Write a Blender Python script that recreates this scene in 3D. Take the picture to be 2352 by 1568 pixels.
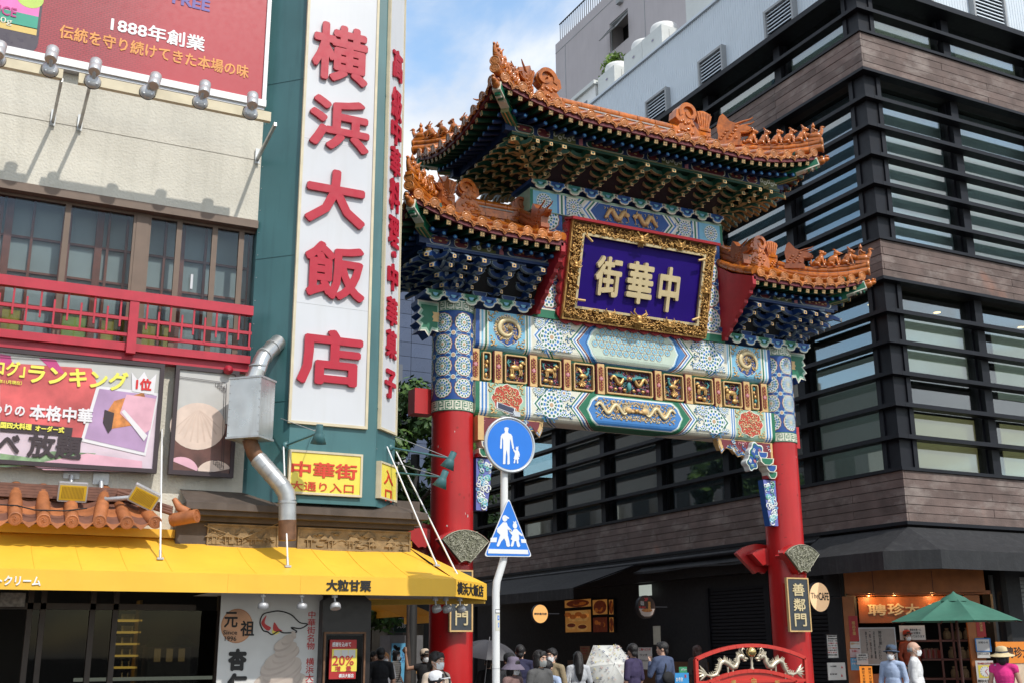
import bpy,bmesh,math,random
from mathutils import Matrix,Vector,Euler
random.seed(7)
for _o in list(bpy.data.objects):bpy.data.objects.remove(_o)
SC=bpy.context.scene
COL=SC.collection
PI=math.pi
# ------------------------------------------------------------------ camera, sky, sun, exposure
YAW,PITCH,ROLL,FOC,CX,CY=math.radians(26.9525),math.radians(15.2414),math.radians(-0.3480),2570.91,1176.0,784.0
EYE=Vector((0,0,1.6))
_f=Vector((math.sin(YAW)*math.cos(PITCH),math.cos(YAW)*math.cos(PITCH),math.sin(PITCH)))
_r=Vector((math.cos(YAW),-math.sin(YAW),0));_u=_r.cross(_f)
CR=math.cos(ROLL)*_r+math.sin(ROLL)*_u
CU=-math.sin(ROLL)*_r+math.cos(ROLL)*_u
cam_d=bpy.data.cameras.new('camera');cam=bpy.data.objects.new('camera',cam_d);COL.objects.link(cam)
cam.matrix_world=Matrix(((CR.x,CU.x,-_f.x,EYE.x),(CR.y,CU.y,-_f.y,EYE.y),(CR.z,CU.z,-_f.z,EYE.z),(0,0,0,1)))
cam_d.sensor_width=36;cam_d.lens=FOC/2352*36;cam_d.clip_end=2000;cam_d.clip_start=.1
SC.camera=cam
SUN=Vector((.27,-1.0,1.12)).normalized()
EL=math.asin(SUN.z);AZ=math.atan2(SUN.x,SUN.y)
w=bpy.data.worlds.new('World');SC.world=w;w.use_nodes=True
def build_world():
 nt=w.node_tree;N,L=nt.nodes,nt.links
 N.clear()
 out=N.new('ShaderNodeOutputWorld');bg=N.new('ShaderNodeBackground');bg.inputs[1].default_value=.15
 sky=N.new('ShaderNodeTexSky');sky.sky_type='NISHITA';sky.sun_disc=False
 sky.sun_elevation=EL;sky.sun_rotation=AZ;sky.air_density=1.2;sky.dust_density=.6;sky.ozone_density=1.5
 tc=N.new('ShaderNodeTexCoord');mp=N.new('ShaderNodeMapping')
 mp.inputs['Scale'].default_value=(1,1,1.9);mp.inputs['Location'].default_value=(6.8,2.7,1.5)
 L.new(tc.outputs['Generated'],mp.inputs[0])
 n1=N.new('ShaderNodeTexNoise');n1.inputs['Scale'].default_value=3.4;n1.inputs['Detail'].default_value=7;n1.inputs['Roughness'].default_value=.52
 n1.inputs['Distortion'].default_value=.35
 L.new(mp.outputs[0],n1.inputs['Vector'])
 rp=N.new('ShaderNodeValToRGB');rp.color_ramp.elements[0].color=(.06,.06,.06,1);rp.color_ramp.elements[0].position=.35;rp.color_ramp.elements[1].position=.53
 rp.color_ramp.interpolation='EASE'
 L.new(n1.outputs[0],rp.inputs[0])
 n2=N.new('ShaderNodeTexNoise');n2.inputs['Scale'].default_value=5;n2.inputs['Detail'].default_value=6
 L.new(mp.outputs[0],n2.inputs['Vector'])
 r2=N.new('ShaderNodeValToRGB');r2.color_ramp.elements[0].position=.3;r2.color_ramp.elements[1].position=.7
 r2.color_ramp.elements[0].color=(4.5,4.9,5.5,1);r2.color_ramp.elements[1].color=(7.0,7.1,7.2,1)
 L.new(n2.outputs[0],r2.inputs[0])
 mx=N.new('ShaderNodeMix');mx.data_type='RGBA'
 gn=N.new('ShaderNodeVectorMath');gn.operation='MULTIPLY';gn.inputs[1].default_value=(1.6,1.7,1.65);L.new(sky.outputs[0],gn.inputs[0])
 L.new(rp.outputs[0],mx.inputs[0]);L.new(gn.outputs[0],mx.inputs[6]);L.new(r2.outputs[0],mx.inputs[7])
 L.new(mx.outputs[2],bg.inputs[0]);L.new(bg.outputs[0],out.inputs[0])
build_world()
sd=bpy.data.lights.new('sun','SUN');sd.energy=2.9;sd.angle=math.radians(.9);sd.color=(1,.955,.88)
sun=bpy.data.objects.new('sun',sd);COL.objects.link(sun)
sun.rotation_euler=SUN.to_track_quat('Z','Y').to_euler()
SC.view_settings.view_transform='Standard';SC.view_settings.look='None'
SC.view_settings.exposure=.2;SC.view_settings.gamma=1;SC.view_settings.use_curve_mapping=False
# ------------------------------------------------------------------ measuring: a picture position on a known plane of the place
def ray(x,y):
 return _f+CR*((x-CX)/FOC)+CU*((CY-y)/FOC)
def onp(i,v,x,y):
 d=ray(x,y);return EYE+d*((v-EYE[i])/d[i])
def PX(x,y,X):return onp(0,X,x,y)
def PY(x,y,Y):return onp(1,Y,x,y)
def PZ(x,y,Z):return onp(2,Z,x,y)
# ------------------------------------------------------------------ materials
MATS={}
def mat(name,col,rough=.55,metal=0,var=.08,scale=6,bump=0,bscale=40,streak=0,spec=.5,coat=0,emit=None,es=0,rnd=.0,dirt=None,alpha=None):
 if name in MATS:return MATS[name]
 m=bpy.data.materials.new(name);m.use_nodes=True;MATS[name]=m
 nt=m.node_tree;N,L=nt.nodes,nt.links
 b=N['Principled BSDF']
 b.inputs['Roughness'].default_value=rough;b.inputs['Metallic'].default_value=metal
 b.inputs['Specular IOR Level'].default_value=spec
 if coat:b.inputs['Coat Weight'].default_value=coat;b.inputs['Coat Roughness'].default_value=.08
 c4=(*col,1)
 geo=N.new('ShaderNodeNewGeometry')
 src=None
 def noise(sc,det=4,zs=1.0):
  mp=N.new('ShaderNodeMapping');mp.inputs['Scale'].default_value=(1,1,zs)
  L.new(geo.outputs['Position'],mp.inputs[0])
  n=N.new('ShaderNodeTexNoise');n.inputs['Scale'].default_value=sc;n.inputs['Detail'].default_value=det
  L.new(mp.outputs[0],n.inputs['Vector']);return n
 if var:
  n=noise(scale,5)
  r=N.new('ShaderNodeMapRange');r.inputs[1].default_value=.25;r.inputs[2].default_value=.75
  r.inputs[3].default_value=1-var;r.inputs[4].default_value=1+var
  L.new(n.outputs[0],r.inputs[0]);val=r.outputs[0]
  if rnd:
   oi=N.new('ShaderNodeObjectInfo');r2=N.new('ShaderNodeMapRange');r2.inputs[3].default_value=1-rnd;r2.inputs[4].default_value=1+rnd
   L.new(oi.outputs['Random'],r2.inputs[0]);mm=N.new('ShaderNodeMath');mm.operation='MULTIPLY'
   L.new(val,mm.inputs[0]);L.new(r2.outputs[0],mm.inputs[1]);val=mm.outputs[0]
  vm=N.new('ShaderNodeVectorMath');vm.operation='SCALE';vm.inputs[0].default_value=col
  L.new(val,vm.inputs['Scale']);src=vm.outputs[0]
 if streak:
  n=noise(9,4,.09)
  r=N.new('ShaderNodeMapRange');r.inputs[1].default_value=.5;r.inputs[2].default_value=.78;r.inputs[3].default_value=0;r.inputs[4].default_value=streak
  L.new(n.outputs[0],r.inputs[0])
  mx=N.new('ShaderNodeMix');mx.data_type='RGBA'
  L.new(r.outputs[0],mx.inputs[0])
  if src:L.new(src,mx.inputs[6])
  else:mx.inputs[6].default_value=c4
  mx.inputs[7].default_value=(*(dirt or tuple(c*.35 for c in col)),1)
  src=mx.outputs[2]
 if src:L.new(src,b.inputs['Base Color'])
 else:b.inputs['Base Color'].default_value=c4
 if var:
  n=noise(scale*2.3,3)
  r=N.new('ShaderNodeMapRange');r.inputs[3].default_value=max(0,rough-.12);r.inputs[4].default_value=min(1,rough+.12)
  L.new(n.outputs[0],r.inputs[0]);L.new(r.outputs[0],b.inputs['Roughness'])
 if bump:
  n=noise(bscale,4);bp=N.new('ShaderNodeBump');bp.inputs['Strength'].default_value=bump;bp.inputs['Distance'].default_value=.02
  L.new(n.outputs[0],bp.inputs['Height']);L.new(bp.outputs[0],b.inputs['Normal'])
 if emit:
  b.inputs['Emission Color'].default_value=(*emit,1);b.inputs['Emission Strength'].default_value=es
 return m
RED=mat('red_lacquer',(.46,.009,.010),.38,var=.13,scale=2.2,coat=.1,streak=.3,dirt=(.25,.01,.012))
REDP=mat('red_board',(.36,.012,.02),.5,var=.12)
DKRED=mat('deep_red_timber',(.13,.012,.018),.6,var=.15)
GLAZE=mat('orange_glaze',(.47,.13,.014),.22,var=.4,scale=11,rnd=.2,coat=.3,bump=.12,bscale=30,streak=.55,dirt=(.16,.055,.022))
GLAZE2=mat('pale_orange_glaze',(.48,.16,.033),.32,var=.35,scale=16,rnd=.2,coat=.2,streak=.4,dirt=(.2,.08,.03),bump=.3,bscale=45)
GLAZED=mat('brown_glaze',(.30,.085,.025),.35,var=.3,scale=9,coat=.2,bump=.2)
MORTAR=mat('mortar',(.34,.32,.30),.9,var=.2,bump=.4)
GOLD=mat('gold_leaf',(.52,.30,.095),.45,metal=.55,var=.2,scale=14)
GOLDP=mat('gold_paint',(.62,.40,.17),.5,metal=.15,var=.12)
GOLDL=mat('pale_gold',(.66,.53,.30),.42,metal=.25,var=.08)
GREEN=mat('temple_green',(.010,.15,.075),.5,var=.12)
GREENL=mat('pale_green_paint',(.32,.50,.38),.55,var=.1)
BLUE=mat('temple_blue',(.012,.07,.28),.5,var=.12)
BLUEM=mat('mid_blue_paint',(.05,.20,.50),.5,var=.1)
SKYB=mat('light_blue_paint',(.20,.48,.66),.55,var=.1)
CREAM=mat('cream_line_paint',(.70,.68,.56),.55,var=.08)
WHITEP=mat('white_line_paint',(.74,.76,.74),.55,var=.06)
TAN=mat('tan_paint',(.52,.34,.20),.55,var=.1)
PURPLE=mat('purple_lacquer',(.016,.0025,.15),.5,var=.12,scale=2,spec=.15)
PINK=mat('pink_paint',(.60,.22,.26),.55)
MAROON=mat('maroon_paint',(.16,.02,.03),.55)
BLACKM=mat('black_metal',(.0065,.007,.011),.5,var=.2,scale=3,spec=.28)
BLACKD=mat('black_matt',(.010,.010,.012),.7,var=.2)
BLACKT=mat('black_canvas',(.015,.015,.017),.72,var=.3,scale=4,bump=.2,bscale=20,streak=.35,dirt=(.06,.06,.058))
WHITE=mat('white_paint',(.78,.78,.78),.45,var=.04)
TEAL=mat('teal_steel',(.05,.145,.155),.42,var=.16,scale=1.2,streak=.35,dirt=(.014,.05,.055))
SIGNW=mat('sign_white_acrylic',(.60,.61,.635),.35,var=.05,scale=.8,streak=.22,dirt=(.50,.49,.47))
SIGNR=mat('sign_red_acrylic',(.44,.009,.03),.34,var=.06)
TRIM=mat('cream_trim',(.60,.52,.36),.5,var=.12)
YELLOW=mat('yellow_canvas',(.84,.475,.04),.55,var=.07,scale=1.7,bump=.25,bscale=3.2,streak=.25,dirt=(.66,.40,.045))
YELSIGN=mat('yellow_acrylic',(.80,.66,.09),.4,var=.05)
SIGRED2=mat('sign_orange_red',(.62,.05,.02),.45)
STUCCO=mat('stucco',(.60,.565,.485),.9,var=.12,scale=1.3,bump=.5,bscale=34,streak=.3,dirt=(.38,.36,.30))
BROWNF=mat('brown_aluminium',(.15,.10,.07),.5,var=.12,streak=.2)
WOODR=mat('red_brown_wood',(.25,.065,.036),.55,var=.25,scale=12)
RAILR=mat('railing_red',(.44,.018,.04),.42,var=.14,streak=.3,dirt=(.3,.02,.03))
STEEL=mat('stainless',(.56,.56,.54),.30,metal=.85,var=.18,scale=3,streak=.5,dirt=(.30,.26,.21))
GALV=mat('galvanised',(.44,.45,.45),.42,metal=.6,var=.2,scale=6,streak=.4,dirt=(.24,.15,.09))
RUST=mat('rusty_steel',(.17,.085,.045),.65,metal=.3,var=.45,scale=9)
LAMPG=mat('lamp_grey',(.50,.50,.51),.38,metal=.4,var=.06)
LENS=mat('lamp_lens',(.52,.44,.40),.25,var=.05)
TERRA=mat('terracotta',(.36,.125,.045),.5,var=.25,scale=10,rnd=.15,bump=.2)
TERRAD=mat('dark_terracotta',(.16,.065,.04),.65,var=.3,scale=10)
CARVED=mat('carved_wood',(.27,.18,.085),.7,var=.35,scale=10,bump=.3)
CORN=mat('cornice_brown',(.085,.062,.048),.7,var=.3,scale=3,streak=.3,dirt=(.16,.13,.11))
def plank_mat():
 m=mat('weathered_plank',(.13,.09,.078),.78,var=.35,scale=2.2,rnd=.16,bump=.35,bscale=30)
 nt=m.node_tree;N,L=nt.nodes,nt.links;b=N['Principled BSDF']
 old=b.inputs['Base Color'].links[0].from_socket
 geo=N.new('ShaderNodeNewGeometry');mp=N.new('ShaderNodeMapping');mp.inputs['Scale'].default_value=(1.1,1.1,2.2)
 L.new(geo.outputs['Position'],mp.inputs[0])
 n=N.new('ShaderNodeTexNoise');n.inputs['Scale'].default_value=1.1;n.inputs['Detail'].default_value=9;n.inputs['Roughness'].default_value=.68
 L.new(mp.outputs[0],n.inputs['Vector'])
 r=N.new('ShaderNodeMapRange');r.inputs[1].default_value=.5;r.inputs[2].default_value=.75;r.inputs[3].default_value=0;r.inputs[4].default_value=.75
 L.new(n.outputs[0],r.inputs[0])
 mx=N.new('ShaderNodeMix');mx.data_type='RGBA';L.new(r.outputs[0],mx.inputs[0]);L.new(old,mx.inputs[6]);mx.inputs[7].default_value=(.34,.29,.26,1)
 n2=N.new('ShaderNodeTexNoise');n2.inputs['Scale'].default_value=.55;n2.inputs['Detail'].default_value=3
 L.new(geo.outputs['Position'],n2.inputs['Vector'])
 r2=N.new('ShaderNodeMapRange');r2.inputs[1].default_value=.66;r2.inputs[2].default_value=.74;r2.inputs[4].default_value=.55
 L.new(n2.outputs[0],r2.inputs[0])
 m2=N.new('ShaderNodeMix');m2.data_type='RGBA';L.new(r2.outputs[0],m2.inputs[0]);L.new(mx.outputs[2],m2.inputs[6]);m2.inputs[7].default_value=(.34,.13,.07,1)
 L.new(m2.outputs[2],b.inputs['Base Color']);return m
PLANK=plank_mat()
SILVER=mat('silver_cladding',(.60,.66,.72),.5,metal=0,var=.04,scale=2)
SILVERD=mat('louvre_grey',(.30,.31,.32),.5,var=.05)
MAUVE=mat('mauve_render',(.47,.43,.44),.85,var=.05,scale=1.2,streak=.16,dirt=(.28,.25,.26))
UNITW=mat('unit_white',(.62,.64,.62),.5,var=.05)
UNITT=mat('unit_drum_white',(.74,.74,.72),.5,var=.05)
BLUEG=mat('blue_panel',(.055,.075,.13),.3,var=.1,scale=.6,rnd=.1)
ASPH=mat('asphalt',(.05,.05,.052),.9,var=.2,scale=8,bump=.4,bscale=90)
PAVE=mat('paving',(.22,.20,.18),.85,var=.15,scale=5,bump=.3)
POLEW=mat('pole_white',(.72,.72,.71),.4,var=.05,streak=.1,dirt=(.45,.42,.38))
SIGNB=mat('road_sign_blue',(.012,.17,.64),.35,var=.04)
SIGNF=mat('road_sign_white',(.74,.75,.76),.4,var=.03)
SIGNG=mat('sign_rim_grey',(.50,.52,.54),.4,metal=.4,var=.05)
SKIN=mat('skin',(.52,.31,.22),.5,var=.06,scale=20)
SKIN2=mat('skin_tan',(.42,.24,.16),.5,var=.06,scale=20)
HAIRB=mat('black_hair',(.012,.010,.010),.42,var=.3,scale=60,bump=.5,bscale=120)
HAIRO=mat('dyed_orange_hair',(.42,.19,.06),.5,var=.3,scale=60,bump=.5,bscale=120)
HAIRBR=mat('brown_hair',(.05,.02,.015),.5,var=.3,scale=60,bump=.5,bscale=120)
MASKW=mat('mask_white',(.74,.75,.76),.7,var=.03)
MASKG=mat('mask_grey',(.26,.27,.26),.8,var=.05)
def cloth(name,col,b=.9):return mat('cloth_'+name,col,.85,var=.22,scale=7,bump=b,bscale=9)
LEAFM=None
def leaf_mat(name,col):
 m=mat(name,col,.5,var=.45,scale=1.8,spec=.3)
 b=m.node_tree.nodes['Principled BSDF'];b.inputs['Subsurface Weight'].default_value=0
 return m
LEAF=leaf_mat('leaf_dark',(.04,.09,.024));LEAFL=leaf_mat('leaf_light',(.08,.15,.03));LEAFY=leaf_mat('leaf_bright',(.17,.27,.05))
BARK=mat('bark',(.07,.05,.04),.9,var=.3,bump=.6)
def glass_mat(name,tint,rough=.03,refl=.5,trans=True):
 m=bpy.data.materials.new(name);m.use_nodes=True;MATS[name]=m
 nt=m.node_tree;N,L=nt.nodes,nt.links;N.clear()
 out=N.new('ShaderNodeOutputMaterial');mix=N.new('ShaderNodeMixShader');gl=N.new('ShaderNodeBsdfGlossy');gl.inputs['Roughness'].default_value=rough
 tr=N.new('ShaderNodeBsdfTransparent');tr.inputs[0].default_value=(*tint,1)
 lf=N.new('ShaderNodeLayerWeight');lf.inputs[0].default_value=.5;lw=N.new('ShaderNodeMath');lw.operation='POWER';lw.inputs[1].default_value=4.0;L.new(lf.outputs['Facing'],lw.inputs[0])
 ma=N.new('ShaderNodeMath');ma.operation='MULTIPLY_ADD';ma.inputs[1].default_value=1.0;ma.inputs[2].default_value=refl;ma.use_clamp=True
 L.new(lw.outputs[0],ma.inputs[0]);L.new(ma.outputs[0],mix.inputs[0]);L.new(tr.outputs[0],mix.inputs[1]);L.new(gl.outputs[0],mix.inputs[2]);L.new(mix.outputs[0],out.inputs[0])
 return m
GLASS=glass_mat('window_glass',(.60,.68,.70),.02,.22)
GLASSR=glass_mat('coated_glass',(.76,.82,.79),.02,.22)
GLASSD=glass_mat('dark_glass',(.40,.40,.38),.02,.012)
# ------------------------------------------------------------------ mesh builder
class MB:
 def __init__(s):s.v,s.f,s.m,s.s,s.mats,s.M=[],[],[],[],[],Matrix()
 def mi(s,m):
  if m not in s.mats:s.mats.append(m)
  return s.mats.index(m)
 def add(s,vs,fs,m,smooth=False):
  b=len(s.v);M=s.M;i=s.mi(m);flip=M.determinant()<0
  s.v+=[tuple(M@Vector(p))for p in vs]
  for f in fs:
   f=[b+k for k in f]
   s.f.append(f[::-1]if flip else f);s.m.append(i);s.s.append(smooth)
  return s
 def bx(s,x0,x1,y0,y1,z0,z1,m):
  return s.add([(x0,y0,z0),(x1,y0,z0),(x1,y1,z0),(x0,y1,z0),(x0,y0,z1),(x1,y0,z1),(x1,y1,z1),(x0,y1,z1)],[(3,2,1,0),(4,5,6,7),(0,1,5,4),(1,2,6,5),(2,3,7,6),(3,0,4,7)],m)
 def beam(s,a,b,w,h,m,up=(0,0,1)):
  a,b=Vector(a),Vector(b);d=b-a;l=d.length
  if l<1e-6:return s
  d/=l;r=d.cross(Vector(up))
  if r.length<1e-4:r=d.cross(Vector((1,0,0)))
  r.normalize();u=r.cross(d)
  o=s.M;s.M=o@Matrix(((d.x,r.x,u.x,a.x),(d.y,r.y,u.y,a.y),(d.z,r.z,u.z,a.z),(0,0,0,1)))
  s.bx(0,l,-w/2,w/2,-h/2,h/2,m);s.M=o;return s
 def prism(s,poly,z0,z1,m,side=None,back=True,smooth=False):
  a=sum(poly[i-1][0]*poly[i][1]-poly[i][0]*poly[i-1][1]for i in range(len(poly)))
  if a<0:poly=poly[::-1]
  n=len(poly);vs=[(p[0],p[1],z1)for p in poly]+[(p[0],p[1],z0)for p in poly]
  s.add(vs,[tuple(range(n))]+([tuple(range(2*n-1,n-1,-1))]if back else[]),m)
  s.add(vs,[(i,i+n,(i+1)%n+n,(i+1)%n)for i in range(n)],side or m,smooth);return s
 def flat(s,poly,z,m):
  a=sum(poly[i-1][0]*poly[i][1]-poly[i][0]*poly[i-1][1]for i in range(len(poly)))
  if a<0:poly=poly[::-1]
  return s.add([(p[0],p[1],z)for p in poly],[tuple(range(len(poly)))],m)
 def tube(s,pts,r,m,n=8,cap=True,smooth=True,flat=1.0):
  pts=[Vector(p)for p in pts];k=len(pts);rs=r if isinstance(r,(list,tuple))else[r]*k
  vs,fs=[],[];prev=None
  for i,p in enumerate(pts):
   d=(pts[min(i+1,k-1)]-pts[max(i-1,0)]).normalized()
   if prev is None:
    a=d.cross(Vector((0,0,1)));
    if a.length<.05:a=d.cross(Vector((1,0,0)))
   else:a=prev-d*prev.dot(d)
   a.normalize();prev=a;b=d.cross(a)
   for j in range(n):
    t=2*PI*j/n;vs.append(p+(a*math.cos(t)+b*math.sin(t)*flat)*rs[i])
  for i in range(k-1):
   for j in range(n):
    fs.append((i*n+j,i*n+(j+1)%n,(i+1)*n+(j+1)%n,(i+1)*n+j))
  s.add(vs,fs,m,smooth)
  if cap:s.add(vs,[tuple(range(n-1,-1,-1)),tuple((k-1)*n+j for j in range(n))],m)
  return s
 def lathe(s,prof,m,n=16,smooth=True,cap=True):
  vs=[(r*math.cos(2*PI*j/n),r*math.sin(2*PI*j/n),z)for r,z in prof for j in range(n)];k=len(prof)
  s.add(vs,[(i*n+j,i*n+(j+1)%n,(i+1)*n+(j+1)%n,(i+1)*n+j)for i in range(k-1)for j in range(n)],m,smooth)
  if cap:s.add(vs,[tuple(range(n-1,-1,-1)),tuple((k-1)*n+j for j in range(n))],m)
  return s
 def ell(s,c,r,m,R=None,nu=10,nv=6):
  if not isinstance(r,(list,tuple)):r=(r,r,r)
  R=R or Matrix.Identity(3);c=Vector(c);vs=[c+R@Vector((0,0,-r[2]))]
  for i in range(1,nv):
   p=-PI/2+PI*i/nv
   for j in range(nu):
    t=2*PI*j/nu;vs.append(c+R@Vector((r[0]*math.cos(p)*math.cos(t),r[1]*math.cos(p)*math.sin(t),r[2]*math.sin(p))))
  vs.append(c+R@Vector((0,0,r[2])));fs=[]
  for j in range(nu):fs.append((0,1+(j+1)%nu,1+j))
  for i in range(nv-2):
   for j in range(nu):fs.append((1+i*nu+j,1+i*nu+(j+1)%nu,1+(i+1)*nu+(j+1)%nu,1+(i+1)*nu+j))
  b=1+(nv-2)*nu
  for j in range(nu):fs.append((b+j,b+(j+1)%nu,len(vs)-1))
  return s.add(vs,fs,m,True)
 def grid(s,fn,nu,nv,m,smooth=True):
  vs=[fn(i/nu,j/nv)for j in range(nv+1)for i in range(nu+1)];k=nu+1
  return s.add(vs,[(j*k+i,j*k+i+1,(j+1)*k+i+1,(j+1)*k+i)for j in range(nv)for i in range(nu)],m,smooth)
 def mesh(s,name):
  me=bpy.data.meshes.new(name);me.from_pydata(s.v,[],s.f)
  for m in s.mats:me.materials.append(m)
  me.polygons.foreach_set('material_index',s.m);me.polygons.foreach_set('use_smooth',s.s);me.update();return me
 def build(s,name,parent=None,M=None):
  """links ONE mesh object; vertices given in world space (or in frame M)"""
  if M is None:
   xs=[p[0]for p in s.v];ys=[p[1]for p in s.v];zs=[p[2]for p in s.v]
   c=Vector(((min(xs)+max(xs))/2,(min(ys)+max(ys))/2,min(zs)));s.v=[(p[0]-c.x,p[1]-c.y,p[2]-c.z)for p in s.v]
   M=Matrix.Translation(c)
  return link(name,s.mesh(name),parent,M)
WM={}
def link(name,data,parent=None,M=None):
 o=bpy.data.objects.new(name,data);COL.objects.link(o);M=M or Matrix()
 WM[o.name]=M.copy()
 if parent is not None:
  o.parent=parent;o.matrix_basis=WM[parent.name].inverted()@M
 else:o.matrix_basis=M
 return o
def tag(o,label,cat,group=None,kind=None):
 if label:o['label']=label
 if cat:o['category']=cat
 if group:o['group']=group
 if kind:o['kind']=kind
 return o
def thing(name,label,cat,loc,rz=0,group=None):
 return tag(link(name,None,None,Matrix.Translation(Vector(loc))@Matrix.Rotation(rz,4,'Z')),label,cat,group)
def copy_tree(o,M,label=None,group=None):
 """a thing and its parts and sub-parts again at M"""
 kids={}
 for x in COL.objects:
  if x.parent:kids.setdefault(x.parent.name,[]).append(x)
 def rec(src,par):
  c=src.copy();COL.objects.link(c)
  if par is not None:c.parent=par;c.matrix_basis=src.matrix_basis;WM[c.name]=WM[par.name]@src.matrix_basis
  else:c.matrix_basis=M;WM[c.name]=M.copy()
  for k in kids.get(src.name,[]):rec(k,c)
  return c
 c=rec(o,None)
 if label:c['label']=label
 if group:c['group']=group
 return c
def frame(O,ux=(1,0,0),uy=(0,0,1)):
 ux,uy=Vector(ux).normalized(),Vector(uy).normalized();n=ux.cross(uy).normalized();uy=n.cross(ux)
 return Matrix(((ux.x,uy.x,n.x,O[0]),(ux.y,uy.y,n.y,O[1]),(ux.z,uy.z,n.z,O[2]),(0,0,0,1)))
def FY(x,Y,z):return frame((x,Y,z))
def FX(X,y,z):return frame((X,y,z),(0,-1,0),(0,0,1))
FONT={}
def text_mesh(s,w,h,off=0.0,ext=.02,bev=0.0,m=None,vertical=False,res=2,gap=1.0,cell=None):
 """lettering as a mesh whose box is exactly w x h, lower left at the origin, back at z = 0"""
 key=(s,vertical,off,round(ext,4),bev,gap)
 c=bpy.data.curves.new('lettering','FONT');c.body='\n'.join(s)if vertical else s
 c.resolution_u=res;c.space_line=gap if vertical else 1;c.align_x='CENTER' if vertical else 'LEFT'
 if not vertical:c.space_character=gap
 o=bpy.data.objects.new('lettering',c);COL.objects.link(o)
 dg=bpy.context.evaluated_depsgraph_get()
 me=bpy.data.meshes.new_from_object(o.evaluated_get(dg));bpy.data.objects.remove(o);bpy.data.curves.remove(c)
 vs=[v.co.copy()for v in me.vertices];fs=[list(p.vertices)for p in me.polygons];bpy.data.meshes.remove(me)
 nch=max(1,len(s));k=off*1.15
 sh=[(0,0)]if off<=0 else[(k*math.cos(a),k*math.sin(a))for a in(q_*PI/4+.2 for q_ in range(8))]
 xs=[v.x for v in vs];ys=[v.y for v in vs]
 x0,x1,y0,y1=min(xs)-k,max(xs)+k,min(ys)-k,max(ys)+k
 bm=bmesh.new()
 for q,(dx_,dy_)in enumerate(sh):
  bv=[bm.verts.new(((v.x+dx_-x0)/(x1-x0)*w,(v.y+dy_-y0)/(y1-y0)*h,0))for v in vs];bf=[]
  for f in fs:
   try:bf.append(bm.faces.new([bv[i]for i in f]))
   except ValueError:pass
  bmesh.ops.remove_doubles(bm,verts=bv,dist=w*1e-5)
  bf=[f for f in bf if f.is_valid]
  bmesh.ops.recalc_face_normals(bm,faces=bf)
  fl=[f for f in bf if f.normal.z<0]
  if fl:bmesh.ops.reverse_faces(bm,faces=fl)
  for v in{v for f in bf for v in f.verts}:v.co.z=q*.0004
  r=bmesh.ops.extrude_face_region(bm,geom=bf)
  for g in r['geom']:
   if isinstance(g,bmesh.types.BMVert):g.co.z+=ext
 me=bpy.data.meshes.new('lettering');bm.to_mesh(me);bm.free()
 me.materials.clear();me.materials.append(m or BLACKD);me.name='lettering'
 for p in me.polygons:p.use_smooth=False
 return me
def text(name,s,F,x,y,w,h,m,parent,off=0.0,ext=.004,vertical=False,lift=.002,gap=1.0):
 return link(name,text_mesh(s,w,h,off,ext,0,m,vertical,gap=gap),parent,F@Matrix.Translation((x,y,lift)))
def circ(cx,cy,rx,ry=None,n=24,a0=0,a1=2*PI):
 ry=ry or rx;full=abs(a1-a0-2*PI)<1e-6
 return[(cx+rx*math.cos(a0+(a1-a0)*i/(n if full else n-1)),cy+ry*math.sin(a0+(a1-a0)*i/(n if full else n-1)))for i in range(n)]
def rect(x0,y0,x1,y1):return[(x0,y0),(x1,y0),(x1,y1),(x0,y1)]
def rrect(x0,y0,x1,y1,r,k=4):
 P=[]
 for cx,cy,a in((x1-r,y1-r,0),(x0+r,y1-r,PI/2),(x0+r,y0+r,PI),(x1-r,y0+r,3*PI/2)):
  P+=[(cx+r*math.cos(a+PI/2*i/k),cy+r*math.sin(a+PI/2*i/k))for i in range(k+1)]
 return P
def frame_mb(mb,x0,y0,x1,y1,t,z0,z1,m):
 for r in(rect(x0,y0,x1,y0+t),rect(x0,y1-t,x1,y1),rect(x0,y0+t,x0+t,y1-t),rect(x1-t,y0+t,x1,y1-t)):mb.prism(r,z0,z1,m)
 return mb
def loc(F,x,y,d=0.0):
 """where a picture position meets the plane z = d of frame F, in F's own coordinates"""
 Fi=F.inverted();e=Fi@EYE;q=Fi.to_3x3()@ray(x,y);t=(d-e.z)/q.z
 return e.x+q.x*t,e.y+q.y*t
 # ------------------------------------------------------------------ ground
mb=MB();mb.bx(-400,400,-200,600,-.5,0,ASPH);tag(mb.build('road'),None,None,kind='structure')
mb=MB();mb.bx(-12,5.9,12.2,17.0,.001,.14,PAVE);tag(mb.build('pavement'),None,None,kind='structure')
mb=MB();mb.bx(15.6,40,14.2,60,.001,.14,PAVE);tag(mb.build('pavement'),None,None,kind='structure')
mb=MB();mb.bx(6.9,15.595,18.4,60,.004,.03,mat('street_brick',(.24,.15,.12),.85,var=.2,scale=3));tag(mb.build('street_paving'),None,None,kind='structure')
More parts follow.
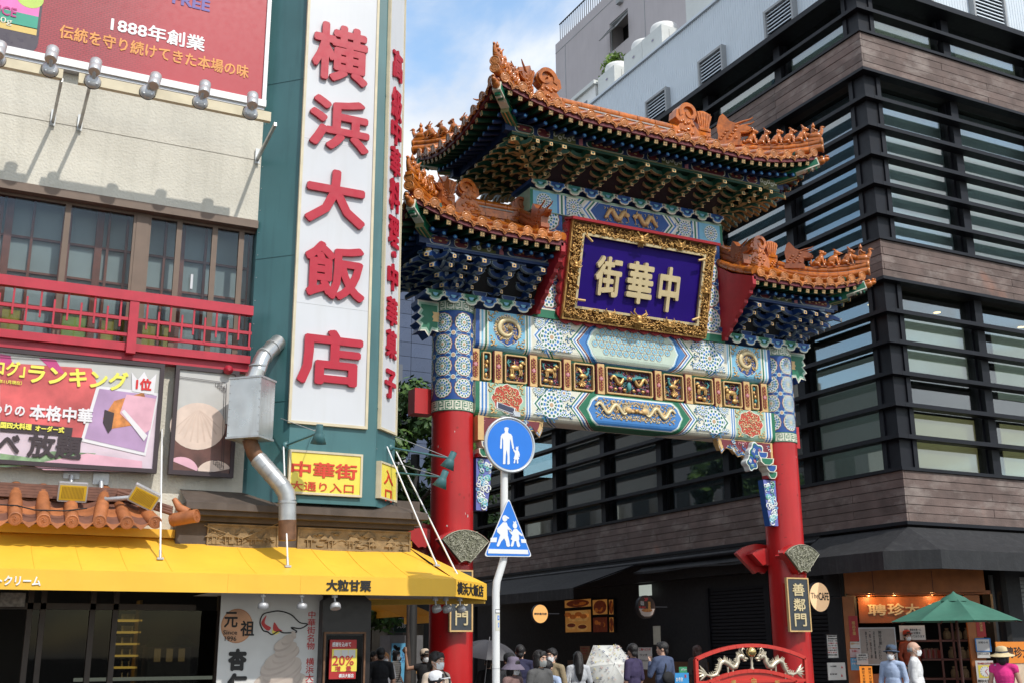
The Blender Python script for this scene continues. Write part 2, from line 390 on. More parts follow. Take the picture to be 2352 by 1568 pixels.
# ------------------------------------------------------------------ black louvred building on the corner
XB,YB,YE,XE=17.5,16.77,38.0,33.0
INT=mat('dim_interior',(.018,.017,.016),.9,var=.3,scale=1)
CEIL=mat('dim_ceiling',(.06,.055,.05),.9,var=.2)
BLIND=mat('glowing_window_blind',(.60,.62,.55),.85,var=.1,scale=1.2,emit=(.75,.8,.68),es=.10)  # faint glow added to the blind, standing in for sun on it
BLINDY=mat('glowing_yellow_blind',(.56,.50,.28),.85,var=.1,scale=1.2,emit=(.85,.70,.32),es=.16)  # added glow stands in for warm room light on this blind
DLIGHT=mat('downlight_glow',(.8,.6,.3),.4,emit=(1,.62,.25),es=5,var=0)
bb=thing('louvred_building','dark corner building with black louvres, glass and weathered plank bands','building',(XB+3,YB+3,0))
TIERS=[(4.02,5.06),(9.24,10.09),(14.23,15.14)]
mb=MB()
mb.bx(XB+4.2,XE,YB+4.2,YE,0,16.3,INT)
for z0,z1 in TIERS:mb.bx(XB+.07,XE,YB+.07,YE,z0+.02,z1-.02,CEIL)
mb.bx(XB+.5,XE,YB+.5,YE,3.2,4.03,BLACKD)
mb.build('floor_slab',bb)
mb=MB();mb.bx(XB-.12,XE,YB-.12,YE,16.38,16.52,BLACKM);mb.bx(XB+.25,XE,YB+.25,YE,16.52,16.6,BLACKM);mb.build('roof',bb)
rp=random.Random(3)
plank_me={}
def plank(x0,x1,y0,y1,z0,z1,par):
 k=(round(x1-x0,3),round(y1-y0,3),round(z1-z0,3))
 if k not in plank_me:plank_me[k]=MB().bx(-k[0]/2,k[0]/2,-k[1]/2,k[1]/2,0,k[2],PLANK).mesh('plank')
 link('plank',plank_me[k],par,Matrix.Translation(((x0+x1)/2,(y0+y1)/2,z0)))
for z0,z1 in TIERS:
 band=MB();g=.035
 for a in(z0-.07,z1):
  band.bx(XB-.04,XB+.2,YB-.04,YE,a,a+.07,BLACKM);band.bx(XB+.2,XE,YB-.04,YB+.2,a+.001,a+.069,BLACKM)
 bo=band.build('plank_band',bb);n=6 if z1-z0>1 else 5;h=(z1-z0)/n
 for i in range(n):
  za=z0+i*h+.006;zb=z0+(i+1)*h-.006;y=YB+.002;first=1.5 if i%2 else 3.0
  while y<YE-.1:
   L_=min(first if y<YB+.1 else 3.0,YE-y);o=rp.uniform(0,.012)
   plank(XB+o,XB+.05+o,y,y+L_-.008,za,zb,bo);y+=L_
  x=XB+.066;
  while x<XE-4:
   L_=min(first+1 if x<XB+.1 else 3.0,XE-x);o=rp.uniform(0,.012)
   plank(x,x+L_-.008,YB+o,YB+.05+o,za,zb,bo);x+=L_
LOUV=[5.83,6.51,7.19,7.87,8.55,10.8,11.5,12.2,12.9,13.6,15.86]
lvA=MB().bx(0,.27,0,YE-YB,-.09,0,BLACKM);lvA=lvA.mesh('louvre')
lvB=MB().bx(.275,XE-XB,0,.27,-.09,-.001,BLACKM);lvB=lvB.mesh('louvre')
for z in LOUV:
 link('louvre',lvA,bb,Matrix.Translation((XB,YB,z)));link('louvre',lvB,bb,Matrix.Translation((XB,YB,z)))
YM=[19.85+3.01*i for i in range(6)]+[37.9];XM=[20.6+3.0*i for i in range(4)]
FL=[(5.13,9.17),(10.16,14.16),(15.21,16.38)]
for z0,z1 in FL:
 m1=MB().bx(-.19,.19,-.12,.12,0,z1-z0,BLACKM).bx(-.06,.06,-.17,.17,0,z1-z0-.002,BLACKM).mesh('mullion')
 for y in YM:link('mullion',m1,bb,Matrix.Translation((XB+.42,y,z0)))
 for x in XM:link('mullion',m1,bb,Matrix.Translation((x,YB+.42,z0))@Matrix.Rotation(PI/2,4,'Z'))
 MB().bx(XB+.16,XB+.5,YB+.16,YB+.5,z0,z1,BLACKM).bx(XB+.12,XB+.2,YB+.5,YB+.62,z0,z1,BLACKM).bx(XB+.5,XB+.62,YB+.12,YB+.2,z0,z1,BLACKM).build('corner_post',bb)
 ys=[YB+.62]+YM
 for a,b in zip(ys,ys[1:]):
  MB().bx(XB+.44,XB+.452,a+.12,b-.12,z0,z1,GLASS).build('pane',bb)
 xs=[XB+.62]+XM
 for a,b in zip(xs,xs[1:]):
  MB().bx(a+.12,b-.12,YB+.44,YB+.452,z0,z1,GLASSR).build('pane',bb)
  # rooms: an inner wall across the depth, blinds and lamps
for k,(z0,z1)in enumerate(FL):
 for a in range(5):
  x0=XB+.75+3*a+.2;d=.3
  if k==0:
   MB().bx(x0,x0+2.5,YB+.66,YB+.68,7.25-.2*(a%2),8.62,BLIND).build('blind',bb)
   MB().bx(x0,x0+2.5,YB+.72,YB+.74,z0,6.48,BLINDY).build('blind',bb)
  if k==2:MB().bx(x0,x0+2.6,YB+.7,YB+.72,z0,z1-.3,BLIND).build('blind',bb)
 for a in range(7):
  y0=YB+.9+3*a
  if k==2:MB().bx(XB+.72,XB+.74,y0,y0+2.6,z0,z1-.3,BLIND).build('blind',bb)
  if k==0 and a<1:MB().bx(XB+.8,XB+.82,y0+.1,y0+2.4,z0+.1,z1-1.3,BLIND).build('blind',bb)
dl=MB().lathe([(.085,-.015),(.085,0)],DLIGHT,12).lathe([(.11,-.012),(.11,.001)],BLACKM,12).mesh('downlight')
for k,(z0,z1)in enumerate(FL[:2]):
 for a in range(6):
  for b in(0,1):link('downlight',dl,bb,Matrix.Translation((XB+1.3+b*1.3,YB+1.7+3*a+.7*b,z1+.08)))
 for a in range(3):link('downlight',dl,bb,Matrix.Translation((XB+3.2+2.9*a,YB+1.5,z1+.08)))
 # ground floor
mb=MB()
mb.bx(XB+.35,XB+.6,19.3,YE,0,3.3,BLACKD)
mb.bx(20.1,XE,YB+.35,YB+.6,0,3.3,BLACKD)
mb.build('ground_floor_wall',bb)
def shutter(F,w_,h_,par,m=BLACKM):
 mb=MB();n=int(h_/.085)
 for i in range(n):
  z=i*.085;mb.add([(0,z,0),(w_,z,0),(w_,z+.03,.022),(0,z+.03,.022),(w_,z+.085,.022),(0,z+.085,.022)],[(0,1,2,3),(3,2,4,5)],m)
 for x in(0,w_):mb.prism(rect(x-.05,0,x+.05,h_),0,.06,m)
 return mb.build('shutter',par,F)
shutter(FX(XB+.33,24.0,.02),2.3,3.0,bb);shutter(FX(XB+.33,21.6,.02),2.3,3.0,bb)
_x0=PY(2282,1400,YB+.33).x
shutter(FY(_x0,YB+.33,.02),4,3.0,bb,mat('grey_shutter',(.16,.165,.17),.45,metal=.3,var=.12))
# ------------------------------------------------------------------ silver clad building behind, its rooftop units
sb=thing('silver_building','pale silver corrugated building rising behind the black louvred one','building',(22,24,0))
XS,YS,ZS=18.2,17.5,19.45
mb=MB();mb.bx(XS+.03,34,YS+.03,30.4,10,ZS-.05,SILVER);mb.build('wall',sb)
rb=MB()
n=int((30.4-YS)/.1)
for i in range(n):
 y=YS+.1*i;rb.bx(XS+.022,XS+.034,y+.02,y+.075,16.55,ZS-.02,SILVER)
for i in range(int(14/.1)):rb.bx(XS+.1*i+.02,XS+.1*i+.075,YS+.022,YS+.034,16.55,ZS-.02,SILVER)
o=rb.build('cladding_rib',sb);o['kind']='stuff'
mb=MB();mb.bx(XS-.05,XS+.12,YS-.05,30.45,ZS-.02,ZS+.06,SILVER);mb.bx(XS+.12,34,YS-.05,YS+.12,ZS-.018,ZS+.058,SILVER);mb.build('parapet_cap',sb)
def louvre_window(F,w_,h_,par):
 fr=MB();frame_mb(fr,-.07,-.07,w_+.07,h_+.07,.07,-.05,.14,SILVERD)
 fr.prism(rect(0,0,w_,h_),-.04,-.02,BLACKD);fo=fr.build('louvre_window',par,F)
 me=MB().add([(0,0,.10),(w_,0,.10),(w_,.042,.085),(0,.042,.085),(0,.06,0),(w_,.06,0)],[(0,1,2,3),(3,2,5,4)],SILVER).mesh('slat')
 for i in range(int(h_/.105)):link('slat',me,fo,F@Matrix.Translation((0,.02+.105*i,-.01)))
for y in(28.9,26.25,23.5,20.55):louvre_window(FX(XS,y,16.78),1.0,1.05,sb)
for x in(19.6,22.3,25.2):louvre_window(FY(x,YS,16.9),1.1,1.1,sb)
for(y0,y1,z1),lb in zip(((28.55,29.6,20.4),(26.88,27.95,20.4),(25.75,26.86,20.42),(23.0,24.45,20.75)),('white rooftop unit with drum fan next to the rooftop plants','white rooftop fan unit left of a joined twin','white rooftop fan unit joined to the right of its twin','tall plain rooftop unit at the top edge of the photo')):
 t=thing('rooftop_unit',lb,'rooftop unit',(XS+.9,(y0+y1)/2,ZS+.05),group='rooftop units')
 MB().bx(XS+.22,XS+1.2,y0,y1,ZS+.05,z1,UNITW).bx(XS+.5,XS+.505,y0-.006,y0,ZS+.1,z1-.1,BLACKM).build('casing',t)
 d=MB();d.M=Matrix.Translation((XS+.72,(y0+y1)/2,z1));d.lathe([(.44,0),(.46,.2),(.42,.3),(.30,.36),(.05,.37)],UNITT,20);d.build('fan_drum',t)
 e=MB();e.M=FX(XS+.216,(y0+y1)/2-.05,z1-.32);e.flat(circ(0,0,.07,.055),.003,MAUVE);e.flat(rect(-.05,-.012,.05,.012),.006,mat('badge_blue',(.05,.08,.3),.5));e.build('badge',t)
t=thing('rooftop_cabin','small white rooftop cabin with sloping lid beside the plants','cabin',(XS+1,30.8,ZS))
a=PX(1300,215,XS+.2)
MB().bx(XS+.2,XS+1.7,29.75,31.3,ZS-1.5,ZS+.78,UNITT).build('body',t)
MB().bx(XS+.1,XS+1.8,29.68,31.4,ZS+.78,ZS+.92,UNITW).build('lid',t)
MB().bx(XS+.192,XS+.2,30.3,30.9,ZS-.1,ZS+.45,mat('cabin_window',(.06,.09,.14),.2)).build('window',t)
# ------------------------------------------------------------------ mauve concrete building
mv=thing('concrete_building','tall mauve grey concrete building with an open window and roof railing','building',(26,34,0))
XV,YV0,YV1,ZV=20.0,22.0,35.3,25.05
wy0,wy1,wz0,wz1=29.97,31.22,22.58,23.78
mb=MB()
mb.bx(XV,34,YV0,wy0,0,ZV,MAUVE);mb.bx(XV,34,wy1,YV1,0,ZV,MAUVE);mb.bx(XV,34,wy0,wy1,0,wz0,MAUVE);mb.bx(XV,34,wy0,wy1,wz1,ZV,MAUVE);mb.bx(XV+.6,34,wy0,wy1,wz0,wz1,BLACKD)
mb.bx(XV-.012,XV,YV0,YV1,ZV-.42,ZV-.39,SILVERD)
mb.build('wall',mv)
wf=MB();wf.M=FX(XV+.1,wy1,wz0);frame_mb(wf,0,0,wy1-wy0,wz1-wz0,.05,0,.06,SILVERD);wo=wf.build('window',mv)
sh=MB();sh.M=FX(XV+.12,wy1,wz1-.08)@Matrix.Rotation(math.radians(-38),4,'X');frame_mb(sh,.06,-1.0,wy1-wy0-.06,0,.05,0,.04,SILVERD);sh.prism(rect(.11,-.95,wy1-wy0-.11,-.05),.015,.02,GLASSD);sh.build('sash',wo)
rl=MB()
for i in range(40):
 y=YV1-.15-.16*i;rl.beam((XV+.15,y,ZV),(XV+.15,y,ZV+.9),.02,.02,BLACKM)
rl.beam((XV+.15,YV1-.1,ZV+.9),(XV+.15,YV1-6.6,ZV+.9),.04,.04,BLACKM);rl.beam((XV+.15,YV1-.1,ZV+.12),(XV+.15,YV1-6.6,ZV+.12),.03,.03,BLACKM)
rl.build('roof_railing',mv)
MB().bx(XV+.8,XV+4,YV1-3.2,YV1-5.6,ZV,ZV+2.4,UNITW).build('roof_hut',mv)
MB().bx(XV-.16,XV,30.25,30.5,24.15,24.4,SILVERD).build('wall_lamp',mv)
MB().bx(XV-.012,XV,28.9,28.93,10,ZV-.42,SILVERD).bx(XV-.012,XV,34.5,34.53,10,ZV-.42,SILVERD).build('wall_joint',mv)
# ------------------------------------------------------------------ far blue building and the shops down the street
P=PY(1000,690,70);Q=PY(885,690,70)
fb=thing('blue_office','blue panelled office building far down the street','building',(30,75,0))
x0,x1,zt=Q.x-6,P.x+6,PY(930,650,70).z
MB().bx(x0,x1,70.1,84,0,zt,INT).build('body',fb)
pm=MB().prism(rect(.015,.015,1.585,.985),0,.05,BLUEG).mesh('panel')
for i in range(int((x1-x0)/1.6)):
 for j in range(int((zt-8)/1.0)):link('panel',pm,fb,FY(x0+1.6*i,70.08,8+j))
fl=thing('grey_office','plain grey building low between the trees far down the street','building',(27,66,0))
g0,g1=PY(893,840,62),PY(935,870,62)
MB().bx(g0.x-2,g1.x,62,66,0,g0.z-1.2,MAUVE).bx(g0.x+.2,g0.x+.9,62,62.6,g0.z-1.2,g0.z+.2,mat('slate_box',(.10,.11,.13),.6)).build('body',fl)
st=thing('street_shops','dark row of shops under shade at the end of the street','building',(20,50,0))
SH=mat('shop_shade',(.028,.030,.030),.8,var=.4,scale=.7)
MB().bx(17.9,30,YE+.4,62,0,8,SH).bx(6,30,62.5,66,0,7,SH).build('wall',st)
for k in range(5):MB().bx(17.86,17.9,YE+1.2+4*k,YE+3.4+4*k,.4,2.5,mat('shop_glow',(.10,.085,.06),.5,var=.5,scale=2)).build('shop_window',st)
# pale block on the other side of the street (seen in the window reflections)
pb=thing('pale_apartments','pale apartment block mirrored in the dark street windows','building',(0,30,0))
MB().bx(-8,3.4,21,29,0,8.6,mat('pale_wall',(.30,.29,.27),.8,var=.1)).build('wall',pb);pc_=thing('dark_apartments','grey apartment block further along, seen only as a reflection in glass','building',(0,50,0));MB().bx(-8,3.0,29.2,47.5,0,12,mat('grey_wall_b',(.17,.17,.175),.8,var=.15)).bx(-8,2.6,47.5,95,0,16,mat('pale_wall_c',(.24,.235,.22),.8,var=.15)).build('wall',pc_)
for k in range(14):
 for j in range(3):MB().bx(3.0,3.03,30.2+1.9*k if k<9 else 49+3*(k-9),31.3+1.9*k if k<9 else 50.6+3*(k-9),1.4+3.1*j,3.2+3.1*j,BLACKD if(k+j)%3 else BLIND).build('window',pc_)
for k in range(4):
 for j in range(3):MB().bx(3.4,3.44,21.6+1.9*k,22.7+1.9*k,1.2+2.7*j,2.7+2.7*j,BLACKD).build('window',pb)
#  restaurant on the left
YF=14.2
def tpx(s,F,xl,yb,xr,yt,m,par,off=.0,ext=.004,lift=.002,vertical=False,name='lettering',gap=1.0):
 """lettering s filling the box between two picture positions on the plane of frame F"""
 a=loc(F,xl,yb,lift);b=loc(F,xr,yt,lift)
 c=loc(F,xl,yt,lift);d=loc(F,xr,yb,lift)
 x0=min(a[0],c[0]);x1=max(b[0],d[0]);y0=min(a[1],d[1]);y1=max(b[1],c[1])
 return text(name,s,F,a[0],a[1],b[0]-a[0],b[1]-a[1],m,par,off,ext,vertical,lift,gap)
lb=thing('restaurant_building','cream stucco restaurant with brown sliding windows, red railing and orange tiled eave','building',(0,15.5,0))
mb=MB()
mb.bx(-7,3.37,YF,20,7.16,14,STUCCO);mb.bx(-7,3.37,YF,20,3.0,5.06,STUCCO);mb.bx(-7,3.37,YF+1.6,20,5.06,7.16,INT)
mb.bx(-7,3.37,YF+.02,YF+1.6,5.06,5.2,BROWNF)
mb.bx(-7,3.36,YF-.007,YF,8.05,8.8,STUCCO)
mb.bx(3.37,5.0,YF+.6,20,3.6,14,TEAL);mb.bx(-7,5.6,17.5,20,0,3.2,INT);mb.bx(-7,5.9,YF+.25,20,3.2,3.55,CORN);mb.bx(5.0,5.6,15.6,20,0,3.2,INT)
mb.build('wall',lb)
MB().bx(-7,3.37,YF-.05,YF+.25,7.05,7.158,BROWNF).bx(-7,3.36,YF+.01,YF+.2,5.2,5.26,BROWNF).build('window_head',lb)
# windows: aluminium sashes outside, red-brown lattice with frosted panes inside
FW=FY(0,YF+.08,0)
xs=[loc(FW,x,600)[0]for x in(-40,145,306,334,407,490,552,600)]
FROST=mat('frosted_pane',(.36,.39,.38),.5,var=.25,scale=1.3);FROSTY=mat('yellow_pane',(.42,.33,.05),.4,var=.3);FROSTG=mat('green_pane',(.33,.42,.09),.4,var=.3)
MESHG=glass_mat('mesh_glass',(.80,.84,.85),.06,.03)
for a,b in zip(xs,xs[1:]):
 if b-a<.2 and a>xs[1]+.1 and a<xs[3]:
  MB().bx(a,b,YF+.07,YF+.16,5.26,7.05,BROWNF).build('window_post',lb);continue
 wm=MB();wm.M=FY(0,YF+.13,0);frame_mb(wm,a,5.26,b,7.05,.035,0,.05,BROWNF);wo=wm.build('window_sash',lb)
 g=MB();g.M=FY(0,YF+.13,0);g.prism(rect(a+.035,5.295,b-.035,7.015),.015,.025,MESHG);g.build('pane',wo)
MB().bx(loc(FW,417,900)[0],loc(FW,417,900)[0]+.03,YF+.02,YF+.06,6.1,6.3,LAMPG).build('window_latch',lb)
inner=link('lattice_screen',None,lb,WM[lb.name])
xin=[-.6,.22,.34,.62,.98,1.06,1.42,1.53,1.76,2.25,2.46,2.78,3.37]
zin=[5.28,5.72,6.15,6.6,7.1]
for i,(a,b)in enumerate(zip(xin,xin[1:])):
 for j,(c,d)in enumerate(zip(zin,zin[1:])):
  m=FROST
  if j==0:m=(FROSTY if i in(2,7,8,9)else FROSTG if i in(5,)else FROST)
  MB().bx(a+.012,b-.012,YF+.42,YF+.43,c+.012,d-.012,m).build('lattice_pane',inner)
wl=MB()
for x in xin:wl.bx(x-(.045 if x in(.22,.34,1.42,2.46)else.016),x+(.045 if x in(.22,.34,1.42,2.46)else.016),YF+.36,YF+.41,5.26,7.1,WOODR)
for z in zin[1:-1]:wl.bx(-.7,3.37,YF+.37,YF+.40,z-.014,z+.014,WOODR)
wl.build('lattice',inner)
# railing
YR=13.98
rt0,rt1=PY(290,705,YR).z,PY(290,681,YR).z
ra=thing('balcony_railing','glossy red lattice railing below the brown windows','railing',(1.5,YR,5.2))
MB().bx(-3,3.32,YR-.05,YR+.05,5.76,5.885,RAILR).build('top_rail',ra)
for z in(5.53,5.33):MB().bx(-3,3.32,YR-.018,YR+.018,z-.02,z+.02,RAILR).build('rail',ra)
px=PY(306,730,YR).x;MB().bx(px-.055,px+.055,YR-.04,YR+.04,5.1,5.76,RAILR).build('post',ra)
bar={}
k=0;x=px-.155
while x>-1.6:
 hi=k%2==0
 z0,z1=(5.42,5.76)if hi else(5.33,5.66);key=('a',hi)
 if key not in bar:bar[key]=MB().bx(-.011,.011,-.011,.011,0,z1-z0,RAILR).mesh('bar')
 link('bar',bar[key],ra,Matrix.Translation((x,YR-.012,z0)));x-=.152;k+=1
k=0;x=px+.16
while x<3.3:
 hi=k%2==0;z0,z1=(5.42,5.76)if hi else(5.33,5.66)
 link('bar',bar[('a',hi)],ra,Matrix.Translation((x,YR-.012,z0)));x+=.143;k+=1
MB().bx(-6,3.33,YF-.2,YF,5.14,5.24,RAILR).bx(-6,3.33,YF-.14,YF,5.04,5.14,RAILR).build('red_beam',lb)
d=MB();d.M=FY(3.05,YF-.2,5.02);d.lathe([(.055,0),(.06,.05),(.02,.09)],RAILR,12);d.build('beam_boss',lb)
# billboard above
FB=FY(0,14.08,0)
bl=thing('red_billboard','big red billboard above the stucco wall, cut by the photo edge','billboard',(0,14.1,8.85))
BR=mat('billboard_red',(.42,.026,.04),.45,var=.05,scale=.7)
def fret_mat():
 m=mat('billboard_fret',(.47,.03,.055),.45,var=.05)
 nt=m.node_tree;N,L=nt.nodes,nt.links;b=N['Principled BSDF'];tc=N.new('ShaderNodeNewGeometry');mp=N.new('ShaderNodeMapping')
 mp.inputs['Rotation'].default_value=(PI/2,0,PI/4);mp.inputs['Scale'].default_value=(9,9,9);L.new(tc.outputs['Position'],mp.inputs[0])
 br=N.new('ShaderNodeTexBrick');br.inputs['Color1'].default_value=(.36,.024,.04,1);br.inputs['Color2'].default_value=(.33,.022,.038,1);br.inputs['Mortar'].default_value=(.20,.016,.026,1)
 br.inputs['Scale'].default_value=1.0;br.inputs['Mortar Size'].default_value=.045;br.offset=.5
 mp.inputs['Rotation'].default_value=(math.radians(90),math.radians(35),0)
 L.new(mp.outputs[0],br.inputs[0])
 sx=N.new('ShaderNodeSeparateXYZ');mr=N.new('ShaderNodeMapRange');mr.inputs[1].default_value=1.0;mr.inputs[2].default_value=2.3;mr.interpolation_type='SMOOTHSTEP';mx=N.new('ShaderNodeMix');mx.data_type='RGBA'
 L.new(tc.outputs['Position'],sx.inputs[0]);L.new(sx.outputs[0],mr.inputs[0]);L.new(mr.outputs[0],mx.inputs[0]);L.new(br.outputs[0],mx.inputs[6]);mx.inputs[7].default_value=(.42,.026,.04,1)
 L.new(mx.outputs[2],b.inputs['Base Color']);return m
BF=fret_mat()
mb=MB();mb.M=FB;mb.prism(rect(-4,8.9,3.30,13),-.12,0,BR);mb.build('panel',bl)
xf=loc(FB,330,120)[0]
mb=MB();mb.M=FB;mb.prism(rect(-4,8.9,3.29,13),.0,.003,BF);mb.build('printed_fret',bl)
mb=MB();mb.M=FB;mb.prism(rect(-4,8.8,3.36,8.9),-.1,.03,WHITE);mb.prism(rect(3.30,8.9,3.355,13),-.1,.03,WHITE);mb.prism(rect(-4,8.76,3.34,8.8),-.1,0,LAMPG);mb.build('frame',bl)
tpx('1888年創業',FB,253,90,472,83,WHITE,bl,off=.03)if 0 else None
def tline(s,F,x0,y0,x1,y1,hpx,m,par,off=0,ext=.004,lift=.004):
 """one line of lettering from picture position (x0,y0) to (x1,y1) along its foot, hpx tall in the picture"""
 a=loc(F,x0,y0,lift);b=loc(F,x1,y1,lift);c=loc(F,x0,y0-hpx,lift)
 return text('lettering',s,F,a[0],a[1],b[0]-a[0],c[1]-a[1],m,par,off,ext,False,lift)
LORANGE=mat('lettering_orange',(.72,.30,.06),.5,var=.15,scale=3)
PINKL=mat('label_pink',(.75,.16,.45),.4);GREENB=mat('label_green',(.02,.30,.20),.4);BOTTLE=mat('bottle_dark',(.07,.055,.07),.3);GOLDB=mat('label_gold',(.62,.44,.12),.4)
tline('1888年創業',FB,253,72,470,112,36,WHITE,bl,.02)
tline('伝統を守り続けてきた本場の味',FB,135,88,571,170,33,LORANGE,bl,.02)
tline('FREE',FB,395,8,482,24,26,mat('lettering_violet',(.14,.10,.35),.5),bl,.03)
bx0,bx1=loc(FB,-60,60)[0],loc(FB,92,60)[0]
zz=lambda x,y:loc(FB,x,y)[1]
bt=MB();bt.M=FB;bt.prism(rrect(bx0,zz(40,122),bx1,12.6,.18),.004,.007,BOTTLE);bt.build('printed_bottle',bl)
lbm=MB();lbm.M=FB
for y0,y1,m in((48,-60,PINKL),(64,34,GREENB),(78,62,GOLDB)):
 lbm.flat(rect(bx0,zz(60,y0),bx1-.03,zz(60,y1)),.0085 if m is PINKL else.0095,m)
lbm.flat(circ(loc(FB,92,8)[0]-.12,zz(90,2),.16,.14),.0105,mat('label_lime',(.45,.6,.1),.4))
lbm.build('printed_label',bl)
tline('SAUCE',FB,-52,22,38,32,22,mat('lettering_magenta',(.45,.03,.2),.5),bl,.02,lift=.011)
tline('150g',FB,-26,50,27,58,18,CREAM,bl,0,lift=.012)
# floodlight bars and floodlights
YL=13.22
def z1(x,y):return x*.35163,y*.35163
for(xa,xb,ya,yb_,lab)in((-700,415,300,455,'cream rusty light bar under the billboard, cut by the photo edge'),(517,1772,487,735,'long cream light bar carrying four floodlights under the billboard')):
 A=PY(*z1(xb,yb_),YL);B=PY(*z1(xb,yb_+60),YL);a0=PY(*z1(xa,ya),YL)
 t=thing('light_bar',lab,'light bar',((a0.x+A.x)/2,YL,B.z),group=None)
 MB().bx(a0.x if xa>0 else-2.5,A.x,YL,YL+.07,B.z,A.z,TRIM).build('beam',t)
 feet=((345,795,390,515),)if xa<0 else((520,828,535,550),(1680,1045,1755,800))
 for(fx,fy,tx,ty)in feet:
  f0=PY(*z1(fx,fy),YF-.03);
  MB().beam((f0.x,YF-.03,f0.z),(f0.x+.0,YL+.05,B.z),.035,.05,GALV).bx(f0.x-.03,f0.x+.03,YF-.045,YF-.028,f0.z-.06,f0.z+.16,GALV).build('bracket',t)
base_me=None
labs=['grey floodlight half cut by the left photo edge','floodlight on the right end of the first light bar','floodlight at the left end of the long light bar','floodlight tilted right, second on the long light bar','floodlight third on the long light bar','floodlight at the right end of the long bar beside the green tower']
for i,((bx_,by_),(hx,hy))in enumerate(zip(((-18,385),(327,452),(607,530),(965,600),(1310,665),(1638,735)),((-10,320),(335,350),(618,430),(1003,522),(1332,575),(1648,650)))):
 P_=PY(*z1(bx_,by_),YL-.03);H_=PY(*z1(hx,hy),YL-.1)
 t=thing('floodlight',labs[i],'floodlight',(P_.x,YL,P_.z),group='billboard floodlights')
 b=MB();b.M=FY(P_.x,YL,P_.z);b.lathe([(.094,0),(.094,.02),(.085,.045),(.06,.062),(.03,.07),(.0,.072)],LAMPG,20);b.lathe([(.10,-.003),(.10,.004)],BLACKM,20)
 for q in(-1,1):b.tube([(q*.045,-.04,.05),(q*.045,-.04,.066)],.009,STEEL,6)
 b.build('base',t)
 n=MB();n.tube([(P_.x,YL-.06,P_.z+.02),(P_.x,YL-.12,P_.z+.06),(H_.x,YL-.13,H_.z-.07)],.022,LAMPG,8);n.build('arm',t)
 h=MB();ax=Vector(((H_.x-P_.x)*.35+.02,.10,.20)).normalized();q=ax.to_track_quat('Z','Y').to_matrix().to_4x4()
 h.M=Matrix.Translation((H_.x,YL-.13,H_.z-.10))@q
 h.lathe([(.066,0),(.072,.012),(.072,.10),(.069,.103),(.072,.106),(.072,.21),(.066,.215)],LAMPG,20)
 h.build('head',t)
 l=MB();l.M=Matrix.Translation((H_.x,YL-.13,H_.z-.10))@q;l.lathe([(.062,-.004),(.062,.002)],LENS,18);l.build('cap',t)
 # ------------------------------------------------------------------ posters
def poster_thing(name,label,F,x0,y0,x1,y1,fm,pm_,t=.05,cat='poster',dep=.07):
 o=thing(name,label,cat,F@Vector(((x0+x1)/2,y0,0)))
 a=MB();a.M=F;frame_mb(a,x0,y0,x1,y1,t,-.02,dep,fm);a.build('frame',o)
 a=MB();a.M=F;a.prism(rect(x0+t,y0+t,x1-t,y1-t),-.02,dep-.03,pm_);a.build('print',o);return o
FP=FY(0,YF-.12,0)
PLIL=mat('print_lilac',(.56,.45,.51),.35,var=.35,scale=1.6);PRED=mat('print_red',(.58,.10,.10),.35,var=.6,scale=2.2);PGREY=mat('print_grey',(.50,.49,.47),.35,var=.06)
PWHITE=mat('print_white',(.70,.68,.70),.4,var=.05);PORG=mat('print_orange',(.55,.20,.05),.4,var=.5,scale=12);PPURP=mat('print_purple',(.42,.27,.45),.4,var=.2,scale=3)
PGREEN=mat('print_green',(.20,.30,.16),.5,var=.6,scale=10);PLYEL=mat('print_yellow',(.78,.72,.10),.45,var=.03);PDARK=mat('print_dark',(.035,.02,.025),.5)
PBUN=mat('print_bun',(.66,.52,.44),.5,var=.12,scale=7);PPINK=mat('print_pink',(.68,.38,.46),.4,var=.2,scale=4);PMAG=mat('print_magenta',(.5,.05,.2),.4)
p1a=loc(FP,377,840);p1b=loc(FP,360,1092);x1_=p1a[0]
po=poster_thing('food_poster','wide pink restaurant poster with yellow heading and crown, under the red railing',FP,-1.4,3.66,x1_,5.02,PDARK,PLIL)
FP1=FP@Matrix.Translation((0,0,.04))
def patch(name,F,pts,m,par,z,px=True):
 mb=MB();mb.M=F;mb.flat([loc(F,*p)if px else p for p in pts],z,m);return mb.build(name,par)
patch('printed_band',FP1,[(0,832),(210,845),(250,960),(190,1005),(0,985)],PRED,po,.004)
patch('printed_band',FP1,[(0,808),(130,820),(370,843),(366,905),(130,880),(0,870)],PGREY,po,.003)
patch('printed_petal',FP1,[(0,812),(24,816),(28,832),(0,845)],PMAG,po,.006);patch('printed_petal',FP1,[(88,820),(128,826),(150,860),(120,850)],PMAG,po,.006)
patch('printed_photo',FP1,[(222,885),(366,903),(334,1046),(185,1012)],PWHITE,po,.008)
patch('printed_photo',FP1,[(228,892),(360,908),(331,1038),(194,1006)],PPURP,po,.011)
patch('printed_duck',FP1,[(262,920),(330,900),(345,960),(310,975),(250,985),(236,960)],PORG,po,.013)
patch('printed_pancake',FP1,[(290,905),(358,915),(345,985),(325,1000),(275,948)],PPINK,po,.016)
patch('printed_sauce',FP1,[(240,940),(262,948),(256,985),(248,995),(236,970)],PDARK,po,.018)
patch('printed_leek',FP1,[(278,945),(285,940),(338,1000),(330,1012)],PWHITE,po,.02)
patch('printed_greens',FP1,[(0,1040),(70,1050),(120,1035),(220,1040),(200,1062),(0,1072)],PGREEN,po,.006)
patch('printed_band',FP1,[(70,1066),(200,1040),(326,1058),(326,1083),(100,1078)],PPINK,po,.007)
patch('printed_strip',FP1,[(0,966),(167,982),(164,1002),(0,990)],PDARK,po,.012)
patch('printed_crown',FP1,[(302,854),(316,872),(331,853),(342,875),(359,858),(353,906),(303,898)],PWHITE,po,.014)
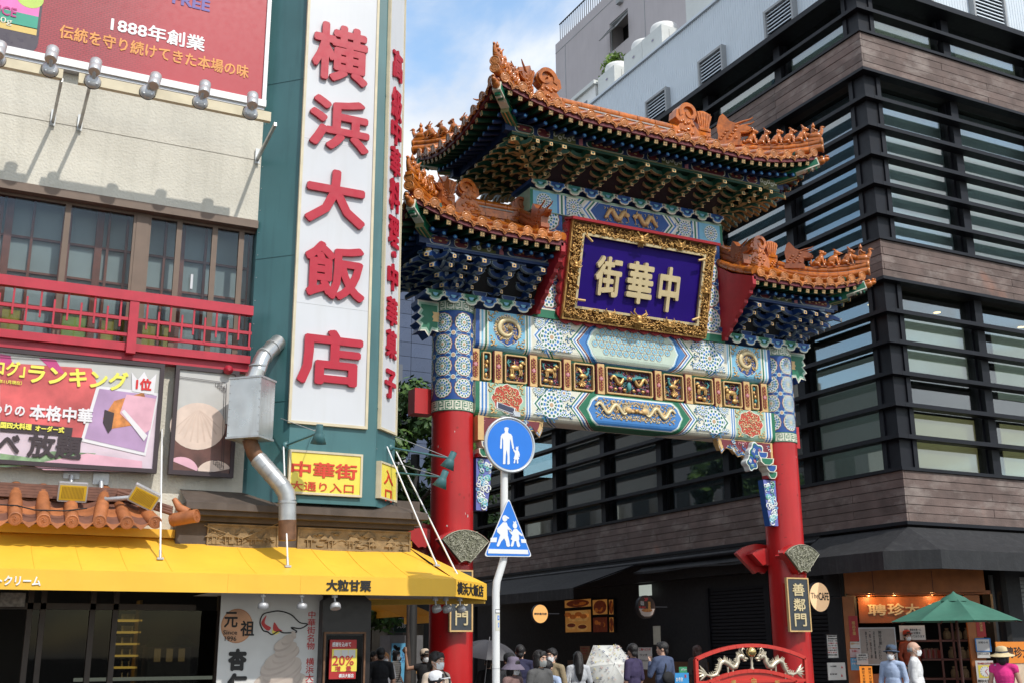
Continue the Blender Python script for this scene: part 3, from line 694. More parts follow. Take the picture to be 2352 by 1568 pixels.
tline('1位',FP1,311,894,347,900,28,mat('print_scarlet',(.6,.02,.02),.4),po,.04,lift=.016)
tline('ログ」',FP1,-18,860,56,868,36,PLYEL,po,.03,lift=.014)
tline('ランキング',FP1,62,878,292,902,46,PLYEL,po,.03,lift=.014)
tline('12年11月現在）',FP1,-12,878,50,882,9,PLYEL,po,.02,lift=.014)
tline('わりの',FP1,-22,950,56,956,26,PWHITE,po,.03,lift=.014)
tline('本格中華',FP1,66,962,211,976,36,PWHITE,po,.03,lift=.014)
tline('国四大料理',FP1,0,982,72,988,15,PLYEL,po,.04,lift=.018);tline('オーダー式',FP1,80,989,147,995,14,PLYEL,po,.04,lift=.018)
tline('べ',FP1,-8,1038,44,1038,44,PDARK,po,.035,lift=.016);tline('放題',FP1,60,1048,186,1052,56,PDARK,po,.03,lift=.016)
ln=MB();ln.M=FP1
for y0,y1 in((815,838),(820,843),(1078,1083),(1072,1077)):
 a=loc(FP1,-10,y0 if y0<900 else y0-6);b=loc(FP1,352,y1);ln.prism([(a[0],a[1]),(b[0],b[1]),(b[0],b[1]+.006),(a[0],a[1]+.006)],.012,.013,PDARK)
ln.build('printed_lines',po)['kind']='stuff'
p2=[loc(FP,*q)for q in((400,842),(545,858),(533,1098),(384,1090))]
x0,x1=p2[3][0]+.0,p2[2][0]
po=poster_thing('dumpling_poster','narrow steamed bun poster beside the metal duct box',FP,x0,3.66,x1,5.03,PDARK,PGREY)
patch('printed_shade',FP1,[(394,985),(540,970),(533,1092),(388,1086)],mat('print_brown',(.12,.05,.04),.4,var=.4),po,.003)
el=lambda cx,cy,rx,ry:[(cx+rx*math.cos(q*PI/14),cy+ry*math.sin(q*PI/14))for q in range(28)]
patch('printed_bun',FP1,el(454,978,64,54),PBUN,po,.005);PFOLD=mat('print_fold',(.61,.465,.385),.5,var=.1)
for k in range(9):a=-1.25+.31*k;c9,s9=math.sin(a),math.cos(a);patch('printed_fold',FP1,[(455+4*c9,940),(455+28*c9-2,955+16*s9),(454+54*c9-2,966+50*s9),(454+54*c9+2,966+50*s9),(455+28*c9+2,955+14*s9)],PFOLD,po,.007)
patch('printed_bun',FP1,[q for q in el(415,1082,40,34)if q[1]<1087 and q[0]>389],PPINK,po,.006);patch('printed_bun',FP1,[q for q in el(492,1090,42,34)if q[1]<1093 and q[0]<530],PBUN,po,.006)
fr=MB();fr.M=FP1
for(ax,ay,bx_,by_)in((398,862,518,878),(398,866,512,881),(520,880,512,1075),(515,885,508,1072),(388,1078,508,1084)):
 a=loc(FP1,ax,ay);b=loc(FP1,bx_,by_);fr.beam((a[0],a[1],.01),(b[0],b[1],.01),.005,.002,PDARK,up=(0,0,1))
for(cx_,cy_)in((510,890),(505,1068)):
 for q in range(4):
  a=loc(FP1,cx_-12+q*5,cy_-8+q*4);frame_mb(fr,a[0]-.02,a[1]-.03,a[0]+.03,a[1]+.02,.004,.009,.011,PDARK)
fr.build('printed_border',po)
# ------------------------------------------------------------------ floodlights under the posters (yellow faced, over the awning)
YFL=mat('yellow_lamp_face',(.66,.42,.03),.35,var=.15)
def ylamp(label,c,R,arm):
 t=thing('square_floodlight',label,'floodlight',c,group='yellow faced floodlights over the awning')
 mb=MB();mb.M=Matrix.Translation(c)@R;mb.prism(rrect(-.16,-.11,.16,.11,.015),-.05,.03,LAMPG);mb.prism(rect(-.145,-.09,.145,.085),.03,.034,YFL)
 for k in range(16):mb.prism(rect(-.12+.0152*k,-.07,-.114+.0152*k,.07),.034,.038,mat('lamp_fin_brown',(.3,.17,.02),.5))
 mb.build('body',t)
 a=MB();a.tube(arm,.028,LAMPG,8);b0=arm[0];a.bx(b0[0]-.09,b0[0]+.09,YF-.02,YF-.002,b0[2]-.04,b0[2]+.1,LAMPG);a.build('arm',t)
c1=PY(167,1129,13.85);ylamp('yellow faced floodlight facing down over the awning, upright',c1,Matrix.Rotation(math.radians(112),4,'X'),[(c1.x,YF-.06,c1.z+.24),(c1.x,YF-.06,c1.z+.12),(c1.x,13.9,c1.z+.06)])
c2=PY(331,1141,13.75);ylamp('tilted yellow faced floodlight on a bent arm above the tiles',c2,Matrix.Rotation(math.radians(24),4,'Y')@Matrix.Rotation(math.radians(118),4,'X'),[(PY(232,1110,YF-.06).x,YF-.06,c2.z+.22),(PY(232,1140,YF-.1).x,YF-.1,c2.z+.02),(PY(245,1150,13.9).x,13.9,c2.z-.03),(c2.x-.12,13.8,c2.z+.0)])
# ------------------------------------------------------------------ orange tiled eave
def crescent(mb,r,m):
 mb.lathe([(r,0),(r,.03),(r*.86,.034),(r*.84,.026),(0,.026)],m,20,smooth=False)
 for k in range(16):a=2*PI*k/16;mb.ell((r*.72*math.cos(a),r*.72*math.sin(a),.027),r*.06,m,nu=5,nv=3)
 for k in range(3):
  pts=[(r*(.08+.09*i)*math.cos(2.1*k+.55*i),r*(.08+.09*i)*math.sin(2.1*k+.55*i),.028)for i in range(6)]
  mb.tube(pts,[r*.12,r*.1,r*.08,r*.06,r*.045,r*.02],m,5,flat=.6)
 return mb
te=link('tiled_eave',None,lb,Matrix.Translation((1,13.7,3.0)))
YT0=13.62;ends=[PY(x,y,YT0)for x,y in((-32,1188),(34.6,1190),(99.8,1194),(165,1196),(228,1196),(291,1199),(356,1198))]
cm=crescent(MB(),.075,TERRA).mesh('tile_end')
for i,e in enumerate(ends):
 top=Vector((e.x+(.10 if i>3 else 0),YF,e.z+.42 if i<5 else e.z+.3))
 if i==5:top=Vector((e.x-.05,YF-.05,e.z+.3))
 if i==6:top=Vector((e.x-.12,YF-.1,e.z+.22))
 link('tile_end',cm,te,Matrix.Translation(e)@Matrix.Rotation(PI/2+.15,4,'X'))
 for k in range(2):
  a=Vector(e).lerp(top,k*.5);b=Vector(e).lerp(top,k*.5+.52)
  MB().tube([a+Vector((0,.005,0)),b],[.074-.004*k,.078-.004*k],TERRA,14).build('barrel_tile',te)
 if i<len(ends)-1:
  n_=ends[i+1];w_=n_.x-e.x;m_=(Vector(e)+Vector(n_))/2
  for k in range(4):
   t0=k/4;y0=YT0+.02+.14*k;z0=m_.z-.02+.10*k
   MB().grid(lambda u,v:(m_.x+(u-.5)*w_,y0+.17*v,z0-.055*math.cos((u-.5)*PI)+.05+.115*v),8,1,TERRA if k%2 else TERRAD).grid(lambda u,v:(m_.x+(u-.5)*w_,y0,z0-.055*math.cos((u-.5)*PI)+.05-.022*v),8,1,TERRA).build('pan_tile',te)
  dp=MB();dp.M=FY(m_.x,YT0-.005,m_.z-.02);dp.prism([(-.09,.02),(-.06,-.01),(0,-.035),(.06,-.01),(.09,.02),(.05,-.03),(0,-.075),(-.05,-.03)]if 0 else[(-.095,.025),(-.05,-.03),(0,-.07),(.05,-.03),(.095,.025),(.05,0),(0,-.015),(-.05,0)],0,.025,TERRA);dp.build('drip_tile',te)
E_=PY(447,1184,13.6);q=Vector((.75,-.66,.12)).to_track_quat('Z','Y').to_matrix().to_4x4()
bt=MB();bt.M=Matrix.Translation(E_)@q;crescent(bt,.082,TERRA);bt.tube([(0,0,0),(0,0,-.3)],.08,TERRA,14);bt.build('corner_tile',te)
MB().tube([PY(400,1145,13.8),PY(412,1165,13.75),PY(432,1176,13.7)],[.03,.05,.055],TERRA,10).build('horn_tile',te)
for k in range(5):
 y=YF-.02-.02*k;MB().bx(-3,PY(300+10*k,1150,y).x,y-.1,y,3.43-.035*k,3.46-.035*k,TERRAD).build('course_tile',te)
rd=[PY(270,1138,14.0),PY(330,1158,13.85),PY(395,1178,13.75)]
for k in range(3):MB().tube([p+Vector((0,0,.03*k))for p in rd],.03,TERRAD,6).build('course_tile',te)
# cornice with carved panel
A=PY(395,1128,13.7);Bz=PY(985,1192,13.7)
cn=link('cornice',None,lb,Matrix.Translation((4.2,13.9,3.0)))
MB().bx(2.6,5.72,13.72,15.2,3.22,3.3,CORN).bx(2.62,5.66,13.78,15.2,3.16,3.22,CORN).bx(2.7,5.60,13.9,15.2,3.10,3.16,CORN).add([(2.6,13.72,3.3),(5.72,13.72,3.3),(5.0,14.3,3.55),(2.6,14.3,3.55)],[(0,1,2,3)],CORN).build('moulding',cn)
MB().bx(2.55,5.55,13.98,14.3,2.75,3.1,CORN).build('fascia',cn)
FC=FY(0,13.98,0)
for xa,xb in((474,640),(682,942)):
 a=loc(FC,xa,1238);b=loc(FC,xb,1200 if xa<600 else 1212);pn=MB();pn.M=FC
 pn.prism(rect(a[0],2.80,b[0],3.08),0,.012,CARVED);frame_mb(pn,a[0],2.80,b[0],3.08,.02,.012,.03,CARVED)
 rr=random.Random(xa);w_=b[0]-a[0]
 for k in range(int(w_*26)):
  x=a[0]+.03+rr.random()*(w_-.06);y=2.84+rr.random()*.18;s_=rr.uniform(.02,.06)
  if k%3==0:pn.prism([(x-s_*1.6,y-.02),(x,y+s_),(x+s_*1.6,y-.02)],.012,.03+.01*rr.random(),CARVED)
  elif k%3==1:pn.ell((x,y,.014),(s_*1.2,s_*.4,.02),CARVED,nu=7,nv=4)
  else:pn.tube([(x-s_*1.5,y,.02),(x-s_*.5,y+.02,.024),(x+s_*.5,y,.024),(x+s_*1.5,y+.02,.02)],.006,CARVED,4)
 for k in range(5):
  x=a[0]+w_*(.1+.18*k);pn.prism([(x-.06,2.92),(x-.03,2.95),(x,2.99),(x+.03,2.95),(x+.06,2.92)],.02,.042,CARVED);pn.prism(rect(x-.03,2.84,x-.02,2.92),.02,.04,CARVED);pn.prism(rect(x+.02,2.84,x+.03,2.92),.02,.04,CARVED)
 pn.build('carved_panel',cn)
cb=[PY(*p,13.9)for p in((470,1205),(520,1224),(555,1236),(600,1218),(640,1200))]
MB().tube(cb,.006,CARVED,5).build('stray_cable',cn)
MB().tube([PY(0,1158,13.75),PY(40,1160,13.7),PY(80,1170,13.65),PY(150,1172,13.65),PY(200,1166,13.7)],.008,BLACKD,5).build('stray_cable',te)
# ------------------------------------------------------------------ green sign tower (half octagon)
W0=Vector((3.37,YF));T0=Vector((3.82,13.75));T1=Vector((PY(868,480,13.75).x+.06,13.75))
def solve_s():
 s=.1
 while s<2:
  p=Vector((T1.x+s,T1.y+s,7.2));q=p-EYE;x=CX+FOC*(q@CR)/(q@_f)if False else CX+FOC*q.dot(CR)/q.dot(_f)
  if x>917:return s
  s+=.005
 return.5
SS=solve_s();T2=Vector((T1.x+SS,T1.y+SS));ZB=PY(760,1148,13.75).z
tw=thing('sign_tower','tall dark green sign tower with red characters on white panels','sign tower',(4.3,14.2,ZB))
body=MB();body.prism([(W0.x,W0.y),(T0.x,T0.y),(T1.x,T1.y),(T2.x,T2.y),(T2.x,15.2),(W0.x,15.2)],ZB,14.5,TEAL)
body.build('casing',tw)
sk=MB();sk.prism([(W0.x-.0,W0.y-.02),(T0.x,T0.y-.02),(T1.x+.01,T1.y-.02),(T2.x+.02,T2.y),(T2.x+.02,15.0),(W0.x,15.0)],ZB-.05,ZB+.03,TEAL);sk.build('bottom_flashing',tw)
FT=FY(0,13.75,0);FR=frame((T1.x,T1.y,0),(1,1,0));FLc=frame((W0.x,W0.y,0),(1,-1,0));LL=(T0-W0).length;LR=(T2-T1).length
sm=MB()
for F,L_ in((FLc,LL),(FR,LR)):
 sm.M=F
 for z in(4.65,6.62,9.2):sm.prism(rect(0,z,L_,z+.012),0,.006,TEAL)
 for k in range(28):
  for x in(.03,L_-.03):sm.lathe([(.006,0),(.006,.004)],TEAL,6)if 0 else sm.prism(circ(x,3.8+.32*k,.007,n=6),0,.006,GALV)
sm.build('seam',tw)
wz=PY(750,972,13.75).z;wx0,wx1=loc(FT,689,480)[0],loc(FT,851,480)[0]
pn=MB();pn.M=FT;pn.prism(rect(wx0,wz,wx1,13.6),0,.03,SIGNW);pn.build('white_panel',tw)
tr=MB();tr.M=FT;frame_mb(tr,wx0-.035,wz-.035,wx1+.035,13.7,.035,0,.045,TRIM);tr.build('panel_trim',tw)
sl=MB();sl.M=FT
for y in(333,708):z=loc(FT,770,y)[1];sl.prism(rect(wx0,z,wx1,z+.008),.03,.032,LAMPG)
sl.build('panel_joint',tw)
ra_,rb_=.06,LR-.06;rz=loc(FR,870,980)[1]
pn=MB();pn.M=FR;pn.prism(rect(ra_,rz,rb_,13.6),0,.03,SIGNW);pn.build('white_panel',tw)
tr=MB();tr.M=FR;frame_mb(tr,ra_-.03,rz-.03,rb_+.03,13.7,.03,0,.045,TRIM);tr.build('panel_trim',tw)
FTT=FT@Matrix.Translation((0,0,.03))
for ch,(a,b,c,d)in zip('横浜大飯店',((716,192,845,60),(709,348,848,228),(700,520,839,392),(698,690,838,560),(682,886,832,758))):
 q0=loc(FTT,(a+c)/2,b,.02);q1=loc(FTT,(a+c)/2,d,.02);qx0=loc(FTT,a,(b+d)/2,.02)[0];qx1=loc(FTT,c,(b+d)/2,.02)[0]
 text('character',ch,FTT,qx0,q0[1],qx1-qx0,q1[1]-q0[1],SIGNR,tw,.027,.042,False,.010)
FRR=FR@Matrix.Translation((0,0,.03))
for ch,(y0,y1,xm)in zip('高級中華料理・中華菓子',((168,97,897),(258,184,893),(316,252,890),(388,318,887),(470,394,886),(552,480,883),(577,563,883),(655,590,881),(736,668,878),(810,744,876),(905,836,874))):
 q0=loc(FRR,xm,y0,.02);q1=loc(FRR,xm,y1,.02);h=q1[1]-q0[1];c=(ra_+rb_)/2;w_=(rb_-ra_)*.66
 if ch=='・':
  dd=MB();dd.M=FRR;dd.prism(circ(c,(q0[1]+q1[1])/2,.05,n=12),.01,.05,SIGNR);dd.build('character',tw);continue
 text('character',ch,FRR,c-w_/2,q0[1],w_,h,SIGNR,tw,.03,.028,False,.006)
def board(name,label,F,x0,y0,x1,y1,fm,bm_,t=.03,d=.06,cat='sign',group=None):
 o=thing(name,label,cat,F@Vector(((x0+x1)/2,y0,0)),group=group)
 a=MB();a.M=F;frame_mb(a,x0,y0,x1,y1,t,0,d,fm);a.build('frame',o)
 a=MB();a.M=F;a.prism(rect(x0+t,y0+t,x1-t,y1-t),0,d-.012,bm_);a.build('panel',o);return o
ya=loc(FT,657,1133,.0);yb2=loc(FT,830,1048,.0)
ys=board('yellow_sign','wide yellow street entrance sign with red characters under the white panel',FT,ya[0],ya[1],yb2[0],yb2[1]+.02,TRIM,YELSIGN,.028,.07)
FT7=FT@Matrix.Translation((0,0,.058))
tline('中華街',FT7,668,1092,820,1099,36,SIGRED2,ys,.022);tline('大通り入口',FT7,667,1124,812,1130,22,SIGRED2,ys,.008)
ya=loc(FR,846,1138);yb3=loc(FR,885,1068)
yr=board('yellow_sign','narrow yellow entrance sign on the right slanted side of the green tower',FR,.03,ya[1],LR-.04,loc(FR,866,1058)[1],TRIM,YELSIGN,.025,.07)
FR7=FR@Matrix.Translation((0,0,.058));c=LR/2
zt=loc(FR7,866,1070)[1];zb=loc(FR7,866,1146)[1];hh=(zt-zb)*.46
text('lettering','入',FR7,c-.15,zt-hh,.28,hh,SIGRED2,yr,.02);text('lettering','口',FR7,c-.11,zb+.01,.2,hh*.8,SIGRED2,yr,.02)
# ------------------------------------------------------------------ sign lamps on arms
def goose(label,base,tip,aim,back=None):
 t=thing('arm_lamp',label,'lamp',base,group='teal arm lamps on the sign tower')
 d=(Vector(tip)-Vector(base)).normalized()
 m=MB();m.tube([base,tip],.014,TEAL,6);m.ell(base,(.05,.03,.05),TEAL,nu=10);m.build('arm',t)
 h=MB();h.M=Matrix.Translation(tip)@Vector(aim).normalized().to_track_quat('Z','Y').to_matrix().to_4x4()
 h.lathe([(.035,-.10),(.045,-.09),(.045,.0),(.055,.02),(.10,.14),(.094,.14),(.05,.02),(.0,.01)],TEAL,16,cap=False);h.lathe([(.045,-.1),(.0,-.105)],TEAL,12,cap=False);h.ell((0,0,.08),.045,mat('lamp_bulb',(.75,.6,.35),.3),nu=8);h.build('shade',t)
 if back:
  b=MB()
  for q in back:b.tube([q,tip],.005,GALV,4)
  b.build('stay',t)
goose('teal lamp above the wide yellow sign on the tower',PY(656,1022,13.72),PY(733,992,13.2),(.05,.3,-1),[PY(645,960,13.74),PY(722,985,13.7)])
goose('upper teal lamp on a long arm right of the tower',Vector((T2.x-.1,T2.y-.1,PY(890,1030,14.2).z)),PY(1036,1052,13.55),(-.35,.3,-1),[Vector((T2.x,T2.y,PY(890,1000,14.2).z))])
goose('lower teal lamp on a long arm right of the tower',Vector((T2.x-.05,T2.y-.05,PY(890,1085,14.2).z)),PY(1018,1095,13.55),(-.3,.3,-1),[Vector((T2.x,T2.y,PY(890,1060,14.2).z))])
# ------------------------------------------------------------------ exhaust duct
du=thing('exhaust_duct','stainless exhaust duct box with elbow pipes on the green tower','duct',PY(590,1000,13.6))
FD=frame((0,0,0),(1,-1,0));c0=PY(597,930,13.35)
bz0,bz1=PY(597,1000,13.35).z,PY(597,862,13.35).z;wv=.44;dv=.34
dx=Vector((1,-1,0)).normalized();dn=Vector((-1,-1,0)).normalized()
o0=Vector((c0.x,c0.y,0))-dx*wv
Fb=frame((o0.x,o0.y,bz0),dx)
b=MB();b.M=Fb;b.prism(rect(0,0,wv,bz1-bz0),-dv,0,STEEL);b.build('box',du)
b=MB();b.M=Fb
for r_ in(rect(-.012,-.012,wv+.012,.012),rect(-.012,bz1-bz0-.012,wv+.012,bz1-bz0+.012)):b.prism(r_,-dv-.012,.012,GALV)
for k in range(7):
 for x in(.012,wv-.012):b.prism(circ(x,.06+.1*k,.008,n=6),0,.006,GALV)
b.build('box_flange',du)['kind']='stuff'
cc=Vector((c0.x,c0.y,0))-dx*wv*.5-dn*dv*.5
def pipe(pts,r,m,name='pipe',rings=True):
 b=MB();b.tube(pts,r,m,18)
 b.build(name,du)
pt=Vector((cc.x,cc.y,bz1))
e1,e2,e3=PY(592,842,cc.y),PY(606,818,cc.y+.05),PY(640,785,13.85)
pipe([pt,e1+Vector((0,0,-.04))],.105,STEEL);pipe([e1+Vector((0,0,-.06)),(e1+e2)/2,e2],[.105,.105,.104],STEEL,'elbow');pipe([e2-(e3-e2).normalized()*.02,e3],.102,STEEL)
b=MB()
for p_,q_ in((e1,e1+Vector((0,0,.02))),(e2,e2+(e3-e2)*.08),(e2+(e3-e2)*.55,e2+(e3-e2)*.6)):b.tube([p_,q_],.111,GALV,18)
b.build('pipe_band',du)['kind']='stuff'
pb_=Vector((cc.x,cc.y,bz0));f1,f2,f3,f4=PY(578,1026,cc.y),PY(592,1052,cc.y),PY(650,1118,13.45),PY(660,1150,13.45)
f5_=PY(660,1240,13.45)
pipe([pb_,f1],.092,RUST);pipe([f1+Vector((0,0,.02)),(f1+f2)/2+Vector((-.01,0,0)),f2],.094,RUST,'elbow');pipe([f2,f3],.105,GALV);pipe([f3-(f3-f2).normalized()*.03,(f3+f4)/2+Vector((.012,0,.01)),f4],.108,GALV,'elbow');pipe([f4,f4.lerp(f5_,.5)],.106,GALV);pipe([f4.lerp(f5_,.49),f5_],.108,RUST)
b=MB()
for t_ in(.06,.3,.55,.8):p_=f2.lerp(f3,t_);b.tube([p_,f2.lerp(f3,t_+.03)],.109,GALV,18)
b.tube([f4+Vector((0,0,.0)),f4+Vector((0,0,-.03))],.113,GALV,18);b.build('pipe_band',du)['kind']='stuff'
# ------------------------------------------------------------------ yellow awning
aw=thing('yellow_awning','long yellow shop awning with printed black characters','awning',(3,13.5,2.2))
YA=12.9;zb0=PY(620,1362,YA).z;zt0=PY(620,1319,YA).z;zw=PY(640,1240,YF).z
xc=PY(1045,1350,YA).x;XL=-3
seams=[XL,PY(523,1340,YA).x,PY(690,1340,YA).x,xc]
k45=.83
top=lambda x:(x,YF,zw)
for i,(a,b)in enumerate(zip(seams,seams[1:])):
 bt_=b if i<2 else xc-.15
 at_=a
 MB().grid(lambda u,v:(a+(b-a)*u+((bt_-b)*v*u),YA+(YF-YA)*v,zt0+(zw-zt0)*v-.035*math.sin(PI*v)*(1-.4*math.cos(2*PI*u))-.010*math.sin(PI*v)*abs(math.sin((a+(b-a)*u)*PI/.47))),60 if i else 100,8,YELLOW).build('canopy_panel',aw)
 MB().bx(a+.0008,b-.0008,YA-.004,YA+.008,zb0,zt0,YELLOW).build('valance',aw)
for x in(60,200,330,440,600,770,860,950):
 q9=round(PY(x,1330,YA).x/.47)*.47;i9=0 if q9<seams[1]else 1 if q9<seams[2]else 2;u9=(q9-seams[i9])/(seams[i9+1]-seams[i9]);MB().tube([(q9,YA+(YF-YA)*v9,zt0+(zw-zt0)*v9-.035*math.sin(PI*v9)*(1-.4*math.cos(2*PI*u9))-.010*math.sin(PI*v9)*abs(math.sin(q9*PI/.47))+.0005)for v9 in(.02,.15,.3,.45,.6,.75,.9)],.0035,YELLOW,4).build('canopy_seam',aw)
 # chamfered right end
C0=Vector((xc,YA,zt0));C1=Vector((xc+k45,YA+k45,zt0));Tt=Vector((xc-.15,YF,zw))
MB().add([C0,C1,Vector((xc+k45,YF,zt0)),Tt],[(0,1,3),(1,2,3)],YELLOW).build('canopy_panel',aw)
FA=frame(C0,(1,1,0));LA=k45*math.sqrt(2);va=MB();va.M=FA;va.prism(rect(0,zb0-zt0,LA,0),-.01,.002,YELLOW);va.build('valance',aw)
MB().bx(xc+k45-.01,xc+k45,YA+k45,YF+.6,zb0,zt0,YELLOW).build('valance',aw)
MB().bx(XL,PY(505,1235,YF-.1).x,YF-.14,YF-.02,zw-.03,zw+.07,YELLOW).bx(PY(508,1238,YF-.14).x,PY(638,1242,YF-.14).x,YF-.16,YF-.02,zw-.05,zw+.045,YELLOW).bx(PY(640,1240,YF-.16).x,PY(862,1245,YF-.16).x,YF-.2,YF-.02,zw-.02,zw+.10,YELLOW).bx(PY(864,1245,YF-.12).x,PY(945,1250,YF-.12).x,YF-.14,YF-.02,zw-.04,zw+.04,YELLOW).build('hood',aw)
UND=mat('awning_lining',(.60,.36,.05),.7,var=.1)
MB().add([(2.9,YA+.02,zb0+.03),(xc-.0,YA+.02,zb0+.03),(xc+k45-.03,YA+k45+.02,zb0+.03),(xc+k45-.03,YF+.3,zb0+.03),(2.9,YF+.3,zb0+.03)],[(0,4,3,2,1)],mat('awning_soffit',(.55,.50,.44),.8,var=.1)).build('soffit',aw)
MB().beam((xc-.8,YF+.2,zb0-.03),(xc+k45,YA+k45+.05,zb0-.01),.10,.07,UND).build('lining_edge',aw)
FV=FY(0,YA-.004,0);BRUSH=mat('brush_black',(.012,.010,.010),.6)
tline('大粒甘栗',FV,749,1356,852,1357,27,BRUSH,aw,.035,lift=.004);tline('ソフトクリーム',FV,-58,1342,93,1343,23,mat('brush_white',(.75,.74,.72),.6),aw,.03,lift=.006)
q0=loc(FA,1050,1360,.004);q1=loc(FA,1111,1370,.004)
text('lettering','横浜大飯店',FA,q0[0],zb0-zt0+.03,q1[0]-q0[0]-.02,(zt0-zb0)*.74,BRUSH,aw,.02,lift=.004)
def stay(label,a,b):
 t=thing('stay_rod',label,'rod',b,group='thin stay rods holding the awning')
 MB().tube([a,b],.011,WHITE,6).build('rod',t);MB().bx(b[0]-.035,b[0]+.035,b[1]-.03,b[1]+.03,b[2]-.02,b[2]+.004,LAMPG).tube([Vector(b)+(Vector(a)-Vector(b)).normalized()*.1,b],.016,LAMPG,6).build('foot_plate',t)
def on_canopy(x,y):
 n=Vector((0,-(zw-zt0),YF-YA));d=ray(x,y);P0=Vector((0,YA,zt0));return EYE+d*((P0-EYE).dot(n)/d.dot(n))
stay('straight white stay rod over the tiled eave',PY(372,985,YF-.02),on_canopy(368,1280));stay('white stay rod in front of the duct pipe',PY(651,1020,13.72),on_canopy(661,1298))
stay('slanting stay rod from the tower edge to the awning corner',Vector((T2.x-.18,T2.y-.18,PY(851,1022,14.0).z)),on_canopy(1003,1296));stay('outer slanting stay rod from the tower reaching the awning end',Vector((T2.x+.02,T2.y,PY(900,1042,14.4).z)),Vector((xc+.32,YA+.6,zt0+.06)))
# spotlights under the awning
def spot(label,p,aim):
 t=thing('spotlight',label,'spotlight',p,group='white spotlights under the awning')
 MB().tube([p,p+Vector((0,0,-.05))],.036,LAMPG,12).tube([p+Vector((0,0,-.05)),p+Vector((.01,0,-.13))],.012,LAMPG,6).build('mount',t)
 h=MB();h.M=Matrix.Translation(p+Vector((.01,0,-.12)))@Vector(aim).normalized().to_track_quat('Z','Y').to_matrix().to_4x4();h.lathe([(.03,-.015),(.055,.0),(.062,.02),(.064,.06),(.056,.062),(0,.055)],LAMPG,16);h.build('head',t)
spots=[(604,1366),(693,1366),(769,1366),(1000,1377),(1024,1377),(1056,1376)]
for(x,y),lb_ in zip(spots,('left spotlight over the soft ice cream poster','middle spotlight over the soft ice cream poster','spotlight turned to us beside the dark cabinet','leftmost of three spotlights before the red column','middle of three spotlights before the red column','spotlight before the framed black column plaque')):
 yy=YA+.12 if x<900 else YA+.55
 p=PY(x,y,yy);p.z=zb0+.02
 spot(lb_,p,(0,.25,-1)if x<700 else(.0,-.35,-1)if x<900 else(.45,.35,-.8))
#  the painted gate
XC,YC=11.22,17.34;CR_=.36;CXs=(XC-3.56,XC+3.56)
gate=thing('chinatown_gate','ornate red columned Chinese gate with painted beams and three orange tiled roofs','gate',(XC,YC,0))
def sub(name,M=None):return link(name,None,gate,M or WM[gate.name])
# ---- painted ornaments, laid in layers a millimetre or two proud of their ground
def ring(mb,r0,r1,z,m,n=24,sx=1,sy=1,cx=0,cy=0,lob=0,ln=8):
 vs=[]
 for r in(r0,r1):
  for j in range(n):
   t=2*PI*j/n;q=r*(1+lob*math.cos(ln*t))if r>0 else 0
   vs.append((cx+q*math.cos(t)*sx,cy+q*math.sin(t)*sy,z))
 return mb.add(vs,[(j,n+j,n+(j+1)%n,(j+1)%n)for j in range(n)],m)
def wedges(mb,r0,r1,z,m,n,fill=.62,sx=1,sy=1,cx=0,cy=0):
 vs,fs=[],[]
 for k in range(n):
  a=2*PI*k/n;h=PI/n*fill;b=len(vs)
  for r,t in((r0,a-h),(r1,a-h),(r1,a+h),(r0,a+h)):vs.append((cx+r*math.cos(t)*sx,cy+r*math.sin(t)*sy,z))
  fs.append((b,b+1,b+2,b+3))
 return mb.add(vs,fs,m)
def rosette(R,c1=GREEN,c2=BLUEM,z=.001,edge=TAN,mb=None):
 mb=mb or MB()
 if edge:ring(mb,R*.9,R*1.07,z,MAROON,28,lob=.03,ln=14);ring(mb,R*.88,R*1.03,z+.0015,edge,28,lob=.03,ln=14)
 ring(mb,R*.12,R*.97,z+.003,WHITEP,28,lob=.03,ln=14)
 wedges(mb,R*.74,R*.90,z+.0045,c1,14,.5);wedges(mb,R*.50,R*.68,z+.0045,c2,12,.62);wedges(mb,R*.27,R*.44,z+.0045,c1,10,.62)
 ring(mb,0.0001,R*.16,z+.006,TAN,12)
 return mb
def bend(mb,r,a0=0,cx=0,cy=0):
 """wraps a flat ornament (x along the girth, y up) round an upright column facing -Y"""
 out=[]
 for x,y,z in mb.v:
  t=x/r+a0;q=r+z;out.append((cx+q*math.sin(t),cy-q*math.cos(t),y))
 mb.v=out;return mb
def fret_band(mb,w_,h_,n,z,m1,m2):
 mb.grid(lambda u,v:(-w_/2+w_*u,h_*v,z),max(24,n),1,m1,False)
 u_=w_/n;t=h_*.09
 for k in range(n):
  x=-w_/2+u_*k
  for r in((.08,.12,.92,.2),(.08,.12,.16,.85),(.08,.77,.84,.85),(.76,.35,.84,.85),(.3,.35,.84,.43),(.3,.35,.38,.65),(.3,.57,.62,.65)):
   mb.add([(x+u_*r[0],h_*r[1],z+.002),(x+u_*r[2],h_*r[1],z+.002),(x+u_*r[2],h_*r[3],z+.002),(x+u_*r[0],h_*r[3],z+.002)],[(0,1,2,3)],m2)
 for y in(0,h_*.93):mb.grid(lambda u,v:(-w_/2+w_*u,y+h_*.07*v,z+.003),24,1,m2,False)
med_col=None
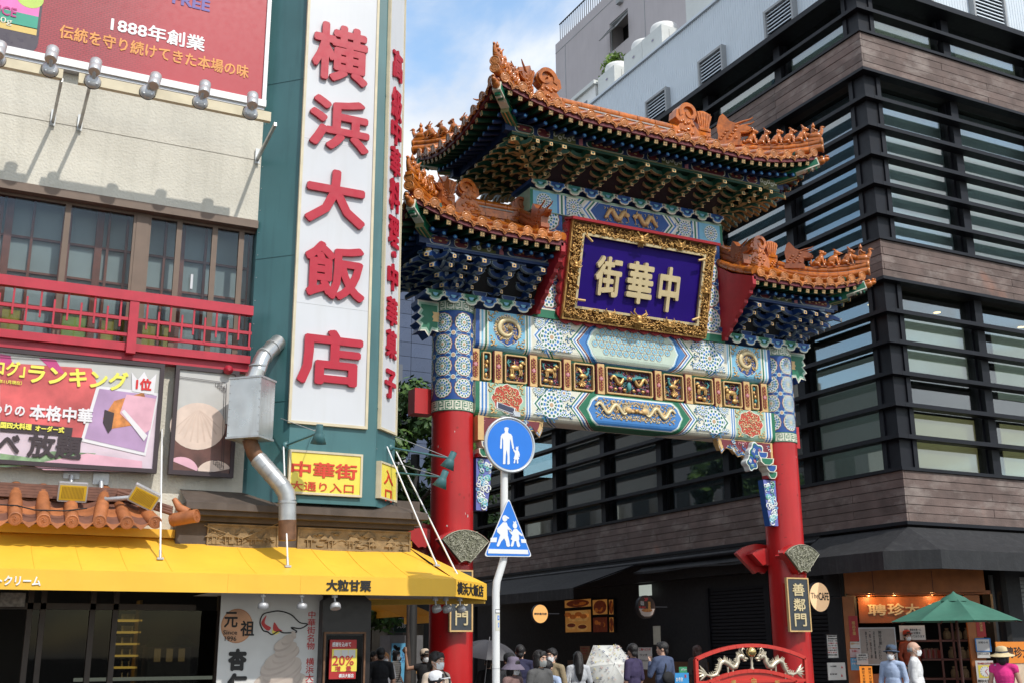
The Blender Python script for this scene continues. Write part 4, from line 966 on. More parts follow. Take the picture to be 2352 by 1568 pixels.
for cx in CXs:
 co=sub('column',Matrix.Translation((cx,YC,0)))
 b=MB();b.M=Matrix.Translation((cx,YC,0));b.lathe([(CR_,0),(CR_,5.5)],RED,40);b.lathe([(.47,0),(.47,.5),(.40,.62)],PAVE,32);b.build('shaft',co)
 b=MB();b.M=Matrix.Translation((cx,YC,0));b.lathe([(CR_+.008,5.47),(CR_+.008,7.42)],BLUE,40);b.build('painted_sleeve',co)
 rS=CR_+.010;W_=2*PI*rS
 for z in(5.47,7.22):
  f=MB();fret_band(f,W_,.19,16,.002,CREAM,GREEN);bend(f,rS,0,cx,YC);f.v=[(x,y,q+z)for x,y,q in f.v];f.build('fret_band',co)
 if med_col is None:
  med_col=bend(rosette(.165),rS).mesh('medallion')
  lf=MB()
  lf.add([(0,-.1,.003),(.05,0,.003),(0,.1,.003),(-.05,0,.003)],[(0,1,2,3)],BLUEM)
  lf=MB()
  for(sx_,sy_)in((1,0),(-1,0)):
   for wd,z_,m_ in((.075,.002,WHITEP),(.058,.0035,SKYB),(.042,.005,BLUE)):
    lf.add([(sx_*.03,0,z_),(sx_*.09,-wd*.75,z_),(sx_*.16,0,z_),(sx_*.09,wd*.75,z_)],[(0,1,2,3)if sx_>0 else(3,2,1,0)],m_)
  ring(lf,.0001,.042,.006,WHITEP,14);ring(lf,.0001,.032,.0075,TAN,14)
  for s_ in(-1,1):
   for yy in range(6):
    y0=-.19+.38*yy/6;y1=y0+.38/6;g=lambda y:.035+.04*abs(math.sin(PI*(y/.38)))
    lf.add([(s_*g(y0),y0,.0015),(s_*(g(y0)+.014),y0,.0015),(s_*(g(y1)+.014),y1,.0015),(s_*g(y1),y1,.0015)],[(0,1,2,3)if s_>0 else(3,2,1,0)],SKYB)
  lf_col=bend(lf,rS).mesh('painted_leaf')
 for k in range(6):
  a=2*PI*k/6+.12
  for j in range(4):
   z=5.86+.385*j
   link('medallion',med_col,co,Matrix.Translation((cx,YC,z))@Matrix.Rotation(a,4,'Z'))
   link('painted_leaf',lf_col,co,Matrix.Translation((cx,YC,z+.19 if j<3 else z-.97+.0))@Matrix.Rotation(a+PI/6,4,'Z'))if j<3 else None
CHIP=mat('chipped_paint',(.55,.45,.42),.8);SCUF=mat('scuffed_red',(.30,.02,.018),.7)
for cx in CXs:
 r=random.Random(int(cx*10));par_=[o for o in COL.objects if o.name.startswith('column')and abs(WM[o.name].translation.x-cx)<.1 and o.parent is gate][0];b=MB()
 for k in range(26):
  a=r.uniform(-1.2,1.2);z=r.uniform(1.4,5.3);w_=r.uniform(.006,.02)*(2.2 if k%4 else 1);h_=r.uniform(.01,.04);f_=MB();f_.flat([(x9*w_*r.uniform(.6,1.2),y9*h_*r.uniform(.6,1.2))for x9,y9 in((-1,-.5),(.2,-1),(1,-.2),(.6,1),(-.5,.8))],.0012,CHIP if k%4==0 else SCUF)
  bend(f_,CR_,a,cx,YC);b.add([(x9,y9,z9+z)for x9,y9,z9 in f_.v],f_.f,CHIP if k%4==0 else SCUF)
 b.build('paint_wear',par_)['kind']='stuff'
 # ---- beams with rounded lower edges; wrap() lays paint on them
BX0,BX1=CXs[0]+.30,CXs[1]-.30;BY0=17.05;BD=.58
def beam_profile(zt,H,rr=.13):
 def at(s,lift):
  Hf=H-rr
  if s<=Hf:return(BY0-lift,zt-s)
  a=(s-Hf)/rr
  if a<=PI/2:return(BY0+rr-(rr+lift)*math.cos(a),zt-Hf-(rr+lift)*math.sin(a))
  return(BY0+rr+(s-Hf-rr*PI/2),zt-H-lift)
 return at
RR=.13;
def make_beam(name,zt,H):
 at=beam_profile(zt,H,RR);S=H-RR+RR*PI/2;ST=S+.3
 o=sub(name,Matrix.Translation((XC,YC,zt-H)))
 pr=[at(s,0)for s in[0,H-RR]+[H-RR+RR*PI/2*i/6 for i in range(1,7)]]+[(BY0+BD-.1,zt-H),(BY0+BD,zt-H+.1),(BY0+BD,zt)]
 b=MB();b.M=Matrix(((0,0,1,0),(1,0,0,0),(0,1,0,0),(0,0,0,1)));b.prism(pr,BX0,BX1,CREAM);b.build('core',o)
 ss=[0,(H-RR)*.25,(H-RR)*.5,(H-RR)*.75,H-RR]+[H-RR+RR*PI/2*i/5 for i in range(1,6)]+[S+.3]
 def wrap(mb,f0,f1,m,lift,s0=0,s1=ST):
  sv=[s for s in ss if s0<s<s1];sv=sorted(set([s0]+sv+[s1]+[SM]*(s0<SM<s1)));vs=[]
  for s in sv:
   y,z=at(s,lift);vs+=[(f0(s),y,z),(f1(s),y,z)]
  mb.add(vs,[(2*i,2*i+2,2*i+3,2*i+1)for i in range(len(sv)-1)],m,False)
 SM=(H-.05)/2+.02
 return o,at,wrap,SM,ST
def px_x(zx,right=False,y=760):
 x=(1347.5 if right else 980)+.2734*zx;return PY(x,y,BY0).x
 # upper beam 6.63..7.32
for(nm,zt,H,endc,st1,panel_c)in(('upper_beam',7.32,.69,BLUE,(GREEN,BLUEM),'up'),('lower_beam',6.03,.59,GREEN,(BLUEM,BLUEM),'low')):
 o,at,wrap,SM,ST=make_beam(nm,zt,H)
 py=760 if panel_c=='up' else 920
 for side in(-1,1):
  X=(lambda zx:(px_x(zx,False,py)));
  mir=(lambda x:x)if side<0 else(lambda x:2*XC-x)
  def W(mb,f0,f1,m,lift,**k):
   if side<0:wrap(mb,f0,f1,m,lift,**k)
   else:wrap(mb,lambda s:mir(f1(s)),lambda s:mir(f0(s)),m,lift,**k)
  e0,e1,e2,e3,e4=BX0,X(445),X(522),X(826),X(882)
  b=MB();W(b,lambda s:e0,lambda s:e1,endc,.002);b.build('end_block',o)
  b=MB();d=(e2-e1)/5
  for i,m in enumerate((WHITEP,SKYB if panel_c=='up' else BLUEM,WHITEP,st1[0],CREAM)):W(b,lambda s:e1+d*i,lambda s:e1+d*(i+1),m,.003)
  d2=(e4-e3)/5
  for i,m in enumerate((CREAM,st1[1]if panel_c=='low' else GREEN,WHITEP,SKYB if panel_c=='up' else BLUEM,WHITEP)):W(b,lambda s:e3+d2*i,lambda s:e3+d2*(i+1),m,.003)
  b.build('painted_stripes',o)['kind']='stuff'
  b=MB();W(b,lambda s:e2,lambda s:e3,SKYB if panel_c=='up' else GREENL,.002)
  pc=Vector(((e2+e3)/2,0,zt-(H-.06)/2));pcx=mir(pc.x)
  b.build('panel_ground',o)
  mb=MB();mb.M=FY(pcx,BY0-.003,pc.z);rw=(e3-e2)*.5;rh=H*.46;rr_=random.Random(5)
  def curl(mb,x,y,r,ph,m,z=.004,turns=1.4,n=8,th=.22):
   pts=[(x+r*(1-i/n*.85)*math.cos(ph+turns*2*PI*i/n*.6),y+r*(1-i/n*.85)*math.sin(ph+turns*2*PI*i/n*.6),z)for i in range(n)]
   mb.tube(pts,[r*th*(1-.6*i/n)for i in range(n)],m,4,flat=.5)
  for q in range(4):
   sx_=-1 if q%2 else 1;sy_=-1 if q>1 else 1
   for(fx,fy,fr)in((.86,.82,.12),(.62,.9,.1),(.9,.5,.09),(.74,.68,.1)):curl(mb,sx_*rw*fx,sy_*rh*fy*.98,rw*fr*1.3,q+fx*9,GOLDP,th=.3)
  if panel_c=='up':
   ring(mb,.0001,.94,.004,WHITEP,40,rw*.78,rh*.93,lob=.05,ln=8);ring(mb,.0001,.90,.006,BLUE,40,rw*.78,rh*.93,lob=.05,ln=8)
   R=min(rw,rh)*.62
   pts=[];rad=[]
   for i in range(40):
    t=i/39;a=-.6+t*7.4;r=R*(1.16-.86*t);pts.append((r*math.cos(a)*1.12,r*math.sin(a)*1.02,.018+.01*t));rad.append(R*(.08+.19*math.sin(PI*min(1,t*1.1+.05))))
   mb.tube(pts,rad,GOLDL,7,flat=.6)
   for i in range(1,39):
    p,q=Vector(pts[i]),Vector(pts[i+1 if i<39 else i]);d_=(q-p).normalized();n_=Vector((d_.y,-d_.x,0));w_=rad[i]
    mb.prism([(p.x+n_.x*w_*.8-d_.x*w_*.5,p.y+n_.y*w_*.8-d_.y*w_*.5),(p.x+n_.x*w_*2.1+d_.x*w_*.2,p.y+n_.y*w_*2.1+d_.y*w_*.2),(p.x+n_.x*w_*.8+d_.x*w_*.5,p.y+n_.y*w_*.8+d_.y*w_*.5)],.006,.014,GOLDL)
   hp=Vector(pts[-1]);mb.ell(hp,(R*.26,R*.22,.03),GOLDP,nu=9,nv=5)
   for k in range(9):a=k*2*PI/9;mb.prism([(hp.x+R*.2*math.cos(a-.25),hp.y+R*.2*math.sin(a-.25)),(hp.x+R*.48*math.cos(a),hp.y+R*.48*math.sin(a)),(hp.x+R*.2*math.cos(a+.25),hp.y+R*.2*math.sin(a+.25))],.006,.016,GOLDL)
   for(lx,ly)in((.9,.45),(-.95,.35),(-.6,-.9),(.8,-.75)):
    mb.tube([(R*lx*.8,R*ly*.8,.016),(R*lx*1.05,R*ly*1.02,.016),(R*lx*1.2,R*ly*1.02,.014)],[R*.1,R*.08,R*.05],GOLDP,5,flat=.6)
    for k in range(3):mb.tube([(R*lx*1.15,R*ly*1.02,.014),(R*lx*1.3,R*(ly*1.02+.08*(k-1)),.012)],[R*.04,R*.015],GOLDP,4)
   [curl(mb,R*(.25+.1*(q%9))*math.cos(q*2.39),R*(.25+.1*(q%9))*math.sin(q*2.39),R*.12,q,GOLDL if q%2 else GOLDP,.012,th=.4)for q in range(60)];[curl(mb,R*1.2*math.cos(q*.52),R*1.12*math.sin(q*.52),R*.16,q*1.7,GOLDP,.014,th=.34)for q in range(12)];mb.build('dragon_medallion',o)
  else:
   ring(mb,.0001,1.0,.004,CREAM,40,rw*.84,rh*.95,lob=.07,ln=8);ring(mb,.0001,.94,.006,mat('medallion_red',(.48,.06,.03),.5),40,rw*.84,rh*.95,lob=.07,ln=8)
   for a_,n_,rr2 in((.0,6,.22),(.3,8,.44),(.1,10,.66),(.25,10,.84)):
    for k in range(n_):
     a=a_+2*PI*k/n_;curl(mb,rw*.82*rr2*math.cos(a),rh*.93*rr2*math.sin(a),rw*.13,a*2+k,GOLDL,.010,th=.24)
   mb.build('scroll_medallion',o)
   # chevrons and rosettes between the panel and the middle cartouche
  c0,c1=e4,X(1290);tip=X(1332)
  b=MB();W(b,lambda s:c0,lambda s:tip+.25,CREAM,.0015);b.build('chevron_ground',o)
  b=MB();k_=.95;
  for i,m in enumerate((WHITEP,GREEN if panel_c=='low' else BLUEM,WHITEP,BLUEM if panel_c=='low' else GREEN,CREAM)):
   xo=c0+.015+.036*i;W(b,lambda s:xo+k_*abs(s-SM)*.9,lambda s:xo+.037+k_*abs(s-SM)*.9,m,.003+.0002*i)
  vx=c1-.20;gs=.855
  for i,m in enumerate((CREAM,GREEN,WHITEP,BLUEM,WHITEP,MAROON)):
   xo=vx+.034*i-.06;W(b,lambda s:xo+gs*abs(s-SM),lambda s:xo+.035+gs*abs(s-SM),m,.003+.0002*i)
  xo=vx+.156;W(b,lambda s:xo+gs*abs(s-SM),lambda s:tip+.45,BLUEM if panel_c=='up' else GREEN,.0034)
  b.build('painted_chevrons',o)['kind']='stuff'
  zc=zt-SM;xm=(c0+c1)/2-.10
  ros=rosette(.245,GREEN,BLUEM,.004,None);
  link('rosette',ros.mesh('rosette'),o,FY(mir(xm),BY0-.003,zc));half=MB()
  for yy,dxx in((.24,.27),(-.24,.27),(.26,-.27),(-.24,-.27)):
   hm=MB();rosette(.15 if dxx>0 else.12,BLUEM if dxx>0 else GREEN,GREEN if dxx>0 else BLUEM,.006,None,hm)
   # keep the part that lies on the beam's face
   hz=[(x,max(-H*.5+.10-yy*0-0,y),z)for x,y,z in hm.v]
   lo,hi=-(zc-(zt-H+RR*.8)),zt-zc
   hm.v=[(x,min(max(y,lo-yy),hi-yy),z)for x,y,z in hm.v]
   link('rosette',hm.mesh('rosette'),o,FY(mir(xm+dxx*.95),BY0-.003,zc+yy))
  for kx,ky in((.22,.10),(.22,-.10),(-.27,.17),(-.27,-.16),(.04,.27),(.04,-.25),(.34,.0),(.40,.16),(.40,-.16),(-.14,.26),(-.14,-.25)):
   cu=MB();cu.M=FY(mir(xm+kx),BY0-.003,zc+ky)
   for q in range(5):curl(cu,.045*math.cos(q*1.26),.045*math.sin(q*1.26),.034,q*2,GREEN if q%2 else BLUEM,.004,th=.3)
   cu.build('painted_scroll',o)
   # middle cartouche
 Lm=px_x(1330,False,py);Rm=2*XC-Lm
 def cart(ins,m,lift,so):
  b=MB();s0,s1=so*.7,(H+.01)-so*.6
  n_=14;vs=[]
  for i in range(n_+1):
   s=s0+(s1-s0)*i/n_;u=abs(2*i/n_-1);bul=(.20*u**1.9+.03*abs(math.sin(u*PI*1.5)))
   y,z=at(s,lift);vs+=[(Lm+ins+bul,y,z),(Rm-ins-bul,y,z)]
  b.add(vs,[(2*i,2*i+2,2*i+3,2*i+1)for i in range(n_)],m);return b.build('cartouche_border',o)
 b=MB();wrap(b,lambda s:Lm+.44,lambda s:Rm-.44,BLUEM if panel_c=='up' else GREEN,.0034);b.build('cartouche_ground',o)
 for ins,m,lift,so in((0,BLUE if panel_c=='up' else GREEN,.005,.0),(.022,SKYB if panel_c=='up' else GREENL,.0065,.02),(.042,WHITEP,.008,.036),(.062,mat('cartouche_mint',(.50,.60,.50),.55)if panel_c=='up' else BLUEM,.0095,.07)):cart(ins,m,lift,so)
 if panel_c=='up':
  fm=MB()
  for q in range(6):
   a=q*PI/3+PI/6;c_,s_=math.cos(a),math.sin(a)
   fm.add([(.012*c_,.012*s_,.001),(.04*c_+.02*s_,.04*s_-.02*c_,.001),(.062*c_,.062*s_,.001),(.04*c_-.02*s_,.04*s_+.02*c_,.001)],[(0,1,2,3)],SKYB)
  ring(fm,.0001,.016,.003,TAN,8);
  for q in range(6):
   a=q*PI/3;fm.add([(.066*math.cos(a)-.004*math.sin(a),.066*math.sin(a)+.004*math.cos(a),.0015),(.066*math.cos(a+PI/3)-.004*math.sin(a+PI/3),.066*math.sin(a+PI/3),.0015),(.073*math.cos(a+PI/3),.073*math.sin(a+PI/3),.0015),(.073*math.cos(a),.073*math.sin(a),.0015)],[(0,3,2,1)],MAROON)
  fm=fm.mesh('painted_flower');H2=H-.05-.14
  for j in range(4):
   z=zt-.10-.125*j;i=0
   x=Lm+.2+(.073 if j%2 else 0)+(.16 if j in(0,3)else 0)
   while x<Rm-.2-(.16 if j in(0,3)else 0):
    if z>zt-H+RR*.6:link('painted_flower',fm,o,FY(x,BY0-.011,z))
    x+=.146
 else:
  dm=MB();pts,rad=[],[];Lc=XC-.07;Ls=Lm+.22
  for i in range(60):
   t=i/59;x=Ls+(Lc-.12-Ls)*t;pts.append((x-XC,.085*math.sin(t*PI*3.8+.4)*(.65+.35*(1-t*.3)),.028));rad.append(.010+.024*math.sin(PI*min(1,.12+t*.85)))
  dm.tube(pts,rad,GOLDL,8,flat=.6)
  for i in range(0,59):
   p,q=Vector(pts[i]),Vector(pts[i+1]);d_=(q-p).normalized();n_=Vector((-d_.y,d_.x,0));w_=rad[i]
   dm.prism([(p.x+n_.x*w_*.8-d_.x*.012,p.y+n_.y*w_*.8-d_.y*.012),(p.x+n_.x*w_*1.9-d_.x*.01,p.y+n_.y*w_*1.9-d_.y*.01),(p.x+n_.x*w_*.8+d_.x*.012,p.y+n_.y*w_*.8+d_.y*.012)],.012,.024,GOLDL)
  hp=pts[-1];dm.ell((hp[0]+.02,hp[1]+.02,.03),(.08,.06,.035),GOLDP,nu=9);dm.ell((hp[0]+.1,hp[1],.03),(.05,.03,.025),GOLDP,nu=8)
  for k in range(10):a=PI*.35+k*.28;dm.prism([(hp[0]+.05*math.cos(a-.2),hp[1]+.02+.05*math.sin(a-.2)),(hp[0]-.01+.15*math.cos(a),hp[1]+.02+.13*math.sin(a)),(hp[0]+.05*math.cos(a+.2),hp[1]+.02+.05*math.sin(a+.2))],.012,.026,GOLDL)
  for t_ in(10,20,29,37):
   p=pts[t_];sg=-1 if p[1]>0 else 1
   dm.tube([p,(p[0]+.04,p[1]+sg*.08,.026),(p[0]+.0,p[1]+sg*.12,.022)],[.022,.018,.01],GOLDP,5,flat=.6)
   for k in range(3):dm.tube([(p[0],p[1]+sg*.12,.022),(p[0]-.02+.03*k,p[1]+sg*.16,.02)],[.009,.004],GOLDP,4)
  for k in range(150):curl(dm,Ls-XC+.0+(k%50)*.028,(.13,-.135,.0)[k//50]+.035*math.sin(k*2.3),.024,k,GOLDL if k%3 else GOLDP,.010,th=.42,n=6)
  dme=dm.mesh('dragon_relief');zc=zt-(H-.06)/2+.01
  link('dragon_relief',dme,o,FY(XC,BY0-.008,zc));link('dragon_relief',dme,o,FY(XC,BY0-.008,zc)@Matrix.Scale(-1,4,(1,0,0)))
  pe=MB();pe.M=FY(XC,BY0-.008,zc);pe.ell((0,0,.03),(.045,.045,.03),GOLD);pe.build('pearl_relief',o)
  # ---- frieze between the beams
fz=sub('frieze_board',Matrix.Translation((XC,YC,6.03)))
MB().bx(BX0,BX1,17.16,17.5,6.03,6.63,GREEN).build('board',fz)
YFZ=17.16
FFZ=FY(0,YFZ,0)
fp=MB();fp.prism(rect(-.085,.02,.085,.585),0,.07,MAROON);fp.prism(rect(-.072,.02,.072,.585),.07,.085,GOLDP)
fp.prism(rrect(-.052,.07,.052,.535,.05),.085,.088,mat('relief_red',(.20,.015,.02),.5))
for k in range(7):
 y=.11+.065*k
 if k==3:
  for q in range(6):fp.ell((.024*math.cos(q*PI/3),y+.024*math.sin(q*PI/3),.093),(.018,.018,.008),PINK,nu=6,nv=4)
  fp.ell((0,y,.097),.012,CREAM,nu=6,nv=4)
 else:
  for s_ in(-1,1):fp.tube([(s_*.008,y-.03,.092),(s_*.036,y-.01,.095),(s_*.03,y+.022,.095),(s_*.012,y+.012,.093)],.008,GOLD,4,flat=.7)
fp=fp.mesh('frieze_post')
for x in((1081.7,1102),(1136,1153.6),(1217,1234),(1295,1312),(1372,1388.7),(1505.5,1520),(1576,1589.5),(1643.6,1656),(1710,1722),(1749,1763)):
 yv=805+(sum(x)/2-1081)*.115;p=PY(sum(x)/2,yv+30,YFZ-.08);link('frieze_post',fp,fz,FY(p.x,YFZ,6.03))
RGOLD=mat('relief_gold',(.55,.33,.12),.38,metal=.55,var=.25,scale=30);RTEAL=mat('relief_teal',(.06,.26,.26),.5);RBLUE=mat('relief_blue',(.05,.09,.26),.5);RPINK=mat('relief_pink',(.45,.13,.2),.5);RBACK=mat('relief_back',(.07,.012,.02),.7)
def relief(w_,h_,kind,seed):
 r=random.Random(seed);mb=MB();mb.prism(rect(-w_/2,-h_/2,w_/2,h_/2),0,.012,RBACK)
 P=rrect(-w_/2,-h_/2,w_/2,h_/2,.03);Q=rrect(-w_/2+.022,-h_/2+.022,w_/2-.022,h_/2-.022,.022);n=len(P)
 for z0,z1,A_,B_ in((0,.085,P,Q),):
  vs=[(*p,z1)for p in A_]+[(*p,z1)for p in B_]+[(*p,z0)for p in A_]+[(*p,z0)for p in B_]
  mb.add(vs,[(i,(i+1)%n,n+(i+1)%n,n+i)for i in range(n)]+[(2*n+i,2*n+(i+1)%n,(i+1)%n,i)for i in range(n)]+[(n+i,n+(i+1)%n,3*n+(i+1)%n,3*n+i)for i in range(n)],GOLDP)
 iw,ih=w_/2-.03,h_/2-.03
 for k in range(int(26*w_*h_/.09)+8):
  x,y=r.uniform(-iw,iw)*.9,r.uniform(-ih,ih)*.92;m=(RTEAL,RBLUE,RPINK,RTEAL,RGOLD)[k%5];s_=r.uniform(.015,.03)
  mb.tube([(x+s_*1.5*math.cos(a),y+s_*math.sin(a)*1.2,.02+.012*r.random())for a in(r.uniform(0,6)+q*1.0 for q in range(4))],s_*.3,m,4)
 def beast(cx,cy,s_,f=1):
  e=lambda x,y,z,rx,ry,rz,m=RGOLD:mb.ell((cx+f*x*s_,cy+y*s_,z),(rx*s_,ry*s_,rz),m,nu=8,nv=5)
  e(0,.0,.045,.42,.2,.03);e(.38,.12,.05,.18,.2,.03);e(.5,.32,.06,.17,.15,.03);e(.64,.28,.06,.09,.07,.02)
  e(.46,.42,.05,.2,.1,.02,RTEAL)
  for lx in(-.34,-.2,.28,.42):mb.tube([(cx+f*lx*s_,cy-.1*s_,.045),(cx+f*(lx+.06)*s_,cy-.3*s_,.05),(cx+f*(lx+.02)*s_,cy-.48*s_,.045)],[.09*s_,.07*s_,.06*s_],RGOLD,6)
  mb.tube([(cx-f*.4*s_,cy+.05*s_,.04),(cx-f*.55*s_,cy+.3*s_,.05),(cx-f*.45*s_,cy+.5*s_,.05)],[.06*s_,.08*s_,.03*s_],RTEAL,5)
 if kind=='lion':beast(0,.03,.28,1 if seed%2 else-1);mb.ell((-.06 if seed%2 else.06,-.13,.05),(.07,.05,.03),RGOLD)
 elif kind=='deer':beast(.0,.05,.25,-1 if seed%2 else 1);mb.ell((.02,-.16,.05),.045,RGOLD);mb.ell((-.08,-.14,.05),(.06,.035,.025),RGOLD)
 elif kind=='bird':
  f=1 if seed%2 else-1
  mb.ell((0,.02,.05),(.09,.05,.03),RGOLD);mb.tube([(f*.06,.04,.05),(f*.1,.1,.055),(f*.09,.14,.06)],[.03,.022,.02],RTEAL,6);mb.ell((f*.1,.16,.06),(.03,.025,.02),RTEAL)
  for k in range(6):mb.tube([(-f*.02,.05,.05),(-f*(.04+.02*k),.12+.012*k,.055),(-f*(.08+.015*k),.17-.02*k,.045)],[.018,.014,.005],RGOLD,4)
  for k in range(9):a=k*2*PI/9;mb.tube([(f*-.03,-.12,.045),(f*-.03+.075*math.cos(a),-.12+.06*math.sin(a),.05)],[.012,.018],RGOLD,5)
  mb.tube([(0,-.02,.045),(-f*.04,-.08,.045),(f*.02,-.14,.045)],[.03,.02,.015],RGOLD,5)
 elif kind=='dragons':
  for f in(-1,1):
   pts=[(f*(.40-.36*t),.07*math.sin(t*9)+.02,.05)for t in(i/15 for i in range(16))];mb.tube(pts,[.012+.028*math.sin(PI*(.15+.8*i/15))for i in range(16)],RGOLD,6)
   mb.ell((f*.1,.07,.06),(.05,.04,.03),RTEAL);
   for k in range(5):mb.tube([(f*.12,.08,.06),(f*(.16+.04*k),.15-.01*k,.06),(f*(.2+.05*k),.13,.05)],[.012,.01,.004],RTEAL,4)
   for k in range(4):mb.ell((f*(.1+.1*k),-.15+.02*(k%2),.05),(.04,.03,.025),RPINK if k%2 else RGOLD)
  mb.ell((0,.07,.06),.038,RGOLD);mb.ell((0,-.08,.05),(.05,.09,.03),RTEAL)
  for k in range(8):a=k*PI/4;mb.tube([(0,.07,.05),(.065*math.cos(a),.07+.065*math.sin(a),.055)],[.014,.004],RPINK,4)
 else:
  for k in range(5):mb.ell((r.uniform(-.02,.02),-.16+.08*k,.05),(.03,.045,.025),(RGOLD,RTEAL,RGOLD,RGOLD,RTEAL)[k],nu=7)
 return mb.mesh('relief_panel')
hP=.50
for(x0,x1,kind,sd_)in((1109,1128,'fig',1),(1160,1210,'lion',3),(1240,1289,'deer',4),(1318.5,1365,'bird',5),(1393.4,1499,'dragons',6),(1525,1570,'bird',8),(1595,1638,'deer',9),(1662.5,1704,'lion',10),(1727,1743,'fig',11)):
 yv=838+((x0+x1)/2-1081)*.11;a,b_=PY(x0,yv,YFZ-.08).x,PY(x1,yv,YFZ-.08).x
 link('relief_panel',relief(b_-a,hP,kind,sd_),fz,FY((a+b_)/2,YFZ,6.33))
 # ---- cloud edged boards
def cloud_board(name,x0,x1,z,h,Y,c1,c2,unit=.36,par=None,dep=.5):
 o=par or sub(name,Matrix.Translation(((x0+x1)/2,Y,z)))
 b=MB();b.bx(x0,x1,Y,Y+dep,z-h*.35,z,c1);b.build('rail',o)
 def cl(s,m,z0):
  P=[]
  for cx_,cy_,r_,a0,a1 in((-.30,-.30,.20,PI*.75,PI*2.0),(0,-.62,.3,PI*1.05,PI*1.95),(.30,-.30,.20,PI,PI*2.25)):P+=[(cx_*unit*s+r_*unit*s*math.cos(a0+(a1-a0)*i/6),cy_*h*s+r_*unit*s*math.sin(a0+(a1-a0)*i/6)*.55)for i in range(7)]
  return[(-unit*.5*s,0)]+P+[(unit*.5*s,0)]
 n=max(1,round((x1-x0)/unit));u=(x1-x0)/n;ms=[]
 for q in(0,1):
  mb=MB();mb.prism(cl(1.0,0,0),0,.02,CREAM);mb.prism(cl(.86,0,0),.02,.023,BLUEM if q else GREENL);mb.prism(cl(.7,0,0),.023,.026,c1 if q else c2)
  mb.prism([(p[0]*.28,-h*.25+p[1]*.28)for p in cl(1,0,0)],.026,.029,SKYB)
  ms.append(mb.mesh('cloud_lobe'))
 for k in range(n):link('cloud_lobe',ms[k%2],o,FY(x0+u*(k+.5),Y-.004-.002*(k%2),z))
 return o
cloud_board('cloud_board',6.98,9.02,7.53,.22,16.98,BLUE,GREEN)
cloud_board('cloud_board',2*XC-9.02,2*XC-6.98,7.53,.22,16.98,BLUE,GREEN)
# ---- scalloped green ears outside the columns, red beam ends behind
ear=[(0,-.02),(.02,.34),(.42,.34),(.42,.26),(.36,.2),(.42,.1),(.34,.05),(.44,-.06),(.36,-.12),(.40,-.22),(.28,-.2),(.2,-.3),(.14,-.18),(0,-.2)]
def sc(P,k,c):return[(c[0]+(p[0]-c[0])*k,c[1]+(p[1]-c[1])*k)for p in P]
for side in(-1,1):
 eo=MB();eo.M=FY(CXs[0 if side<0 else 1]+side*.32,17.2,7.05)@Matrix.Scale(side,4,(1,0,0));c_=(.16,.06)
 eo.prism(ear,-.3,0,CREAM,BLUE);eo.prism(sc(ear,.88,c_),0,.004,GREENL);eo.prism(sc(ear,.74,c_),.004,.008,GREEN);eo.prism([(0,-.02),(.14,-.02),(.12,.02),(.15,.06),(.12,.1),(.14,.15),(0,.15)],.008,.012,GOLDP)
 eo.build('beam_ear',gate)
 xa=CXs[0 if side<0 else 1]+side*.30
 z0,z1=(5.46,5.90)
 MB().bx(min(xa,xa+side*.36),max(xa,xa+side*.36),17.45,17.75,z0,z1,RED).build('red_beam_end',gate)
 # ---- upper posts, lintel
PW=(9.10,9.72);
for side in(-1,1):
 x0,x1=PW if side<0 else(2*XC-PW[1],2*XC-PW[0])
 po=sub('upper_post',Matrix.Translation(((x0+x1)/2,YC,7.32)))
 MB().bx(x0,x1,17.02,17.66,7.32,9.78,BLUE).build('shaft',po);MB().bx(x0-.003,x1+.003,17.012,17.1,7.32,7.47,GREEN).bx(x0-.004,x1+.004,17.01,17.1,7.47,7.50,CREAM).build('foot_band',po)
 ro=rosette(.235).mesh('medallion');lfm=lf_col
 for k in range(4):link('medallion',ro,po,FY((x0+x1)/2,17.018,7.76+.50*k))
 for k in range(5):
  for s_ in(-1,1):
   n_=MB();n_.M=FY((x0+x1)/2+s_*.26,17.018,7.51+.50*k);ring(n_,.0001,.04,.006,WHITEP,12);ring(n_,.0001,.03,.0075,TAN,12)
   for wd,z_,m_ in((.08,.002,WHITEP),(.06,.0035,SKYB),(.04,.005,BLUE)):n_.add([(-s_*.02,0,z_),(-s_*.1,-wd*.7,z_),(-s_*.17,0,z_),(-s_*.1,wd*.7,z_)],[(0,1,2,3)if s_<0 else(3,2,1,0)],m_)
   n_.build('painted_leaf',po)
 for fx,Xf in((0,x0-.004),)if side<0 else((0,x1+.004),):
  F=FX(x0,(17.02+17.66)/2,0)if side<0 else frame((x1,(17.02+17.66)/2,0),(0,1,0),(0,0,1))
  for k in range(4):link('medallion',ro,po,F@Matrix.Translation((0,7.76+.5*k,.002)))
lt=sub('lintel',Matrix.Translation((XC,YC,9.38)))
LX0,LX1=9.04,2*XC-9.04
MB().bx(LX0,LX1,16.99,17.69,9.36,9.80,GREENL).build('core',lt)
FLn=FY(0,16.99,0)
b=MB();b.M=FLn
b.prism(rect(LX0,9.37,LX1,9.75),0,.002,CREAM)
